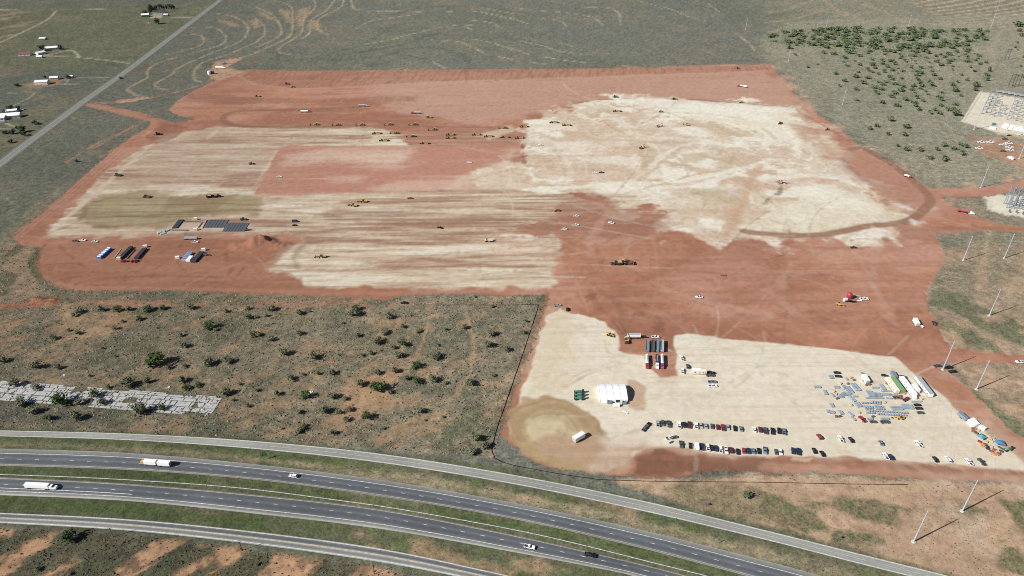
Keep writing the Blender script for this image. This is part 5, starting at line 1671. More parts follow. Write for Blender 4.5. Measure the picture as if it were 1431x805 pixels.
@cached
def haul_truck(t, col):
    MB().box(3.6, 0, 1.2, 1.8, 2.4, 1.2, taper=.9).build("hood", PAINT[col], t)
    MB().box(2.3, 0, 1.4, 1.4, 2.0, 1.9, taper=.88).build("cab", GLASS, t)
    b = MB()
    for s in (-1, 1):
        b.prism([(1.3, 1.7), (1.6, 3.1), (-4.6, 3.1), (-5.3, 2.5), (-3.6, 1.5)], s * 1.4 - .08, s * 1.4 + .08)
    b.box(-1.3, 0, 1.5, 5.0, 2.7, .15)
    b.box(1.45, 0, 1.7, .15, 2.8, 1.5)
    b.build("dump_bed", PAINT[col], t)
    MB().box(-1.4, 0, 1.66, 4.6, 2.6, 1.3, taper=.7).build("load", mat("loaded_caliche", alb(205, 176, 140), .95), t)
    MB().box(-.6, 0, .9, 8.6, 1.0, .5).build("frame", DARKM, t)
    wheels(t, (-3.3, -1.6, 3.3), (-1.25, 1.25), .85, .6)


@cached
def water_truck(t, cab, tank):
    MB().prism([(1.6, .8), (4.4, .8), (4.5, 1.4), (4.1, 1.75), (3.3, 1.85), (3.0, 2.6), (1.7, 2.65)], -1.15, 1.15, .1, 2.0).build("cab", PAINT[cab], t)
    MB().quad((3.36, -.9, 1.9), (3.36, .9, 1.9), (3.1, .85, 2.55), (3.1, -.85, 2.55)).build("windscreen", GLASS, t)
    MB().tube((1.4, 0, 1.95), (-4.0, 0, 1.95), 1.05, 1.05, 12).build("tank", PAINT[tank], t)
    MB().box(-1.2, 0, .65, 6.0, 1.0, .3).build("chassis", DARKM, t)
    wheels(t, (-3.2, -1.9), (-.95, .95), .5, .5)
    wheels(t, (3.4,), (-1.0, 1.0), .5, .32)


@cached
def front_loader(t, col):
    MB().box(-2.0, 0, 1.1, 2.8, 1.8, 1.3, taper=.92).build("hood", PAINT[col], t)
    MB().box(-.2, 0, 1.4, 1.5, 1.6, 2.0, taper=.87).build("cab", GLASS, t)
    MB().box(-.2, 0, 3.41, 1.5, 1.6, .12).build("cab_roof", PAINT[col], t)
    MB().prism([(.6, 1.4), (.6, 2.0), (3.4, 1.2), (3.6, .5), (3.2, .5), (3.0, .9)], -.7, .7).build("lift_arms", PAINT[col], t)
    MB().prism([(3.4, 1.4), (3.5, .2), (5.0, .1), (4.9, .3), (3.8, .5), (3.7, 1.4)], -1.5, 1.5).build("bucket", PAINT[col], t)
    wheels(t, (-1.6, 1.7), (-1.1, 1.1), .85, .65)


@cached
def telehandler(t, col):
    MB().box(-.3, 0, .8, 4.6, 1.6, .9, taper=.95).build("body", PAINT[col], t)
    MB().box(-.2, .55, 1.7, 1.5, .9, 1.0, taper=.88).build("cab", GLASS, t)
    MB().prism([(-2.4, 2.0), (-2.4, 2.5), (4.6, 1.5), (4.6, 1.1)], -.55, -.1).build("boom", PAINT[col], t)
    MB().box(5.2, -.3, .3, 1.2, 1.3, .12).build("forks", DARKM, t)
    wheels(t, (-1.6, 1.5), (-.95, .95), .62, .42)


@cached
def farm_sprayer(t, col):
    """long low green implement on wheels"""
    MB().box(.4, 0, .9, 5.6, 1.1, .7, taper=.9).build("frame", PAINT[col], t)
    MB().tube((-.8, 0, 1.9), (1.6, 0, 1.9), .55, .55, 10).build("tank", PAINT["teal"], t)
    MB().box(2.6, 0, 1.5, 1.2, 1.2, 1.2, taper=.85).build("cab", GLASS, t)
    MB().box(-2.6, 0, .7, .4, 2.4, .5).build("boom_rack", DARKM, t)
    wheels(t, (-1.6, 2.2), (-.85, .85), .7, .35)


@cached
def flat_utility_trailer(t, col):
    MB().box(0, 0, .6, 6.0, 2.1, .16).build("deck", PAINT[col], t)
    MB().tube((3.0, .6, .65), (4.4, 0, .55), .07, .07, 5).build("tongue", DARKM, t)
    wheels(t, (-.5, .5), (-1.1, 1.1), .36, .24)


@cached
def enclosed_trailer(t, col):
    MB().box(0, 0, .55, 6.2, 2.4, 2.3, taper=.98).build("body", PAINT[col], t)
    MB().box(-3.13, 0, .65, .05, 2.1, 2.0).build("rear_door", PAINT["silver"], t)
    MB().box(3.7, 0, .5, 1.3, .16, .14).build("tongue", DARKM, t)
    wheels(t, (-.6, .4), (-1.15, 1.15), .36, .24)


@cached
def office_trailer(t, col, roof, L):
    MB().box(0, 0, .7, L, 3.3, 2.7).build("wall", PAINT[col], t)
    MB().prism([(-1.75, 3.401), (1.75, 3.401), (1.75, 3.5), (0, 3.72), (-1.75, 3.5)], -L / 2 - .15, L / 2 + .15)
    r = MB()
    r.prism([(-L / 2 - .1, 3.402), (L / 2 + .1, 3.402), (L / 2 + .1, 3.62), (-L / 2 - .1, 3.62)], -1.75, 1.75)
    r.build("roof", PAINT[roof], t)
    for i in range(int(L / 3.6)):
        x = -L / 2 + 2.2 + i * 3.6
        for s in (-1, 1):
            w = MB().box(x, s * 1.67, 1.7, 1.0, .06, 1.0).build("window", GLASS, t)
    MB().box(L / 2 - 1.2, -1.68, .75, .95, .07, 2.1).build("door", PAINT["silver"], t)
    MB().box(0, 0, 0.0, L - .4, 3.1, .7).build("skirting", PAINT["grey"], t)


@cached
def shipping_container(t, col, L):
    MB().box(0, 0, .05, L, 2.44, 2.55).build("body", PAINT[col], t)
    rb = MB()
    for i in range(int(L / .6)):
        x = -L / 2 + .3 + i * .6
        for s in (-1, 1):
            rb.box(x, s * 1.235, .15, .25, .05, 2.3)
    tag(rb.build("corrugations", PAINT[col], t), kind="stuff")
    for s in (-1, 1):
        MB().box(L / 2 + .03, s * .6, .15, .06, 1.1, 2.3).build("door", PAINT[col], t)


def put(o, c, r, X_, Y_, deg, label, cat, group=None, sc=1.0):
    x, y = tl(c, r, X_, Y_)
    return put_xy(o, x, y, deg, label, cat, group, sc)


def put_s(o, px, py, deg, label, cat, group=None, sc=1.0):
    x, y = plan(px, py)
    return put_xy(o, x, y, deg, label, cat, group, sc)


def put_xy(o, x, y, deg, label, cat, group=None, sc=1.0):
    for k in ("label", "category", "group", "kind"):
        if k in o:
            del o[k]
    o.location = (x, y, zat(x, y) + 0.02)
    o.rotation_euler = (0, 0, R(deg))
    sc *= 1.14 if cat in ("car", "pickup", "van") else 1.0
    o.scale = (sc, sc, sc)
    return tag(o, label, cat, group)


def heading(p0, p1):                          # plan direction from one survey point to another
    a, b = plan(*p0), plan(*p1)
    return math.degrees(math.atan2(b[1] - a[1], b[0] - a[0]))


VEH = dict(p=(pickup_truck, "pickup truck", "pickup"), u=(sport_utility_car, "sport utility car", "car"), s=(sedan_car, "sedan", "car"), v=(cargo_van, "van", "van"))


def vehicle(k, col):
    return VEH[k][0](col)
# ------------------------------------------------------------------ vehicles on the highway
def road_heading(Rd, px, py):
    x, y = plan(px, py)
    A_ = Rd[1]
    i = int(np.argmin((A_[:, 0] - x) ** 2 + (A_[:, 1] - y) ** 2))
    i = min(max(i, 1), len(A_) - 2)
    d = A_[i + 1] - A_[i - 1]
    return math.degrees(math.atan2(d[1], d[0])), x, y


def on_road(o, Rd, px, py, back, label, cat):
    h, x, y = road_heading(Rd, px, py)
    put_xy(o, x, y, h + (180 if back else 0), label, cat)
    o.location.z = 0.2


h0, _, _ = road_heading(WB, 200, 645)
east = abs(((h0 + 180) % 360) - 180) > 90            # does the polyline run west?
on_road(double_trailer_truck("yellow", "white"), WB, 224, 650.5, not east, "yellow-cabbed truck pulling two short white trailers on the highway", "truck")
on_road(box_semi_truck("white", "white"), EB, 58, 682.5, east, "white semi truck with one long white box trailer on the highway", "truck")
on_road(sport_utility_car("white"), WB, 410, 666.5, not east, "white car travelling alone in the westbound lanes", "car")
on_road(pickup_truck("white"), EB, 740, 765.5, east, "white pickup truck in the eastbound lanes ahead of a black one", "pickup")
on_road(pickup_truck("black"), EB, 825, 777.0, east, "black pickup truck in the eastbound lanes near the bottom edge", "pickup")

# ------------------------------------------------------------------ parked rows on the caliche lot
CN = dict(white="white", silver="silver", grey="dark grey", slate="blue-grey", black="black", navy="dark navy", red="red", maroon="dark red", blue="blue", cream="cream")
R1 = lambda X_, Y_: (890 + X_ / 11.925, 575 + Y_ / 11.925)
R2 = lambda X_, Y_: (1000 + X_ / 11.925, 580 + Y_ / 11.925)
R3 = lambda X_, Y_: (1110 + X_ / 8.944, 590 + Y_ / 8.944)
R7 = lambda X_, Y_: (1260 + X_ / 8.368, 570 + Y_ / 8.368)
row1 = [(R1, 350, 215, 'p', 'silver'), (R1, 430, 210, 'u', 'grey'), (R1, 530, 225, 'p', 'grey'), (R1, 705, 240, 'p', 'white'), (R1, 790, 235, 'u', 'black'), (R1, 872, 240, 'p', 'maroon'), (R1, 988, 250, 'p', 'white'), (R1, 1066, 248, 's', 'silver'),
        (R1, 1148, 255, 's', 'silver'), (R1, 1250, 258, 's', 'grey'), (R2, 33, 212, 's', 'maroon'), (R2, 120, 222, 'p', 'red'), (R2, 205, 215, 's', 'silver'), (R2, 318, 235, 's', 'black'), (R2, 422, 240, 's', 'slate'), (R2, 645, 255, 's', 'white'),
        (R2, 738, 255, 'u', 'maroon'), (R2, 828, 275, 'p', 'grey'), (R2, 942, 282, 'p', 'black'), (R2, 1052, 280, 'u', 'black'), (R2, 1135, 290, 'p', 'slate')]
row2 = [(R1, 735, 565, 'p', 'grey'), (R1, 888, 582, 's', 'black'), (R1, 1002, 597, 'v', 'white'), (R1, 1086, 603, 'p', 'navy'), (R1, 1180, 615, 'p', 'white'), (R1, 1248, 617, 's', 'black'), (R1, 1322, 628, 'u', 'navy'), (R2, 82, 587, 'p', 'white'),
        (R2, 172, 605, 'p', 'white'), (R2, 257, 600, 'u', 'maroon'), (R2, 366, 622, 's', 'black'), (R2, 466, 604, 's', 'red'), (R2, 545, 610, 's', 'navy'), (R2, 626, 612, 's', 'slate'), (R2, 716, 612, 's', 'black'), (R2, 820, 605, 'p', 'slate'),
        (R2, 1006, 625, 's', 'grey'), (R2, 1078, 627, 's', 'white'), (R2, 1286, 615, 'u', 'navy'), (R2, 1378, 622, 'p', 'navy')]
for nm_, rw_, grp_ in (("upper", row1, "vehicles in the upper parked row"), ("lower", row2, "vehicles in the lower parked row")):
    for i, (fn_, X_, Y_, k, col) in enumerate(rw_):
        px, py = fn_(X_, Y_)
        put_s(vehicle(k, col), px, py, heading((px, py + 6), (px - 1.7, py - 6)) + random.uniform(-3, 3) + (180 if random.random() < .3 else 0), "%s %s, %s from the left in the %s parked row" % (CN[col], VEH[k][1], ORD[i], nm_), VEH[k][2], grp_)
for fn_, X_, Y_, k, col, lb in ((R3, 311, 192, 'u', 'red', "red car parked alone right of the upper parked row"), (R3, 577, 220, 'p', 'white', "white pickup parked beside a black sedan right of the lone red car"),
                                (R3, 708, 230, 's', 'black', "black sedan parked beside a white pickup in the open lot"), (R3, 1083, 270, 's', 'slate', "blue-grey sedan parked alone below the steel laydown yard"),
                                (R3, 247, 365, 's', 'black', "left one of two small black sedans past the lower row end"), (R3, 347, 402, 's', 'black', "right one of two small black sedans past the lower row end"),
                                (R3, 1140, 435, 'p', 'white', "white pickup beside a navy sedan on the lower lot edge"), (R3, 1210, 445, 's', 'navy', "navy sedan beside a white pickup on the lower lot edge"),
                                (R7, 197, 432, 'p', 'white', "white pickup standing alone in the lower right of the lot"), (R7, 392, 610, 's', 'black', "black sedan on the lower lot edge, left of two white vehicles"),
                                (R7, 540, 612, 'u', 'white', "white car on the lower lot edge right of the black sedan"), (R7, 783, 640, 'p', 'white', "white pickup next to the rightmost dark pickup"),
                                (R7, 930, 640, 'p', 'grey', "rightmost dark pickup on the lower edge of the lot")):
    px, py = fn_(X_, Y_)
    put_s(vehicle(k, col), px, py, 92 + random.uniform(-5, 5), lb, VEH[k][2])

# other light vehicles: survey sheet, x, y, kind, colour, heading, label
LV = [(2, 2, 313, 132, 'u', 'black', 80, "black car standing alone at the top left corner of the lot"), (2, 2, 258, 109, 'p', 'silver', 10, "pale pickup left of the black car at the lot's top corner"),
      (2, 2, 1043, 64, 'p', 'white', 175, "white pickup driving on the red earth above the lot"), (2, 2, 800, 285, 'p', 'white', 0, "white pickup directly above the row of parked trailers"),
      (2, 2, 979, 448, 'u', 'grey', 85, "grey car beside the red notch, between two white vehicles"), (2, 2, 951, 474, 'p', 'white', 80, "white service pickup below the grey car beside the red notch"),
      (2, 2, 946, 402, 'p', 'white', 95, "white pickup with dark canopy at the top beside the red notch"), (2, 2, 1108, 485, 'p', 'black', 0, "black pickup touching the right end of the pale office units"),
      (2, 2, 1105, 498, 'p', 'grey', 0, "dark grey pickup right below the black one at the office units"), (2, 2, 1115, 534, 'p', 'slate', 0, "blue-grey pickup above the white one right of the notch"),
      (2, 2, 1118, 556, 'p', 'white', 0, "white pickup lowest in the group right of the notch"), (2, 2, 757, 775, 'p', 'black', 50, "black pickup parked askew left of the upper parked row"),
      (2, 2, 742, 792, 'p', 'grey', 55, "dark grey pickup nose to tail with the black one left of the row"), (2, 3, 880, 42, 'p', 'white', 20, "white pickup parked askew above the lower parked row"),
      (2, 3, 905, 40, 's', 'grey', 15, "dark sedan right behind the askew white pickup"),
      (2, 1, 163, 12, 'p', 'white', 160, "white pickup on the pale ground right of the pink pad"), (2, 0, 217, 614, 'p', 'white', 170, "white pickup above the scraper tracks near the upper middle"),
      (2, 1, 465, 166, 'p', 'white', 0, "white pickup nose to tail with a navy one on the pale pad"), (2, 1, 502, 166, 'p', 'navy', 0, "navy pickup nose to tail with a white one on the pale pad"),
      (2, 1, 362, 407, 'p', 'white', 0, "upper of three white pickups on the brown streaked ground"), (2, 1, 360, 457, 'p', 'white', 0, "middle of three white pickups on the brown streaked ground"),
      (2, 1, 295, 480, 'p', 'white', 0, "lowest of three white pickups on the brown streaked ground"), (2, 1, 555, 445, 'p', 'white', 150, "single white pickup right of the three on the brown ground"),
      (1, 1, 133, 189, 'p', 'white', 0, "white pickup at the left side of the pink pad"), (1, 1, 1185, 110, 'p', 'white', 0, "white pickup at the right side of the pink pad"),
      (1, 1, 858, 309, 'p', 'red', 0, "red pickup on the pale streaks below the pink pad"), (1, 1, 1023, 472, 'p', 'black', 160, "black pickup driving on the brown streaks below the pink pad"),
      (1, 1, 220, 437, 'v', 'navy', 0, "dark van on the pale ground above the spoil heap"), (1, 1, 218, 458, 's', 'black', 0, "small dark car just below the dark van above the spoil heap"),
      (3, 1, 482, 582, 'p', 'navy', 0, "navy pickup on the red earth below the wet haul road"), (0, 1, 420, 546, 'p', 'brown', 0, "brown pickup, leftmost of three on the lower left haul road"),
      (0, 1, 460, 542, 'p', 'white', 0, "white pickup, middle of three on the lower left haul road"), (0, 1, 527, 550, 'p', 'white', 0, "white pickup, right of three on the lower left haul road"),
      (0, 1, 1083, 551, 'p', 'white', 0, "white pickup below the long silver trailer near the dark mats"), (1, 2, 825, 96, 'p', 'black', 0, "black pickup on the track along the top of the scrub field")]
for c, r, X_, Y_, k, col, hd, lb in LV:
    put(vehicle(k, col), c, r, X_, Y_, hd, lb, VEH[k][2])
RP = lambda X_, Y_: (1300 + X_ / 4.738, 390 + Y_ / 4.738)
for X_, Y_, col, hd, lb in ((47, 579, 'grey', 12, "grey pickup left of the power pole at the lot's top right"), (122, 590, 'black', 8, "black pickup at the foot of the power pole by the access road"),
                            (147, 618, 'black', 8, "lowest black pickup beside the power pole by the access road"), (592, 554, 'white', 175, "white pickup on the dirt access road at the right edge")):
    px, py = RP(X_, Y_)
    put_s(pickup_truck(col), px, py, hd, lb, "pickup")
RY = lambda X_, Y_: (1350 + X_ / 6.2, 180 + Y_ / 6.2)
for i, (X_, Y_, k, col) in enumerate(((128, 122, 'p', 'white'), (208, 122, 'p', 'white'), (110, 175, 'p', 'white'), (318, 145, 'p', 'white'), (368, 132, 'p', 'white'), (372, 165, 'p', 'white'), (378, 190, 'p', 'white'), (318, 197, 'p', 'brown'),
                                      (335, 92, 'p', 'grey'), (372, 62, 's', 'black'), (474, 60, 'p', 'white'))):
    px, py = RY(X_, Y_)
    put_s(vehicle(k, col), px, py, -5, "%s %s, %s in the red yard by the substation" % (CN.get(col, col), VEH[k][1], ("top left", "top middle", "lower left", "left end of the right cluster", "top of the right cluster", "middle of the right cluster",
          "bottom of the right cluster", "below the right cluster", "above the right cluster", "nearest the control building", "at the far right")[i]), VEH[k][2], "vehicles in the yard by the substation", 1.45 if col == 'white' else 1.2)
put_s(cargo_van("white"), *RY(383, 262), 100, "tall white truck standing alone below the substation yard", "truck", None, 1.5)

# ------------------------------------------------------------------ earthmoving machines
up = [(330, 694), (450, 695), (582, 695), (738, 694), (875, 694)]
for i, (X_, Y_) in enumerate(up):
    put(pan_scraper("cream"), 1, 0, X_, Y_, 0, "yellow scraper, %s from the left in the line below the water trucks" % ORD[i], "scraper", "scrapers on the earthworks")
lo = [(983, 722, 0), (772, 740, 0), (863, 759, 0), (672, 743, 180), (712, 782, 180), (1080, 750, 180), (1080, 767, 180), (1225, 750, 180), (1292, 760, 180), (1383, 764, 180), (938, 798, 180), (1373, 712, 0)]
for i, (X_, Y_, hd) in enumerate(sorted(lo)):
    put(pan_scraper("yellow" if hd else "cream"), 1, 0, X_, Y_, hd, "yellow scraper, %s from the left in the loose group above the pink pad" % ORD[i], "scraper", "scrapers on the earthworks")
MC = [(2, 0, 72, 705, pan_scraper, ("yellow",), 180, "yellow scraper at the red and pale boundary above the pink pad", "scraper"), (2, 0, 47, 767, pan_scraper, ("yellow",), 180, "lower left scraper on the dark red patch above the pink pad", "scraper"),
      (2, 0, 238, 682, pan_scraper, ("cream",), 180, "left scraper of the pair on the upper pale ground", "scraper"), (2, 0, 308, 697, pan_scraper, ("cream",), 175, "right scraper of the pair on the upper pale ground", "scraper"),
      (2, 0, 588, 619, pan_scraper, ("cream",), 170, "scraper alone on pale ground below the excavator at the cut edge", "scraper"), (2, 0, 578, 540, bulldozer, ("brown",), 0, "brown dozer at the upper edge of the pale ground", "bulldozer"),
      (2, 0, 905, 552, bulldozer, ("yellow",), 10, "yellow dozer half way along the upper edge of the pale ground", "bulldozer"), (2, 0, 818, 705, excavator, ("yellow",), 20, "yellow excavator left of the other one on the white ground", "excavator"),
      (2, 0, 978, 695, excavator, ("yellow",), 170, "yellow excavator right of the other one on the white ground", "excavator"), (2, 0, 1258, 382, excavator, ("grey",), 165, "dark excavator at the far cut slope with raised boom", "excavator"),
      (2, 0, 1278, 570, front_loader, ("yellow",), 160, "yellow loader at the right end of the pale upper edge", "loader"), (2, 0, 830, 622, soil_roller, ("yellow",), 0, "small roller on the pale ground near the upper middle", "roller"),
      (3, 0, 78, 688, bulldozer, ("yellow",), 20, "dozer on the white ground near the upper right haul road", "bulldozer"), (3, 0, 335, 722, soil_roller, ("orange",), 0, "small orange roller on the pink ground at upper right", "roller"),
      (1, 0, 962, 654, bulldozer, ("yellow",), 0, "small dozer right under the red and grey truck", "bulldozer"), (1, 0, 176, 468, bulldozer, ("purple",), 0, "dark red dozer at the left of the far cut slope", "bulldozer"),
      (1, 0, 206, 485, soil_roller, ("yellow",), 0, "yellow roller just below the dark red dozer at the cut slope", "roller"), (1, 0, 12, 536, bulldozer, ("yellow",), 0, "yellow dozer on the red bench at the upper left", "bulldozer"),
      (0, 0, 876, 748, bulldozer, ("black",), 20, "dark dozer on the brown spoil left of the site", "bulldozer"), (0, 1, 655, 182, bulldozer, ("grey",), 0, "dark dozer at the left side of the upper left pale bench", "bulldozer"),
      (0, 1, 815, 302, bulldozer, ("brown",), 0, "brown dozer on the olive coloured ground", "bulldozer"), (0, 1, 1170, 302, haul_truck, ("black",), 20, "left of two black haul trucks above the dark mats", "haul truck"),
      (0, 1, 1205, 300, haul_truck, ("black",), 10, "right of two black haul trucks above the dark mats", "haul truck"), (0, 1, 1395, 118, soil_roller, ("brown",), 0, "brown roller on the pale bench left of the pink pad", "roller"),
      (0, 1, 1350, 427, soil_roller, ("grey",), 0, "grey roller above the right block of dark mats", "roller"), (0, 1, 1372, 485, telehandler, ("grey",), 10, "grey telehandler right of the right block of dark mats", "telehandler"),
      (0, 1, 1142, 622, telehandler, ("grey",), -10, "dark telehandler right of the white and blue units", "telehandler"),
      (1, 1, 597, 327, motor_grader, ("yellow",), 170, "upper of two yellow graders on the pale streaks", "grader"), (1, 1, 542, 349, motor_grader, ("yellow",), 160, "lower of two yellow graders on the pale streaks", "grader"),
      (1, 1, 1295, 545, haul_truck, ("cream",), 180, "cream dump truck on the lower pale pad", "haul truck"), (1, 1, 365, 634, motor_grader, ("yellow",), 180, "yellow grader at the left end of the lower pale pad", "grader"),
      (2, 1, 254, 378, soil_roller, ("orange",), 0, "orange roller on brown streaks above the three white pickups", "roller"), (2, 1, 722, 32, excavator, ("yellow",), 40, "yellow excavator with raised boom amid the pale tracks", "excavator"),
      (2, 1, 620, 672, front_loader, ("yellow",), 5, "large yellow loader standing on the red floor", "loader"), (2, 1, 580, 674, soil_roller, ("grey",), 180, "grey roller left of the large yellow loader", "roller"),
      (2, 1, 650, 670, bulldozer, ("brown",), 0, "brown dozer right of the large yellow loader", "bulldozer"), (2, 1, 1176, 735, flat_utility_trailer, ("brown",), 0, "small flat trailer lying on the red floor", "trailer"),
      (3, 1, 78, 222, excavator, ("orange",), -30, "orange excavator digging the pale ground at right", "excavator"), (3, 1, 783, 189, water_truck, ("red", "white"), -45, "small red truck on the wet haul road", "water truck"),
      (2, 2, 548, 274, front_loader, ("yellow",), -30, "yellow loader on the caliche left of the white screening plant", "loader"), (2, 2, 642, 312, excavator, ("yellow",), 80, "yellow excavator standing beside the white screening plant", "excavator"),
      (3, 2, 402, 105, telehandler, ("yellow",), -20, "yellow telehandler left of the red dome tank", "telehandler"), (3, 2, 928, 210, soil_roller, ("grey",), 80, "grey machine at the right edge of the red floor", "roller"),
      (3, 2, 740, 735, telehandler, ("yellow",), 175, "yellow telehandler below the rows of steel bundles", "telehandler"), (3, 2, 478, 88, flat_utility_trailer, ("black",), -5, "black flat trailer below the red dome tank", "trailer")]
for c, r, X_, Y_, fn_, a_, hd, lb, ct in MC:
    sc_ = 1.25 if fn_ in (bulldozer, soil_roller, motor_grader) and r < 2 else 1.0
    if "large yellow" in lb:
        sc_ = 1.6
    put(fn_(*a_), c, r, X_, Y_, hd, lb, ct, "scrapers on the earthworks" if fn_ is pan_scraper else None, sc_)
put(tank_semi_truck("red", "white"), 1, 0, 277, 623, 0, "red-cabbed truck with white tank, left one on the wet loop", "tank truck")
put(tank_semi_truck("silver", "silver"), 1, 0, 597, 590, 0, "silver tank truck at the right end of the wet loop", "tank truck")
put(tank_semi_truck("red", "silver"), 1, 0, 895, 630, 180, "red-cabbed truck with grey tank, nose pointing left", "tank truck")
put(tank_semi_truck("red", "white"), 2, 0, 1285, 483, 150, "red-cabbed truck with white tank at the far right of the red bench", "tank truck")
put(tank_semi_truck("white", "red"), 3, 1, 1098, 387, -32, "white truck with red trailer on the dirt road to the substation", "tank truck")

# ------------------------------------------------------------------ trucks and plant beside the tent
RT = lambda X_, Y_: (840 + X_ / 10.067, 450 + Y_ / 10.067)
for i, (X_, col) in enumerate(((652, 'slate'), (728, 'grey'), (792, 'slate'), (858, 'silver'))):
    px, py = RT(X_, 360)
    put_s(end_dump_trailer(col), px, py, heading((px, py + 8), (px + .3, py - 8)), "%s end-dump trailer, %s from the left of the four in the notch" % (CN[col], ORD[i]), "trailer", "end-dump trailers in the notch")
for X_, cab, tk, lb in ((645, 'red', 'white', "red-cabbed truck with white tank trailer, leftmost of three facing the camera"), (785, 'white', 'navy', "white-cabbed truck with dark blue trailer, middle of three facing the camera"),
                        (858, 'purple', 'white', "purple-cabbed truck with white tank trailer, right of three facing the camera")):
    px, py = RT(X_, 565)
    put_s(tank_semi_truck(cab, tk), px, py, heading((px, py - 8), (px + .3, py + 8)), lb, "truck")
# screening plant
t = empty("screening_plant", (*plan(*RT(462, 230)), 0.0), 0)
MB().box(0, 0, 2.2, 10.5, 3.0, 2.2).build("hopper", PAINT["white"], t)
MB().box(0, 0, 4.41, 9.6, 2.5, .1).build("deck", PAINT["silver"], t)
for sx in (-4, -1.3, 1.3, 4):
    for sy in (-1.2, 1.2):
        MB().box(sx, sy, 0, .3, .3, 2.2).build("leg", DARKM, t)
MB().prism([(5.0, 2.4), (5.0, 2.9), (12.0, 1.0), (12.0, .6)], -.5, .5).build("conveyor", DARKM, t)
MB().prism([(-5.0, 2.4), (-5.0, 2.9), (-8.0, 1.2), (-8.0, .8)], -.6, .6).build("feed_chute", STEEL, t)
wheels(t, (-3, 3), (-1.1, 1.1), .5, .4)
tag(t, "white screening plant with dark conveyor above the parked trailers", "screening plant")
# fabric shelter
t = empty("fabric_shelter", (*plan(855.5, 551.5), 0.0), 0)
L, W, EV, PK = 20.5, 17.5, 3.0, 5.6
TENT = mat("white_tent_fabric", (0.82, 0.84, 0.86), 0.6, noise=0.04, scale=.4)
prof_ = [(-W / 2, 0), (-W / 2, EV), (-W / 4, EV + 1.9), (0, PK), (W / 4, EV + 1.9), (W / 2, EV), (W / 2, 0)]
for i in range(4):
    x0, x1 = -L / 2 + i * L / 4 + .05, -L / 2 + (i + 1) * L / 4 - .05
    b = MB()
    for (y0, z0), (y1, z1) in zip(prof_, prof_[1:]):
        b.quad((x0, y0, z0), (x1, y0, z0), (x1, y1, z1), (x0, y1, z1))
    b.build("roof_panel", TENT, t)
for x in (-L / 2, L / 2):
    b = MB()
    n = len(b.v)
    b.v += [(x, y, z) for y, z in prof_]
    b.f.append(tuple(range(len(prof_))))
    b.build("end_wall", TENT, t)
for i in range(5):
    x = -L / 2 + i * L / 4
    b = MB()
    for (y0, z0), (y1, z1) in zip(prof_, prof_[1:]):
        b.tube((x, y0 * 1.003, z0 + .04), (x, y1 * 1.003, z1 + .04), .12, .12, 5)
    b.build("frame_hoop", PAINT["silver"], t)
MB().box(3.0, -W / 2 - .04, 0, 3.0, .06, 2.6).build("door", GLASS, t)
tag(t, "large white fabric shelter on the caliche lot", "tent")
for X_, Y_, lb in ((851.5, 563.5, "left grey air unit in front of the white fabric shelter"), (872, 564.5, "right grey air unit in front of the white fabric shelter")):
    t = empty("air_handling_unit", (*plan(X_, Y_), 0.0), 0)
    MB().box(0, 0, .3, 3.2, 1.9, 1.9).build("cabinet", PAINT["slate"], t)
    MB().tube((-.6, 0, 2.2), (-.6, 0, 2.4), .6, .6, 10).build("fan", DARKM, t)
    MB().tube((.8, .9, 1.4), (.8, 2.6, 1.8), .35, .35, 8).build("duct", STEEL, t)
    MB().box(0, 0, 0, 3.0, 1.7, .3).build("skid", DARKM, t)
    tag(t, lb, "air unit")
put_s(enclosed_trailer("white"), 861, 568, 0, "small white trailer between the two air units at the shelter", "trailer", None, .8)
put_s(flat_utility_trailer("white"), 873.5, 576.5, -35, "small white cart below the right corner of the shelter", "cart", None, .7)
for i, Y_ in enumerate((236, 272, 308)):
    put_s(farm_sprayer("teal"), 790 + 150 / 8.05, 520 + Y_ / 8.05, 0, "green equipment cart left of the shelter, %s of three" % ("top", "middle", "bottom")[i], "equipment cart", "green carts left of the shelter", 1.25)
# pale truck on the ochre ground
b_ = plan(802.5, 617.5), plan(816, 609.5)
put_s(enclosed_trailer("white"), 808.5, 614, math.degrees(math.atan2(b_[1][1] - b_[0][1], b_[1][0] - b_[0][0])), "white box trailer standing askew on the ochre lower left of the lot", "trailer", None, 1.5)
put_s(flat_utility_trailer("grey"), 938, 618.5, 30, "small dark trailer under the askew white pickup", "trailer", None, .6)
# office units right of the notch
put_s(office_trailer("cream", "white", 7.0), 973, 521.5, 0, "pale office unit, left of the two right of the notch", "office trailer")
put_s(office_trailer("cream", "cream", 5.0), 982.5, 522, 0, "pale office unit, right of the two beside the black pickup", "office trailer", None, .9)

# ------------------------------------------------------------------ laydown yard
RL = lambda X_, Y_: (1190 + X_ / 11.925, 515 + Y_ / 11.925)
for X_, Y_, col, rf, L_, lb in ((665, 312, 'cream', 'cream', 16.0, "cream office trailer beside the green-roofed one in the laydown yard"), (752, 305, 'green', 'green', 16.0, "green-roofed container unit beside the cream office trailer"),
                                (925, 335, 'white', 'white', 21.0, "long white office trailer with a small white unit at its side"), (1195, 330, 'white', 'silver', 21.0, "rightmost long trailer with grey roof in the laydown yard")):
    px, py = RL(X_, Y_)
    put_s(office_trailer(col, rf, L_), px, py, 90, lb, "office trailer")
put_s(office_trailer("white", "white", 7.0), *RL(1055, 365), 90, "small white office unit between the two long white trailers", "office trailer")
put_s(shipping_container("slate", 6.1), *RL(697, 130), 90, "pale blue container above the cream and green trailers", "container", None, 1.1)
put_s(enclosed_trailer("white"), *RL(225, 205), 90, "white box trailer left of the cream and green trailers", "trailer", None, 1.25)
put_s(flat_utility_trailer("slate"), *RL(205, 118), 100, "blue-grey flat trailer behind the white box trailer in the yard", "trailer")
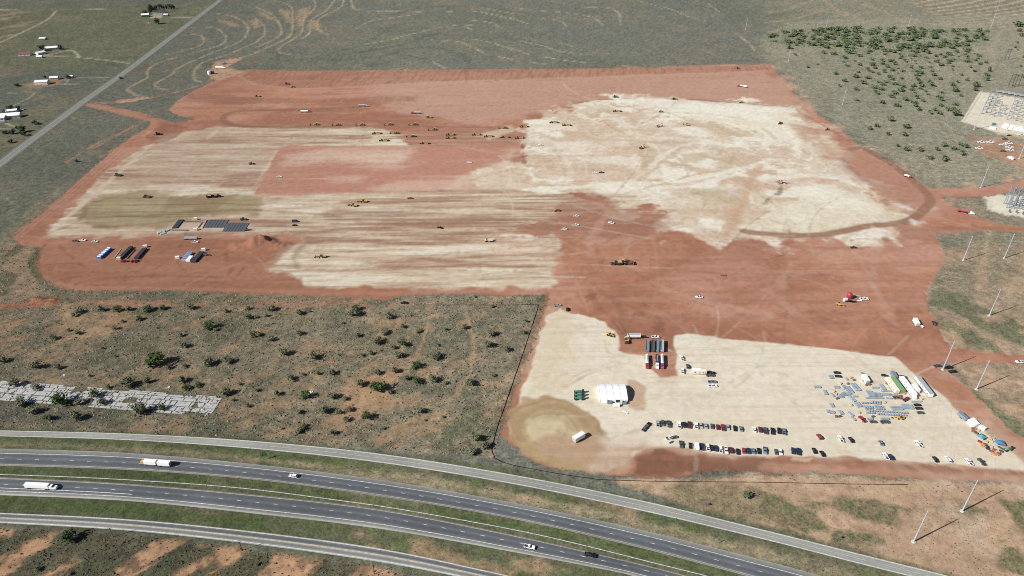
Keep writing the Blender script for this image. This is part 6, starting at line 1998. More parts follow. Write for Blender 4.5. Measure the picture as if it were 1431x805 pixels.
put_s(shipping_container("white", 3.0), *RL(1042, 500), 90, "small white container below the long white office trailer", "container", None, .9)
for X_, Y_, k, col, hd, lb in ((552, 130, 's', 'black', -25, "black sedan left of the pale blue container"), (857, 148, 's', 'grey', -20, "dark sedan behind the long white office trailer"), (1095, 618, 's', 'black', 0, "topmost of three dark sedans right of the steel bundles"),
                               (1122, 675, 's', 'black', 0, "middle of three dark sedans right of the steel bundles"), (1147, 748, 's', 'grey', 0, "lowest of three dark sedans right of the steel bundles"), (908, 525, 'p', 'maroon', 30, "dark red pickup between the offices and the steel bundles"),
                               (760, 500, 'p', 'brown', 0, "brown pickup left of the dark red one in the yard")):
    put_s(vehicle(k, col), *RL(X_, Y_), hd, lb, VEH[k][2])
RM = lambda X_, Y_: (1140 + X_ / 11.925, 550 + Y_ / 11.925)
for X_, Y_, k, col, hd, lb in ((770, 440, 'p', 'red', 105, "red pickup at the lower left of the steel bundles"), (955, 482, 's', 'grey', 0, "left of two dark cars below the steel bundle rows"), (1150, 487, 'p', 'grey', 0, "dark pickup, right of two vehicles below the steel bundle rows")):
    put_s(vehicle(k, col), *RM(X_, Y_), hd, lb, VEH[k][2])
RA = lambda X_, Y_: (1130 + X_ / 14.31, 510 + Y_ / 14.31)
for X_, Y_, lb in ((568, 168, "upper of two black sedans at the top of the steel yard"), (590, 240, "lower of two black sedans at the top of the steel yard")):
    put_s(sedan_car("black"), *RA(X_, Y_), -5, lb, "car")

BSTEEL = mat("primed_steel", (0.30, 0.37, 0.43), 0.5, 0.1, noise=0.18, scale=0.7)
DUNN = mat("timber_dunnage", (0.16, 0.11, 0.07), 0.9)
BM = {}


def bundle(L_, n, W_, label, group="steel bundles in the laydown yard"):
    k = (L_, n, W_)
    t = empty("steel_bundle")
    if k not in BM:
        w = W_ / n
        BM[k] = (MB().box(0, 0, .3, L_, w * .8, .16).box(0, 0, .46, L_, w * .25, .34).box(0, 0, .8, L_, w * .8, .14).mesh("beam", BSTEEL), MB().box(0, 0, 0, .35, W_ * 1.05, .3).mesh("dunnage", DUNN))
    for i in range(n):
        link(bpy.data.objects.new("beam", BM[k][0]), t).location = (0, -W_ / 2 + W_ / n * (i + .5), 0)
    for s in (-1, 1):
        link(bpy.data.objects.new("dunnage", BM[k][1]), t).location = (s * L_ * .36, 0, 0)
    return tag(t, label, "steel bundle", group)


def place(o, px, py, deg):
    x, y = plan(px, py)
    o.location = (x, y, zat(x, y) + 0.01)
    o.rotation_euler = (0, 0, R(deg))
    return o


# loose stacks, left and middle of the yard
stk = [(RA, 445, 250, 4, 3, 3.0, 90), (RA, 170, 450, 5, 3, 2.4, 0), (RA, 330, 560, 5, 3, 2.4, 90), (RA, 560, 455, 4, 3, 2.4, 0), (RA, 705, 455, 5, 3, 2.2, 90), (RA, 760, 500, 8, 4, 2.6, 95), (RA, 820, 505, 8, 4, 2.6, 95), (RA, 680, 600, 8, 4, 2.8, 40),
       (RA, 770, 600, 6, 4, 2.2, 10), (RA, 905, 450, 9, 4, 2.4, 100), (RA, 955, 450, 9, 4, 2.4, 100), (RA, 865, 690, 6, 4, 2.6, 110), (RA, 640, 650, 4, 3, 2.0, 0), (RA, 760, 290, 3, 3, 1.4, 100), (RA, 470, 610, 4, 3, 1.6, 110), (RA, 930, 640, 3, 3, 1.4, 0),
       (RL, 505, 315, 7, 4, 3.0, 95), (RL, 590, 385, 9, 3, 1.4, 0), (RL, 340, 440, 7, 5, 4.5, 0), (RL, 430, 445, 5, 4, 4.0, 0), (RL, 560, 440, 9, 3, 2.0, 0), (RL, 680, 450, 7, 3, 2.0, 0), (RL, 330, 497, 9, 3, 1.2, 0), (RL, 450, 500, 7, 3, 1.2, 0),
       (RL, 395, 327, 5, 3, 1.5, 0), (RL, 620, 505, 4, 3, 1.2, -10), (RL, 105, 612, 5, 4, 4.0, 100), (RL, 740, 652, 9, 3, 1.6, 0), (RL, 925, 645, 8, 5, 5.0, -5), (RL, 760, 690, 8, 3, 1.6, 0), (RL, 285, 390, 4, 3, 1.6, -10),
       (RM, 268, 205, 4, 3, 2.4, 90), (RM, 205, 305, 3, 3, 2.4, 90), (RM, 265, 320, 4, 3, 2.4, 0), (RM, 415, 325, 4, 3, 2.6, 100), (RM, 575, 350, 5, 3, 1.8, 115), (RM, 625, 430, 4, 3, 1.8, 115), (RM, 1145, 430, 6, 4, 2.0, 0), (RM, 900, 430, 4, 3, 1.6, 0),
       (RL, 1075, 560, 8, 3, 1.2, 0), (RL, 1175, 390, 4, 3, 1.2, 0)]
for i, (fn_, X_, Y_, L_, n, W_, hd) in enumerate(sorted(stk, key=lambda q: q[0](q[1], q[2]))):
    px, py = fn_(X_, Y_)
    place(bundle(L_, n, W_, "blue-grey steel stack, %s from the left among the loose stacks of the laydown yard" % (ORD[i] if i < len(ORD) else "last")), px, py, hd)
# orderly rows
RB = [(578, 180, 300, 4), (560, 345, 475, 4), (585, 345, 475, 4), (637, 200, 335, 4), (637, 395, 515, 4), (660, 225, 345, 4), (676, 415, 535, 4), (690, 245, 345, 3), (712, 300, 710, 11), (740, 255, 375, 4), (735, 690, 920, 6), (765, 440, 900, 12)]
RN = ("top", "second", "third", "fourth", "fifth", "sixth", "seventh", "eighth", "ninth", "tenth", "eleventh", "bottom")
for j, (Y_, x0, x1, n) in enumerate(RB):
    for i in range(n):
        X_ = x0 + (x1 - x0) * i / max(1, n - 1)
        px, py = RL(X_, Y_ + (X_ - x0) * .05)
        place(bundle(1.5, 2, 1.1, "short steel bundle, %s from the left in the %s row of the bundle grid" % (ORD[i], RN[j]), "short steel bundles in rows"), px, py, 90)

# supply corner, lower right
def simple(name, parts, px, py, deg, label, cat, group=None):
    t = empty(name)
    for nm, mb, m in parts:
        mb.build(nm, m, t)
    return tag(place(t, px, py, deg), label, cat, group)


def canopy(col, w, d):
    legs = []
    for sx in (-1, 1):
        for sy in (-1, 1):
            legs.append(("leg", MB().tube((sx * w / 2, sy * d / 2, 0), (sx * w / 2, sy * d / 2, 2.4), .06, .06, 5), STEEL))
    return [("canopy_top", MB().box(0, 0, 2.4, w + .3, d + .3, 1.0, taper=.18), PAINT[col])] + legs


PAINT["cyan"] = mat("cyan_fabric", (0.06, 0.28, 0.36), 0.6)
PAINT["azure"] = mat("azure_fabric", (0.05, 0.20, 0.38), 0.6)
simple("pop_up_canopy", canopy("cyan", 4.6, 4), *R7(925, 362), 20, "cyan canopy in the supply corner at lower right", "canopy")
simple("pop_up_canopy", canopy("azure", 5.6, 4), *R7(1135, 432), -10, "bright blue canopy in the supply corner at lower right", "canopy")
put_s(enclosed_trailer("slate"), *R7(705, 118), heading(R7(750, 150), R7(662, 72)), "blue-grey box trailer at the upper end of the supply corner", "trailer", None, 1.15)
for i, (X_, Y_) in enumerate(((812, 165), (832, 188), (855, 212))):
    put_s(shipping_container("white", 6.0), *R7(X_, Y_), heading(R7(790, 212), R7(880, 180)), "white container, %s of three side by side in the supply corner" % ("left", "middle", "right")[i], "container", "white containers in the supply corner", .95)
for i, (X_, Y_) in enumerate(((925, 240), (952, 252))):
    put_s(shipping_container("white", 3.0), *R7(X_, Y_), 118, "small white unit, %s of a pair beside the three containers" % ("left", "right")[i], "container", "small white units", .9)
put_s(farm_sprayer("green"), *R7(1238, 498), 15, "green machine at the lower right tip of the supply corner", "equipment cart", None, 1.1)
PAL = {"orange": PAINT["orange"], "tan": PAINT["tan"], "navy": PAINT["navy"], "brown": PAINT["brown"], "red": PAINT["red"], "grey": PAINT["grey"], "green": PAINT["green"], "purple": PAINT["purple"]}
crates = [(830, 248, 'brown'), (852, 250, 'orange'), (838, 280, 'brown'), (870, 300, 'grey'), (890, 268, 'tan'), (938, 316, 'tan'), (1000, 322, 'tan'), (1028, 345, 'tan'), (1060, 358, 'tan'), (1010, 375, 'tan'), (1045, 395, 'tan'), (1075, 375, 'tan'),
          (985, 405, 'tan'), (945, 440, 'orange'), (965, 435, 'brown'), (990, 445, 'navy'), (1000, 480, 'navy'), (955, 462, 'orange'), (1040, 455, 'tan'), (1060, 478, 'tan'), (1082, 495, 'brown'), (1045, 512, 'brown'), (1060, 540, 'orange'), (1085, 548, 'orange'),
          (1105, 550, 'orange'), (1090, 520, 'orange'), (1120, 520, 'tan'), (1160, 512, 'grey'), (1155, 472, 'grey'), (1130, 545, 'brown'), (1035, 370, 'tan'), (910, 400, 'red')]
CM = {}
for i, (X_, Y_, col) in enumerate(sorted(crates)):
    t = empty("supply_crate")
    L_, W_, H_ = random.choice(((2.4, 1.4, .9), (1.8, 1.6, 1.2), (3.4, 1.1, .6)))
    if (L_, col) not in CM:
        CM[(L_, col)] = (MB().box(0, 0, .16, L_, W_, H_).mesh("load", PAL[col]), MB().box(0, 0, 0, L_ * 1.05, W_ * 1.05, .15).mesh("pallet", DUNN))
    for nm, me in zip(("load", "pallet"), CM[(L_, col)]):
        link(bpy.data.objects.new(nm, me), t)
    px, py = R7(X_, Y_)
    place(t, px, py, random.uniform(-60, -30))
    tag(t, "%s palletised load, %s from the left in the supply corner" % (col, ORD[i]), "crate", "loads in the supply corner")
# crates amid the steel yard
for i, (fn_, X_, Y_, col) in enumerate(((RA, 850, 265, 'orange'), (RA, 905, 310, 'brown'), (RA, 790, 385, 'brown'), (RA, 640, 380, 'tan'), (RA, 545, 590, 'tan'), (RA, 505, 540, 'tan'), (RA, 570, 680, 'grey'), (RA, 1155, 410, 'brown'), (RA, 1215, 400, 'brown'), (RL, 590, 255, 'red'),
                                        (RL, 815, 465, 'brown'), (RL, 880, 420, 'orange'), (RL, 1170, 515, 'tan'), (RL, 545, 570, 'tan'), (RM, 585, 200, 'tan'), (RM, 952, 392, 'grey'), (RM, 720, 325, 'tan'), (RM, 400, 388, 'grey'), (RM, 335, 388, 'brown'))):
    t = empty("supply_crate")
    link(MB().box(0, 0, .16, 2.0, 1.4, .9).build("load", PAL[col], None), None) if False else MB().box(0, 0, .16, 2.0, 1.4, .9).build("load", PAL[col], t)
    MB().box(0, 0, 0, 2.1, 1.5, .15).build("pallet", DUNN, t)
    place(t, *fn_(X_, Y_), random.uniform(0, 90))
    tag(t, "%s palletised load, %s in a sweep through the steel stacks" % (col, ORD[i]), "crate", "loads in the steel yard")

# ------------------------------------------------------------------ red dome tank group
RD = lambda X_, Y_: (1150 + X_ / 8.418, 400 + Y_ / 8.418)
t = empty("fuel_tank")
b = MB()
for i in range(6):
    a0, a1 = i * math.pi / 14, (i + 1) * math.pi / 14
    b.tube((0, 0, 3.6 + 2.6 * math.sin(a0)), (0, 0, 3.6 + 2.6 * math.sin(a1)), 2.6 * math.cos(a0), 2.6 * math.cos(a1), 16, i == 5)
b.build("dome", PAINT["red"], t)
MB().tube((0, 0, .3), (0, 0, 3.6), 2.6, 2.6, 16).build("shell", PAINT["red"], t)
MB().tube((0, 0, 0), (0, 0, .3), 2.9, 2.9, 16).build("base", STEEL, t)
MB().tube((2.7, 0, 0), (2.2, 0, 5.2), .08, .08, 5).build("ladder", STEEL, t)
tag(place(t, *RD(305, 142), 0), "red domed tank standing on the red earth at right", "tank")
put_s(shipping_container("white", 4.0), *RD(262, 172), 10, "white box at the foot of the red domed tank", "container", None, .9)
put_s(pickup_truck("white"), *RD(482, 158), 0, "white pickup right of the red domed tank", "pickup", None, 1.15)
put_s(flat_utility_trailer("white"), *RD(430, 172), 0, "white flat trailer behind the pickup at the red tank", "trailer", None, .7)
put_s(flat_utility_trailer("silver"), *RD(412, 120), -20, "grey flat trailer above the white one at the red tank", "trailer", None, .8)
put_s(pickup_truck("black"), *RD(300, 182), 0, "black pickup right of the white box at the red tank", "pickup")
put_s(enclosed_trailer("white"), *RD(1090, 445), heading(RD(1110, 480), RD(1065, 400)), "white box trailer alone on the red floor at right", "trailer", None, 1.35)
put_s(enclosed_trailer("white"), *RD(1162, 480), 100, "small white trailer beside the larger one on the red floor", "trailer", None, .5)

# ------------------------------------------------------------------ foundation yard, lower left of the site
MATB = mat("black_mat", (0.035, 0.037, 0.05), 0.7, noise=0.3, scale=0.4)
MATG = mat("grey_mat", (0.085, 0.09, 0.105), 0.7, noise=0.3, scale=0.4)
BLUE = mat("blue_cover", (0.05, 0.17, 0.46), 0.5)


def yrow(name, part, c, r, X0, Y0, X1, Y1, n, w, h, m, label, cat, group=None, gap=.25, lid=None):
    """row of n equal units from one end to the other"""
    a, b = np.array(tl(c, r, X0, Y0)), np.array(tl(c, r, X1, Y1))
    d = b - a
    Lt = float(np.hypot(*d))
    t = empty(name, (*((a + b) / 2), 0.03), math.atan2(d[1], d[0]))
    u = Lt / n
    me = MB().box(0, 0, 0, u - gap, w, h, taper=.97).mesh(part, m)
    ml = MB().box(0, 0, h, u * .6, w * .7, .12).mesh("lid", lid) if lid else None
    for i in range(n):
        o = link(bpy.data.objects.new(part, me), t)
        o.location = (-Lt / 2 + u * (i + .5), 0, 0)
        if ml:
            link(bpy.data.objects.new("lid", ml), o)
    return tag(t, label, cat, group)


for i in range(6):
    x = 1156 + i * 17.5
    yrow("mat_stack", "mat", 0, 1, x - 14, 470, x + 14, 426, 5, 5.0, .5, MATG, "dark mat row, %s from the left in the left block of mats" % ORD[i], "mat stack", "mat rows of the left block")
for i in range(7):
    x = 1258 + i * 16.5
    yrow("mat_stack", "mat", 0, 1, x - 14, 491, x + 14, 443, 5, 4.6, .5, MATG, "dark mat row, %s from the left in the right block of mats" % ORD[i], "mat stack", "mat rows of the right block")
yrow("mat_stack", "mat", 0, 1, 968, 474, 1006, 427, 5, 6.0, 1.0, MATB, "single black mat row left of the two mat blocks", "mat stack")
yrow("formwork_row", "form", 0, 1, 950, 484, 1045, 485, 8, 1.0, .9, MATG, "long low grey form below the single black mat row", "formwork")
yrow("formwork_row", "form", 0, 1, 1010, 437, 1110, 438, 8, .8, .7, MATG, "long low grey form right of the top of the black mat row", "formwork")
yrow("formwork_row", "form", 0, 1, 1122, 474, 1146, 428, 5, .8, .9, PAINT["silver"], "thin pale form left of the left mat block", "formwork")
yrow("formwork_row", "form", 0, 1, 1100, 470, 1122, 440, 5, .7, .7, PAINT["brown"], "thin brown form left of the pale one beside the mats", "formwork")
yrow("cover_row", "blue_unit", 0, 1, 548, 643, 610, 588, 6, 5.0, 2.4, BLUE, "row of bright blue covered units in the lower left yard", "equipment row", None, .5, PAINT["white"])
yrow("cover_row", "black_unit", 0, 1, 672, 640, 730, 580, 6, 4.0, 2.2, MATB, "row of black units second from the left in the lower left yard", "equipment row", None, .5)
yrow("cover_row", "black_unit", 0, 1, 757, 645, 806, 588, 6, 4.4, 2.2, MATB, "row of black units third from the left in the lower left yard", "equipment row", None, .5)
yrow("cover_row", "pipe", 0, 1, 632, 640, 672, 588, 3, .6, .5, PAINT["tan"], "thin tan pipe line between blue and black unit rows", "pipe")
yrow("cover_row", "pipe", 0, 1, 706, 642, 752, 590, 3, .7, .6, MATB, "thin black pipe line between the two black unit rows", "pipe")
yrow("cover_row", "white_unit", 0, 1, 1020, 655, 1058, 610, 5, 5.0, 2.2, PAINT["silver"], "row of white and blue units left of the spoil heap", "equipment row", None, .6, BLUE)
yrow("cover_row", "white_unit", 0, 1, 1042, 658, 1064, 632, 3, 4.0, 2.0, PAINT["white"], "short row of white units beside the white and blue row", "equipment row", None, .6)
yrow("cover_row", "black_unit", 0, 1, 1072, 664, 1122, 608, 6, 5.0, 2.0, MATB, "row of black units right of the white and blue row", "equipment row", None, .5)
put(end_dump_trailer("silver"), 0, 1, 1058, 534, 0, "long silver trailer on the haul road below the mats", "trailer")
for X_, Y_, col, lb in ((1085, 425, 'cream', "cream box at the top between form and mats"), (1085, 484, 'cream', "cream box with shadow below the left mat block"), (660, 645, 'cream', "cream box at the lower end of the second unit row"),
                        (806, 578, 'cream', "cream box at the upper end of the third unit row"), (985, 640, 'white', "white box left of the white and blue units"), (1130, 596, 'white', "white box at the upper end of the right black row")):
    put(shipping_container(col, 4.0), 0, 1, X_, Y_, 10, lb, "container", None, 1.0)
for i, X_ in enumerate((684, 697, 740, 757)):
    put(telehandler("red"), 0, 1, X_, 659, 20 * i, "red lift, %s from the left below the black unit rows" % ORD[i], "lift", "red lifts below the unit rows", .9)
t = empty("concrete_block_pile", (*tl(0, 1, 905, 490), 0.02))
for dx, dy, lz in ((0, 0, 1.4), (3.5, 2, 1.0), (-3, -3, 1.2), (2, -5, .8)):
    MB().box(dx, dy, 0, 5.5, 4.0, lz, rz=.3 * dx, taper=.9).build("block", PAINT["silver"], t)
tag(t, "grey concrete blocks at the left end of the foundation yard", "concrete block")
# ------------------------------------------------------------------ power poles and lines
POLE = mat("weathered_pole_steel", (0.40, 0.43, 0.47), 0.5, 0.2, noise=0.08)
WOOD = mat("dark_pole_wood", (0.06, 0.05, 0.045), 0.9)
CONC = mat("concrete", (0.46, 0.45, 0.43), 0.9, noise=0.15, scale=.5)
HGT = 28.0
LINE_DIR = math.atan2(495, 326)


def steel_pole(px, py, label, h=HGT, arms=(0.72, 0.84, 0.95), deg=None, group="tall steel power poles"):
    x, y = plan(px, py)
    t = empty("power_pole", (x, y, zat(x, y)), LINE_DIR + R(90) if deg is None else R(deg))
    MB().tube((0, 0, 0), (0, 0, h), .5, .22, 12).build("shaft", POLE, t)
    MB().tube((0, 0, 0), (0, 0, .5), 1.3, 1.2, 12).build("footing", CONC, t)
    for i, a in enumerate(arms):
        s = 1
        o = MB().tube((0, 0, h * a), (s * 1.9, 0, h * a + .4), .12, .06, 6).build("arm", POLE, t)
        MB().tube((s * 1.9, 0, h * a + .35), (s * 1.9, 0, h * a - 1.2), .06, .06, 5).build("insulator", PAINT["slate"], o)
    return tag(t, label, "power pole", group), (x, y)


L1 = [(1276.4, 757.3, "lowest tall steel pole with long shadow, bottom right"), (1317.3, 516.6, "tall steel pole with dark pickups parked at its foot"), (1345.9, 364.1, "tall steel pole between the two dirt roads, left of its neighbour"),
      (1370.4, 262.3, "tall steel pole above the dirt road to the substation")]
L2 = [(1344.4, 714.4, "tall steel pole right of the red dirt road, bottom right"), (1364.4, 544.1, "tall steel pole just right of the lot's corner below the access road"), (1382.3, 441.3, "tall steel pole on the sandy ground above the access road"),
      (1403.2, 360.8, "rightmost tall steel pole between the dirt roads")]
P1_ = [steel_pole(*q)[1] for q in L1]
P2_ = [steel_pole(*q)[1] for q in L2]
for px, py, lb, h in ((1177.4, 145.7, "steel pole on the grey prairie below the thicket", HGT), (1101.5, 86.7, "steel pole at the left end of the thicket", HGT), (1154.2, 39.4, "steel pole behind the thicket, left of another", HGT),
                      (1269, 38.5, "steel pole behind the middle of the thicket", HGT), (1042, 41.6, "steel pole far left of the thicket in the pasture", 27), (1385, 37.5, "very tall steel pole at the right end behind the thicket", 56),
                      (1361, 181, "steel pole at the near fence of the substation", 34), (1407.5, 183, "steel pole before the substation control building, left one", 36), (1426, 189, "steel pole at the right end of the control building", 36),
                      (1424, 222, "steel pole beside the red yard at the right edge", 26)):
    steel_pole(px, py, lb, h, deg=60)
WIRE = mat("conductor_wire", (0.2, 0.2, 0.2), 0.5, 0.5)


def wires(pts, name, label, h=HGT, ext=True):
    if ext:
        d0 = np.array(pts[0]) - np.array(pts[1])
        pts = [tuple(np.array(pts[0]) + d0)] + pts
    ang = LINE_DIR + R(90)
    t = empty(name, (*pts[1], 0.0))
    for a in (0.72, 0.84, 0.95):
        b = MB()
        for (x0, y0), (x1, y1) in zip(pts, pts[1:]):
            ox, oy = 1.9 * math.cos(ang), 1.9 * math.sin(ang)
            prev = None
            for k in range(7):
                u = k / 6
                p = (x0 + (x1 - x0) * u + ox - pts[1][0], y0 + (y1 - y0) * u + oy - pts[1][1], h * a - 1.0 - 4.5 * 4 * u * (1 - u) * .8)
                if prev:
                    b.tube(prev, p, .018, .018, 3, False)
                prev = p
        b.build("wire", WIRE, t)
    tag(t, label, "power line")


wires(P1_, "power_line", "thin overhead wires on the left line of tall steel poles")
wires(P2_, "power_line", "thin overhead wires on the right line of tall steel poles")


def wood_pole(px, py, label, h=8.6, deg=20):
    x, y = plan(px, py)
    t = empty("utility_pole", (x, y, zat(x, y)), R(deg))
    MB().tube((0, 0, 0), (0, 0, h), .2, .13, 8).build("shaft", WOOD, t)
    MB().box(0, 0, h - .9, 2.4, .14, .16).build("crossarm", WOOD, t)
    for s in (-1, 0, 1):
        MB().tube((s * 1.05, 0, h - .74 if s else h), (s * 1.05, 0, h - .4 if s else h + .25), .07, .05, 5).build("insulator", PAINT["grey"], t)
    MB().tube((.28, 0, h - 2.2), (.28, 0, h - 1.3), .2, .2, 8).build("transformer_can", PAINT["grey"], t)
    tag(t, label, "utility pole", "wooden utility poles")


for px, py, lb in ((158.6, 750.3, "wooden utility pole, leftmost below the lower frontage road"), (338.4, 769.5, "wooden utility pole, middle one below the lower frontage road"), (523.3, 802.5, "wooden utility pole, right one below the lower frontage road"),
                   (126, 525.5, "wooden utility pole with a small bush at its foot in the field"), (86.5, 580, "wooden utility pole below the old concrete slabs")):
    wood_pole(px, py, lb)
for base, lb in (((1330, 332), "wooden H-frame of two poles behind the substation"), ((1352, 478), "wooden H-frame at the back fence of the substation, left one"), ((1385, 480), "wooden H-frame at the back fence of the substation, right one")):
    x, y = tl(3, 0, *base)
    t = empty("h_frame_pole", (x, y, 0), R(20))
    for s in (-1, 1):
        MB().tube((s * 4.5, 0, 0), (s * 4.5, 0, 22), .45, .28, 8).build("shaft", WOOD, t)
    MB().box(0, 0, 19.5, 14, .4, .5).build("crossarm", WOOD, t)
    MB().tube((-4.5, 0, 10), (4.5, 0, 18), .15, .15, 5).tube((4.5, 0, 10), (-4.5, .3, 18), .15, .15, 5).build("brace", WOOD, t)
    tag(t, lb, "utility pole")

# ------------------------------------------------------------------ substations
GALV = mat("substation_steel", (0.20, 0.25, 0.32), 0.5, 0.2, noise=0.15, scale=.5)


def gantry(x, y, ang, w, h, label, group):
    t = empty("bus_gantry", (x, y, 0.03), ang)
    for s in (-1, 1):
        b = MB()
        for q in (-1, 1):
            b.tube((s * w / 2, q * 1.3, 0), (s * w / 2, 0, h), .42, .3, 5)
        for k in (.25, .5, .75):
            b.box(s * w / 2, 0, h * k, .16, 2.6 * (1 - k), .16)
        b.build("leg", GALV, t)
    MB().box(0, 0, h - .6, w, .8, .8).build("beam", GALV, t)
    for i in range(3):
        o = MB().tube(((i - 1) * w * .3, 0, h - .6), ((i - 1) * w * .3, 0, h - 2.6), .2, .2, 6).build("insulator", PAINT["brown"], t)
    tag(t, label, "gantry", group)


def breaker(x, y, ang, label, group, k=0):
    t = empty("circuit_breaker", (x, y, 0.03), ang)
    MB().box(0, 0, .3, 2.6, 1.4, 1.5).build("cabinet", PAINT["slate"], t)
    for i in range(3):
        b = MB().tube(((i - 1) * .85, 0, 1.8), ((i - 1) * 1.1, .7, 4.2), .2, .12, 6)
        b.build("bushing", PAINT["grey"], t)
        MB().tube(((i - 1) * .85, -.2, 1.8), ((i - 1) * 1.1, -.9, 4.2), .2, .12, 6).build("bushing", PAINT["grey"], t)
    MB().box(0, 0, 0, 3.0, 1.8, .3).build("footing", CONC, t)
    tag(t, label, "circuit breaker", group)


def subrow(p0, p1, n, nm, w=11, h=12):
    a, b = np.array(plan(*p0)), np.array(plan(*p1))
    d = (b - a) / (n - 1)
    ang = math.atan2(d[1], d[0]) + R(90)
    for i in range(n):
        q = a + d * i
        gantry(q[0], q[1], ang, w, h, "grey steel gantry, %s from the front in the %s bay of the substation" % (ORD[i], nm), "substation gantries")
        if i < n - 1:
            q = q + d * .5
            breaker(q[0], q[1], ang, "grey breaker, %s from the front in the %s bay of the substation" % (ORD[i], nm), "substation breakers")


subrow((1377, 160), (1388, 136), 6, "left")
subrow((1413, 168), (1423, 142), 6, "middle")
subrow((1432, 172), (1441, 146), 5, "right")
for i, (px, py) in enumerate(((1395, 148), (1401, 153), (1399, 160), (1393, 163))):
    x, y = plan(px, py)
    gantry(x, y, R(-8), 9, 7, "low grey gantry, %s of the four between the left and middle bays" % ORD[i], "low substation gantries")
# control building
a, b = plan(1401, 177), plan(1433, 183)
t = empty("control_building", ((a[0] + b[0]) / 2, (a[1] + b[1]) / 2, 0.03), math.atan2(b[1] - a[1], b[0] - a[0]))
L_ = math.hypot(b[0] - a[0], b[1] - a[1])
MB().box(0, 0, 0, L_, 11, 3.6).build("wall", PAINT["white"], t)
MB().prism([(-L_ / 2 - .4, 3.61), (L_ / 2 + .4, 3.61), (L_ / 2 + .4, 3.9), (-L_ / 2 - .4, 3.9)], -5.9, 5.9).build("roof", PAINT["white"], t)
MB().box(-L_ / 4, -5.53, 0, 1.2, .07, 2.3).build("door", PAINT["grey"], t)
for i in range(3):
    MB().box(i * 6 - 2, -5.53, 1.4, 1.6, .07, 1.0).build("window", GLASS, t)
tag(t, "long white flat-roofed control building at the front of the substation", "building")
t = empty("transformer", (*plan(1388, 175), 0.03), 0)
MB().box(0, 0, .3, 4, 3, 3).build("tank", PAINT["teal"], t)
MB().box(2.5, 0, .5, .8, 2.6, 2.4).build("radiator", PAINT["teal"], t)
MB().tube((-.8, 0, 3.3), (-.8, 0, 4.6), .25, .15, 6).build("bushing", PAINT["brown"], t)
tag(t, "green transformer on the pale pad in front of the substation", "transformer")
put_s(shipping_container("white", 7), 1386.5, 180.5, -8, "small white unit beside the green transformer", "container", None, 1.2)


def fence(pts, name, label, h=2.4, step=6.0, m=None, r=.05):
    P = resample(pts, step)
    o = P[0]
    t = empty(name, (o[0], o[1], 0.0))
    b = MB()
    for p in P:
        b.tube((p[0] - o[0], p[1] - o[1], 0), (p[0] - o[0], p[1] - o[1], h), r, r, 4)
    tag(b.build("posts", GALV, t), kind="stuff")
    for z in (.15, h * .55, h - .05):
        rb = MB()
        for p, q in zip(P, P[1:]):
            rb.tube((p[0] - o[0], p[1] - o[1], z), (q[0] - o[0], q[1] - o[1], z), .025, .025, 3, False)
        rb.build("rail", GALV, t)
    tag(t, label, "fence")


fence(pl(1600, 168, 1371, 130.5, 1347, 169, 1392, 181), "substation_fence", "chain fence round the large pale substation pad", r=.09)
for i, px in enumerate((1397, 1405, 1413, 1421, 1429)):
    x, y = plan(px, 128.5 + (px - 1390) * .17)
    t = empty("capacitor_bank", (x, y, 0.03), R(-8))
    MB().box(0, 0, 1.2, 9, 3, 2.6).build("rack", PAINT["silver"], t)
    for s in (-1, 1):
        for q in (-1, 1):
            MB().box(s * 4, q * 1.2, 0, .3, .3, 1.2).build("leg", GALV, t)
    tag(t, "grey capacitor bank at the back of the substation, %s from the left" % ORD[i], "capacitor bank", "capacitor banks")
# second substation, right edge
for i, (px, py) in enumerate(((1406, 288), (1413, 289), (1420, 290), (1428, 291))):
    x, y = plan(px, py)
    gantry(x, y, R(75), 10, 24, "tall grey dead-end gantry at the right edge substation, %s from the left" % ORD[i], "tall dead-end gantries")
for i, (px, py) in enumerate(((1410, 297), (1420, 298), (1429, 300))):
    x, y = plan(px, py)
    breaker(x, y, R(75), "breaker on the right edge substation pad, %s from the left" % ORD[i], "right edge breakers")

# ------------------------------------------------------------------ farm buildings and the well site
ROOFW = mat("white_metal_roof", (0.75, 0.77, 0.8), 0.45)
ROOFD = mat("dark_shingle_roof", (0.05, 0.055, 0.065), 0.8)
ROOFR = mat("rusty_red_roof", (0.17, 0.07, 0.07), 0.7)
WALLS = mat("painted_siding", (0.55, 0.53, 0.48), 0.8)


def house(c, r, X_, Y_, L_, W_, h, deg, roof, label, name="farm_building", cat="building", wall=WALLS):
    x, y = tl(c, r, X_, Y_)
    t = empty(name, (x, y, zat(x, y)), R(deg))
    MB().box(0, 0, 0, L_, W_, h).build("wall", wall, t)
    pk_ = h + W_ * .22
    b = MB()
    for s in (-1, 1):
        b.v += [(-L_ / 2 - .5, s * (W_ / 2 + .6), h + .02), (L_ / 2 + .5, s * (W_ / 2 + .6), h + .02), (L_ / 2 + .5, 0, pk_), (-L_ / 2 - .5, 0, pk_)]
        n = len(b.v) - 4
        b.f.append((n, n + 1, n + 2, n + 3) if s < 0 else (n + 3, n + 2, n + 1, n))
    b.build("roof", roof, t)
    for s in (-1, 1):
        g_ = MB()
        g_.v += [(s * L_ / 2, -W_ / 2, h), (s * L_ / 2, W_ / 2, h), (s * L_ / 2, 0, pk_ - .15)]
        g_.f.append((0, 1, 2))
        g_.build("gable", wall, t)
    MB().box(0, -W_ / 2 - .03, 0, 1.3, .08, 2.2).build("door", PAINT["brown"], t)
    for i in (-1, 1):
        MB().box(i * L_ * .3, -W_ / 2 - .03, 1.1, 1.6, .08, 1.1).build("window", GLASS, t)
    tag(t, label, cat)


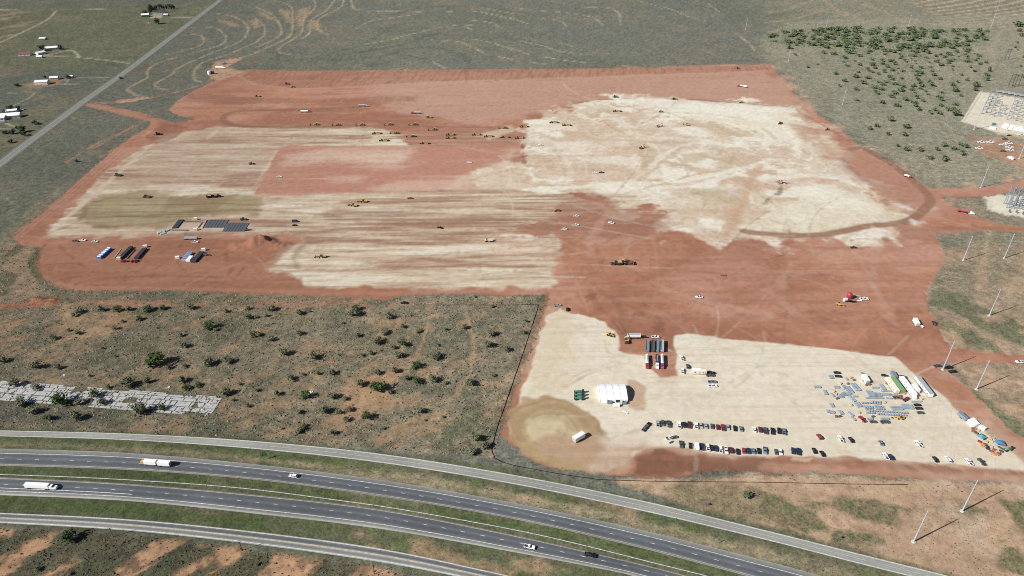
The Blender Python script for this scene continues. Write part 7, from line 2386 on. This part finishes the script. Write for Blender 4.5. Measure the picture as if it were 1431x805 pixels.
house(0, 0, 808, 92, 18, 13, 5, 18, ROOFW, "white-roofed shed with green wall at the left of the windbreak farm", wall=PAINT["teal"])
house(0, 0, 890, 70, 24, 15, 4, 20, ROOFD, "dark-roofed house before the windbreak row", "farmhouse", "house")
house(0, 0, 922, 86, 11, 7, 3, 0, ROOFW, "small white-roofed shed by the windbreak farm drive", wall=PAINT["brown"])
house(0, 0, 292, 272, 28, 12, 3.5, 22, ROOFW, "long white-roofed farmhouse by the looping drive", "farmhouse", "house")
house(0, 0, 145, 306, 22, 15, 4, 8, ROOFR, "barn with rusty red roof at the left of the looping drive", "barn", "barn")
house(0, 0, 226, 300, 16, 11, 4, 60, ROOFW, "white-roofed house left of the looping drive", "farmhouse", "house")
house(0, 0, 222, 320, 10, 8, 3, 10, ROOFW, "small white shed below the white-roofed house at the drive")
house(0, 0, 240, 219, 14, 8, 3, 0, ROOFW, "lone white-roofed shed in the upper left pasture", wall=PAINT["brown"])
house(0, 0, 238, 466, 22, 12, 5, 5, ROOFW, "larger white-roofed shed on the left dirt yard")
house(0, 0, 304, 440, 14, 9, 4, 12, ROOFW, "smaller white-roofed shed right of the larger one on the dirt yard")
house(0, 0, 394, 430, 8, 6, 3, 10, ROOFW, "tiny white shed beside the dark tree by the lane")
house(0, 0, 64, 650, 28, 14, 4.5, 15, ROOFW, "large white-roofed building at the left edge", "farmhouse", "house")
house(0, 0, 68, 622, 16, 8, 3.5, 20, ROOFW, "narrow white-roofed building behind the large one at the left edge")
house(0, 0, 0, 663, 18, 12, 4, 12, ROOFW, "white-roofed building cut by the left edge of the picture")
for X_, Y_, k, col, lb in ((20, 680, 'v', 'silver', "silver van on the drive of the left edge farm"), (118, 612, 'p', 'white', "white pickup right of the buildings at the left edge"), (826, 131, 'p', 'white', "white pickup below the windbreak farm"),
                           (100, 475, 'p', 'brown', "brown pickup at the left end of the left dirt yard")):
    put(vehicle(k, col), 0, 0, X_, Y_, 10, lb, VEH[k][2], None, 1.3)
# well site
t = empty("drill_rig", (*tl(0, 0, 1247, 356), 0.05), R(20))
MB().box(0, 0, 0, 9, 4, 1.6).build("carrier", PAINT["slate"], t)
b = MB()
for s in (-1, 1):
    for q in (-1, 1):
        b.tube((s * 1.1, q * 1.1, 1.6), (s * .4, q * .4, 17), .18, .12, 5)
for k in range(5):
    b.box(0, 0, 3 + k * 3, 1.9 - k * .22, 1.9 - k * .22, .2)
b.build("mast", PAINT["slate"], t)
MB().box(-2.5, 0, 1.61, 3, 3, 2.2).build("engine_house", PAINT["silver"], t)
tag(t, "grey drill rig with mast on the small dirt pad at upper left", "drill rig")
put(box_semi_truck("white", "white"), 0, 0, 1222, 378, -5, "white semi truck parked on the small dirt pad at upper left", "truck")
t = empty("storage_tank", (*tl(0, 0, 1162, 412), 0.05))
MB().tube((0, 0, 0), (0, 0, 6), 3.2, 3.2, 14).build("shell", PAINT["white"], t)
MB().tube((0, 0, 6), (0, 0, 6.8), 3.3, .4, 14).build("roof", PAINT["white"], t)
MB().box(5, 2, 0, 6, 4, 5).build("pump_house", PAINT["navy"], t)
tag(t, "white tank with dark pump house beside the dirt track at upper left", "tank")

# ------------------------------------------------------------------ old concrete slabs in the field
a, b = np.array(plan(-60, 541)), np.array(plan(303, 568.5))
ux = (b - a) / np.hypot(*(b - a))
uy = np.array((-ux[1], ux[0]))
pad = empty("concrete_pad", (*a, 0.0), math.atan2(ux[1], ux[0]))
tag(pad, "strip of broken old concrete slabs with weedy joints in the field", kind="structure")
SLAB = mat("old_slab_concrete", (0.36, 0.36, 0.355), 0.9, noise=0.14, scale=.35)
rs = random.Random(5)
LT = float(np.hypot(*(b - a)))
rowsd = [(-9.2, 2.6), (-5.2, 4.6), (.2, 5.4), (5.0, 3.6), (8.2, 2.2), (10.2, 1.4)]
for j, (yc, dp) in enumerate(rowsd):
    x = rs.uniform(0, 3)
    while x < LT - 1.5:
        w = rs.choice((4.5, 6.5, 8.5, 10.5, 12.5)) * rs.uniform(.85, 1.1)
        w = min(w, LT - x)
        if w > 1.5 and rs.random() > (.05 if j not in (0, 5) else .3):
            dd = dp * rs.uniform(.86, 1.0)
            g_ = .36
            sk = rs.uniform(-.25, .25)
            zt = .16 + rs.uniform(-.03, .05)
            q = [(x + g_ + sk, yc - dd / 2), (x + w - g_ + rs.uniform(-.2, .2), yc - dd / 2 + rs.uniform(-.1, .1)), (x + w - g_ + rs.uniform(-.3, .2), yc + dd / 2), (x + g_ + rs.uniform(-.2, .3), yc + dd / 2 + rs.uniform(-.1, .1))]
            if rs.random() < .2:                    # a broken corner
                q[2] = (q[2][0] - rs.uniform(.6, 1.6), q[2][1])
                q.insert(2, (q[1][0], q[1][1] + dd * .5))
            n = len(q)
            m_ = MB()
            m_.v = [(px, py, -.05) for px, py in q] + [(px, py, zt) for px, py in q]
            m_.f = [tuple(range(n, 2 * n))] + [(i, (i + 1) % n, n + (i + 1) % n, n + i) for i in range(n)]
            m_.build("slab", SLAB, pad)
        x += w

# ------------------------------------------------------------------ silt fence, cable barrier, signs
SILT = mat("black_silt_fabric", (0.012, 0.012, 0.014), 0.9)


def ribbon_fence(pts, name, label, h, m, cat="fence", step=8.0, n=0):
    P = resample(smooth(pts, 4) if n else pts, step)
    o = P[0]
    t = empty(name, (o[0], o[1], 0.0))
    zz = [zat(*p) for p in P]
    b = MB()
    for i in range(len(P) - 1):
        p, q = P[i] - o, P[i + 1] - o
        d = q - p
        nn = np.array((-d[1], d[0])) / (np.hypot(*d) + 1e-9) * .06
        k = len(b.v)
        for s in (1, -1):
            b.v += [(*(p + nn * s), zz[i] - .1), (*(q + nn * s), zz[i + 1] - .1), (*(q + nn * s), zz[i + 1] + h), (*(p + nn * s), zz[i] + h)]
        b.f += [(k, k + 1, k + 2, k + 3), (k + 5, k + 4, k + 7, k + 6), (k + 3, k + 2, k + 6, k + 7)]
    b.build("fabric", m, t)
    pb = MB()
    for i, p in enumerate(P):
        pb.box(p[0] - o[0], p[1] - o[1], zz[i], .14, .14, h + .25)
    tag(pb.build("posts", WOOD, t), kind="stuff")
    tag(t, label, cat)


ribbon_fence(pl(581, 426.5, 717, 426.5, 753, 426, 734, 484, 714, 542, 693, 602, 686, 632, 688, 638, 694, 644, 717, 650.5, 790, 664, 840, 671, 916, 673, 1074, 674.4, 1197, 677, 1278, 677.6), "silt_fence",
             "long black silt fence around the corner of the scrub field", 0.5, SILT)
cb = tp(0, 3, -200, 238, 0, 243, 350, 255, 700, 272, 1100, 298, 1428, 328) + tp(1, 3, 400, 378, 800, 435, 1428, 548) + tp(2, 3, 400, 635, 800, 735, 1075, 803, 1400, 890)
Pb = resample(smooth(cb, 6), 4.0)
t = empty("cable_barrier", (*Pb[0], 0.0))
o_ = Pb[0]
link(bpy.data.objects.new("mow_strip", strip_mesh("mow_strip", [offset(Pb - o_, -.2), offset(Pb - o_, .2)], 0.08, mat("pale_concrete_strip", (0.55, 0.54, 0.5), .9, noise=.3, scale=.4))), t)
b = MB()
for p in Pb - o_:
    b.box(p[0], p[1], 0, .1, .1, .85)
tag(b.build("posts", GALV, t), kind="stuff")
for z in (.5, .65, .8):
    b = MB()
    for p, q in zip(Pb - o_, (Pb - o_)[1:]):
        b.tube((*p, z), (*q, z), .02, .02, 3, False)
    b.build("cable", GALV, t)
tag(t, "pale cable barrier running along the grassy highway median", "barrier")


def sign(c, r, X_, Y_, w, h, z, m, label, deg=100):
    x, y = tl(c, r, X_, Y_)
    t = empty("road_sign", (x, y, 0.0), R(deg))
    for s in (-1, 1):
        MB().tube((0, s * w * .3, 0), (0, s * w * .3, z + h), .08, .08, 6).build("post", GALV, t)
    MB().box(.12, 0, z, .06, w, h).build("panel", m, t)
    tag(t, label, "road sign")


sign(1, 3, 52, 160, 4.0, 2.6, 3.2, mat("green_sign", (0.02, 0.16, 0.09), .5), "green highway sign on posts between the frontage road and the highway")
sign(1, 3, 533, 214, 1.2, 1.2, 1.8, PAINT["grey"], "small grey sign, back turned, right of the green highway sign")
sign(2, 3, 1150, 622, 1.2, 1.5, 2.0, PAINT["grey"], "small dark sign near the bottom edge right of the highway")
sign(1, 3, 1285, 336, 1.2, 1.2, 1.8, PAINT["grey"], "small dark sign half way along the dry verge")
sign(2, 3, 1075, 420, 1.6, 1.2, 2.4, PAINT["grey"], "small sign beside the frontage road below the black fence", 40)
sign(3, 3, 395, 605, 1.4, 1.2, 2.4, PAINT["grey"], "small sign beside the frontage road at lower right", 40)
# litter of pale boulders and white debris in the field
for c, r, X_, Y_, s_, lb in ((0, 2, 930, 562, 2.4, "white debris heap in the field above the slabs"), (1, 2, 308, 590, 3.0, "white debris beside a dark shrub in the field"), (0, 2, 1145, 715, 2.2, "grey rubble at the right end of the slabs"), (0, 2, 355, 497, 1.6, "small white debris in the left of the field")):
    t = empty("debris_pile", (*tl(c, r, X_, Y_), 0.0))
    rr = random.Random(X_)
    for i in range(5):
        MB().box(rr.uniform(-s_, s_) * .5, rr.uniform(-s_, s_) * .5, 0, rr.uniform(.5, 1.4), rr.uniform(.4, 1.0), rr.uniform(.3, .8), rz=rr.uniform(0, 3), taper=.7).build("chunk", PAINT["white"] if "white" in lb else CONC, t)
    tag(t, lb, "debris")
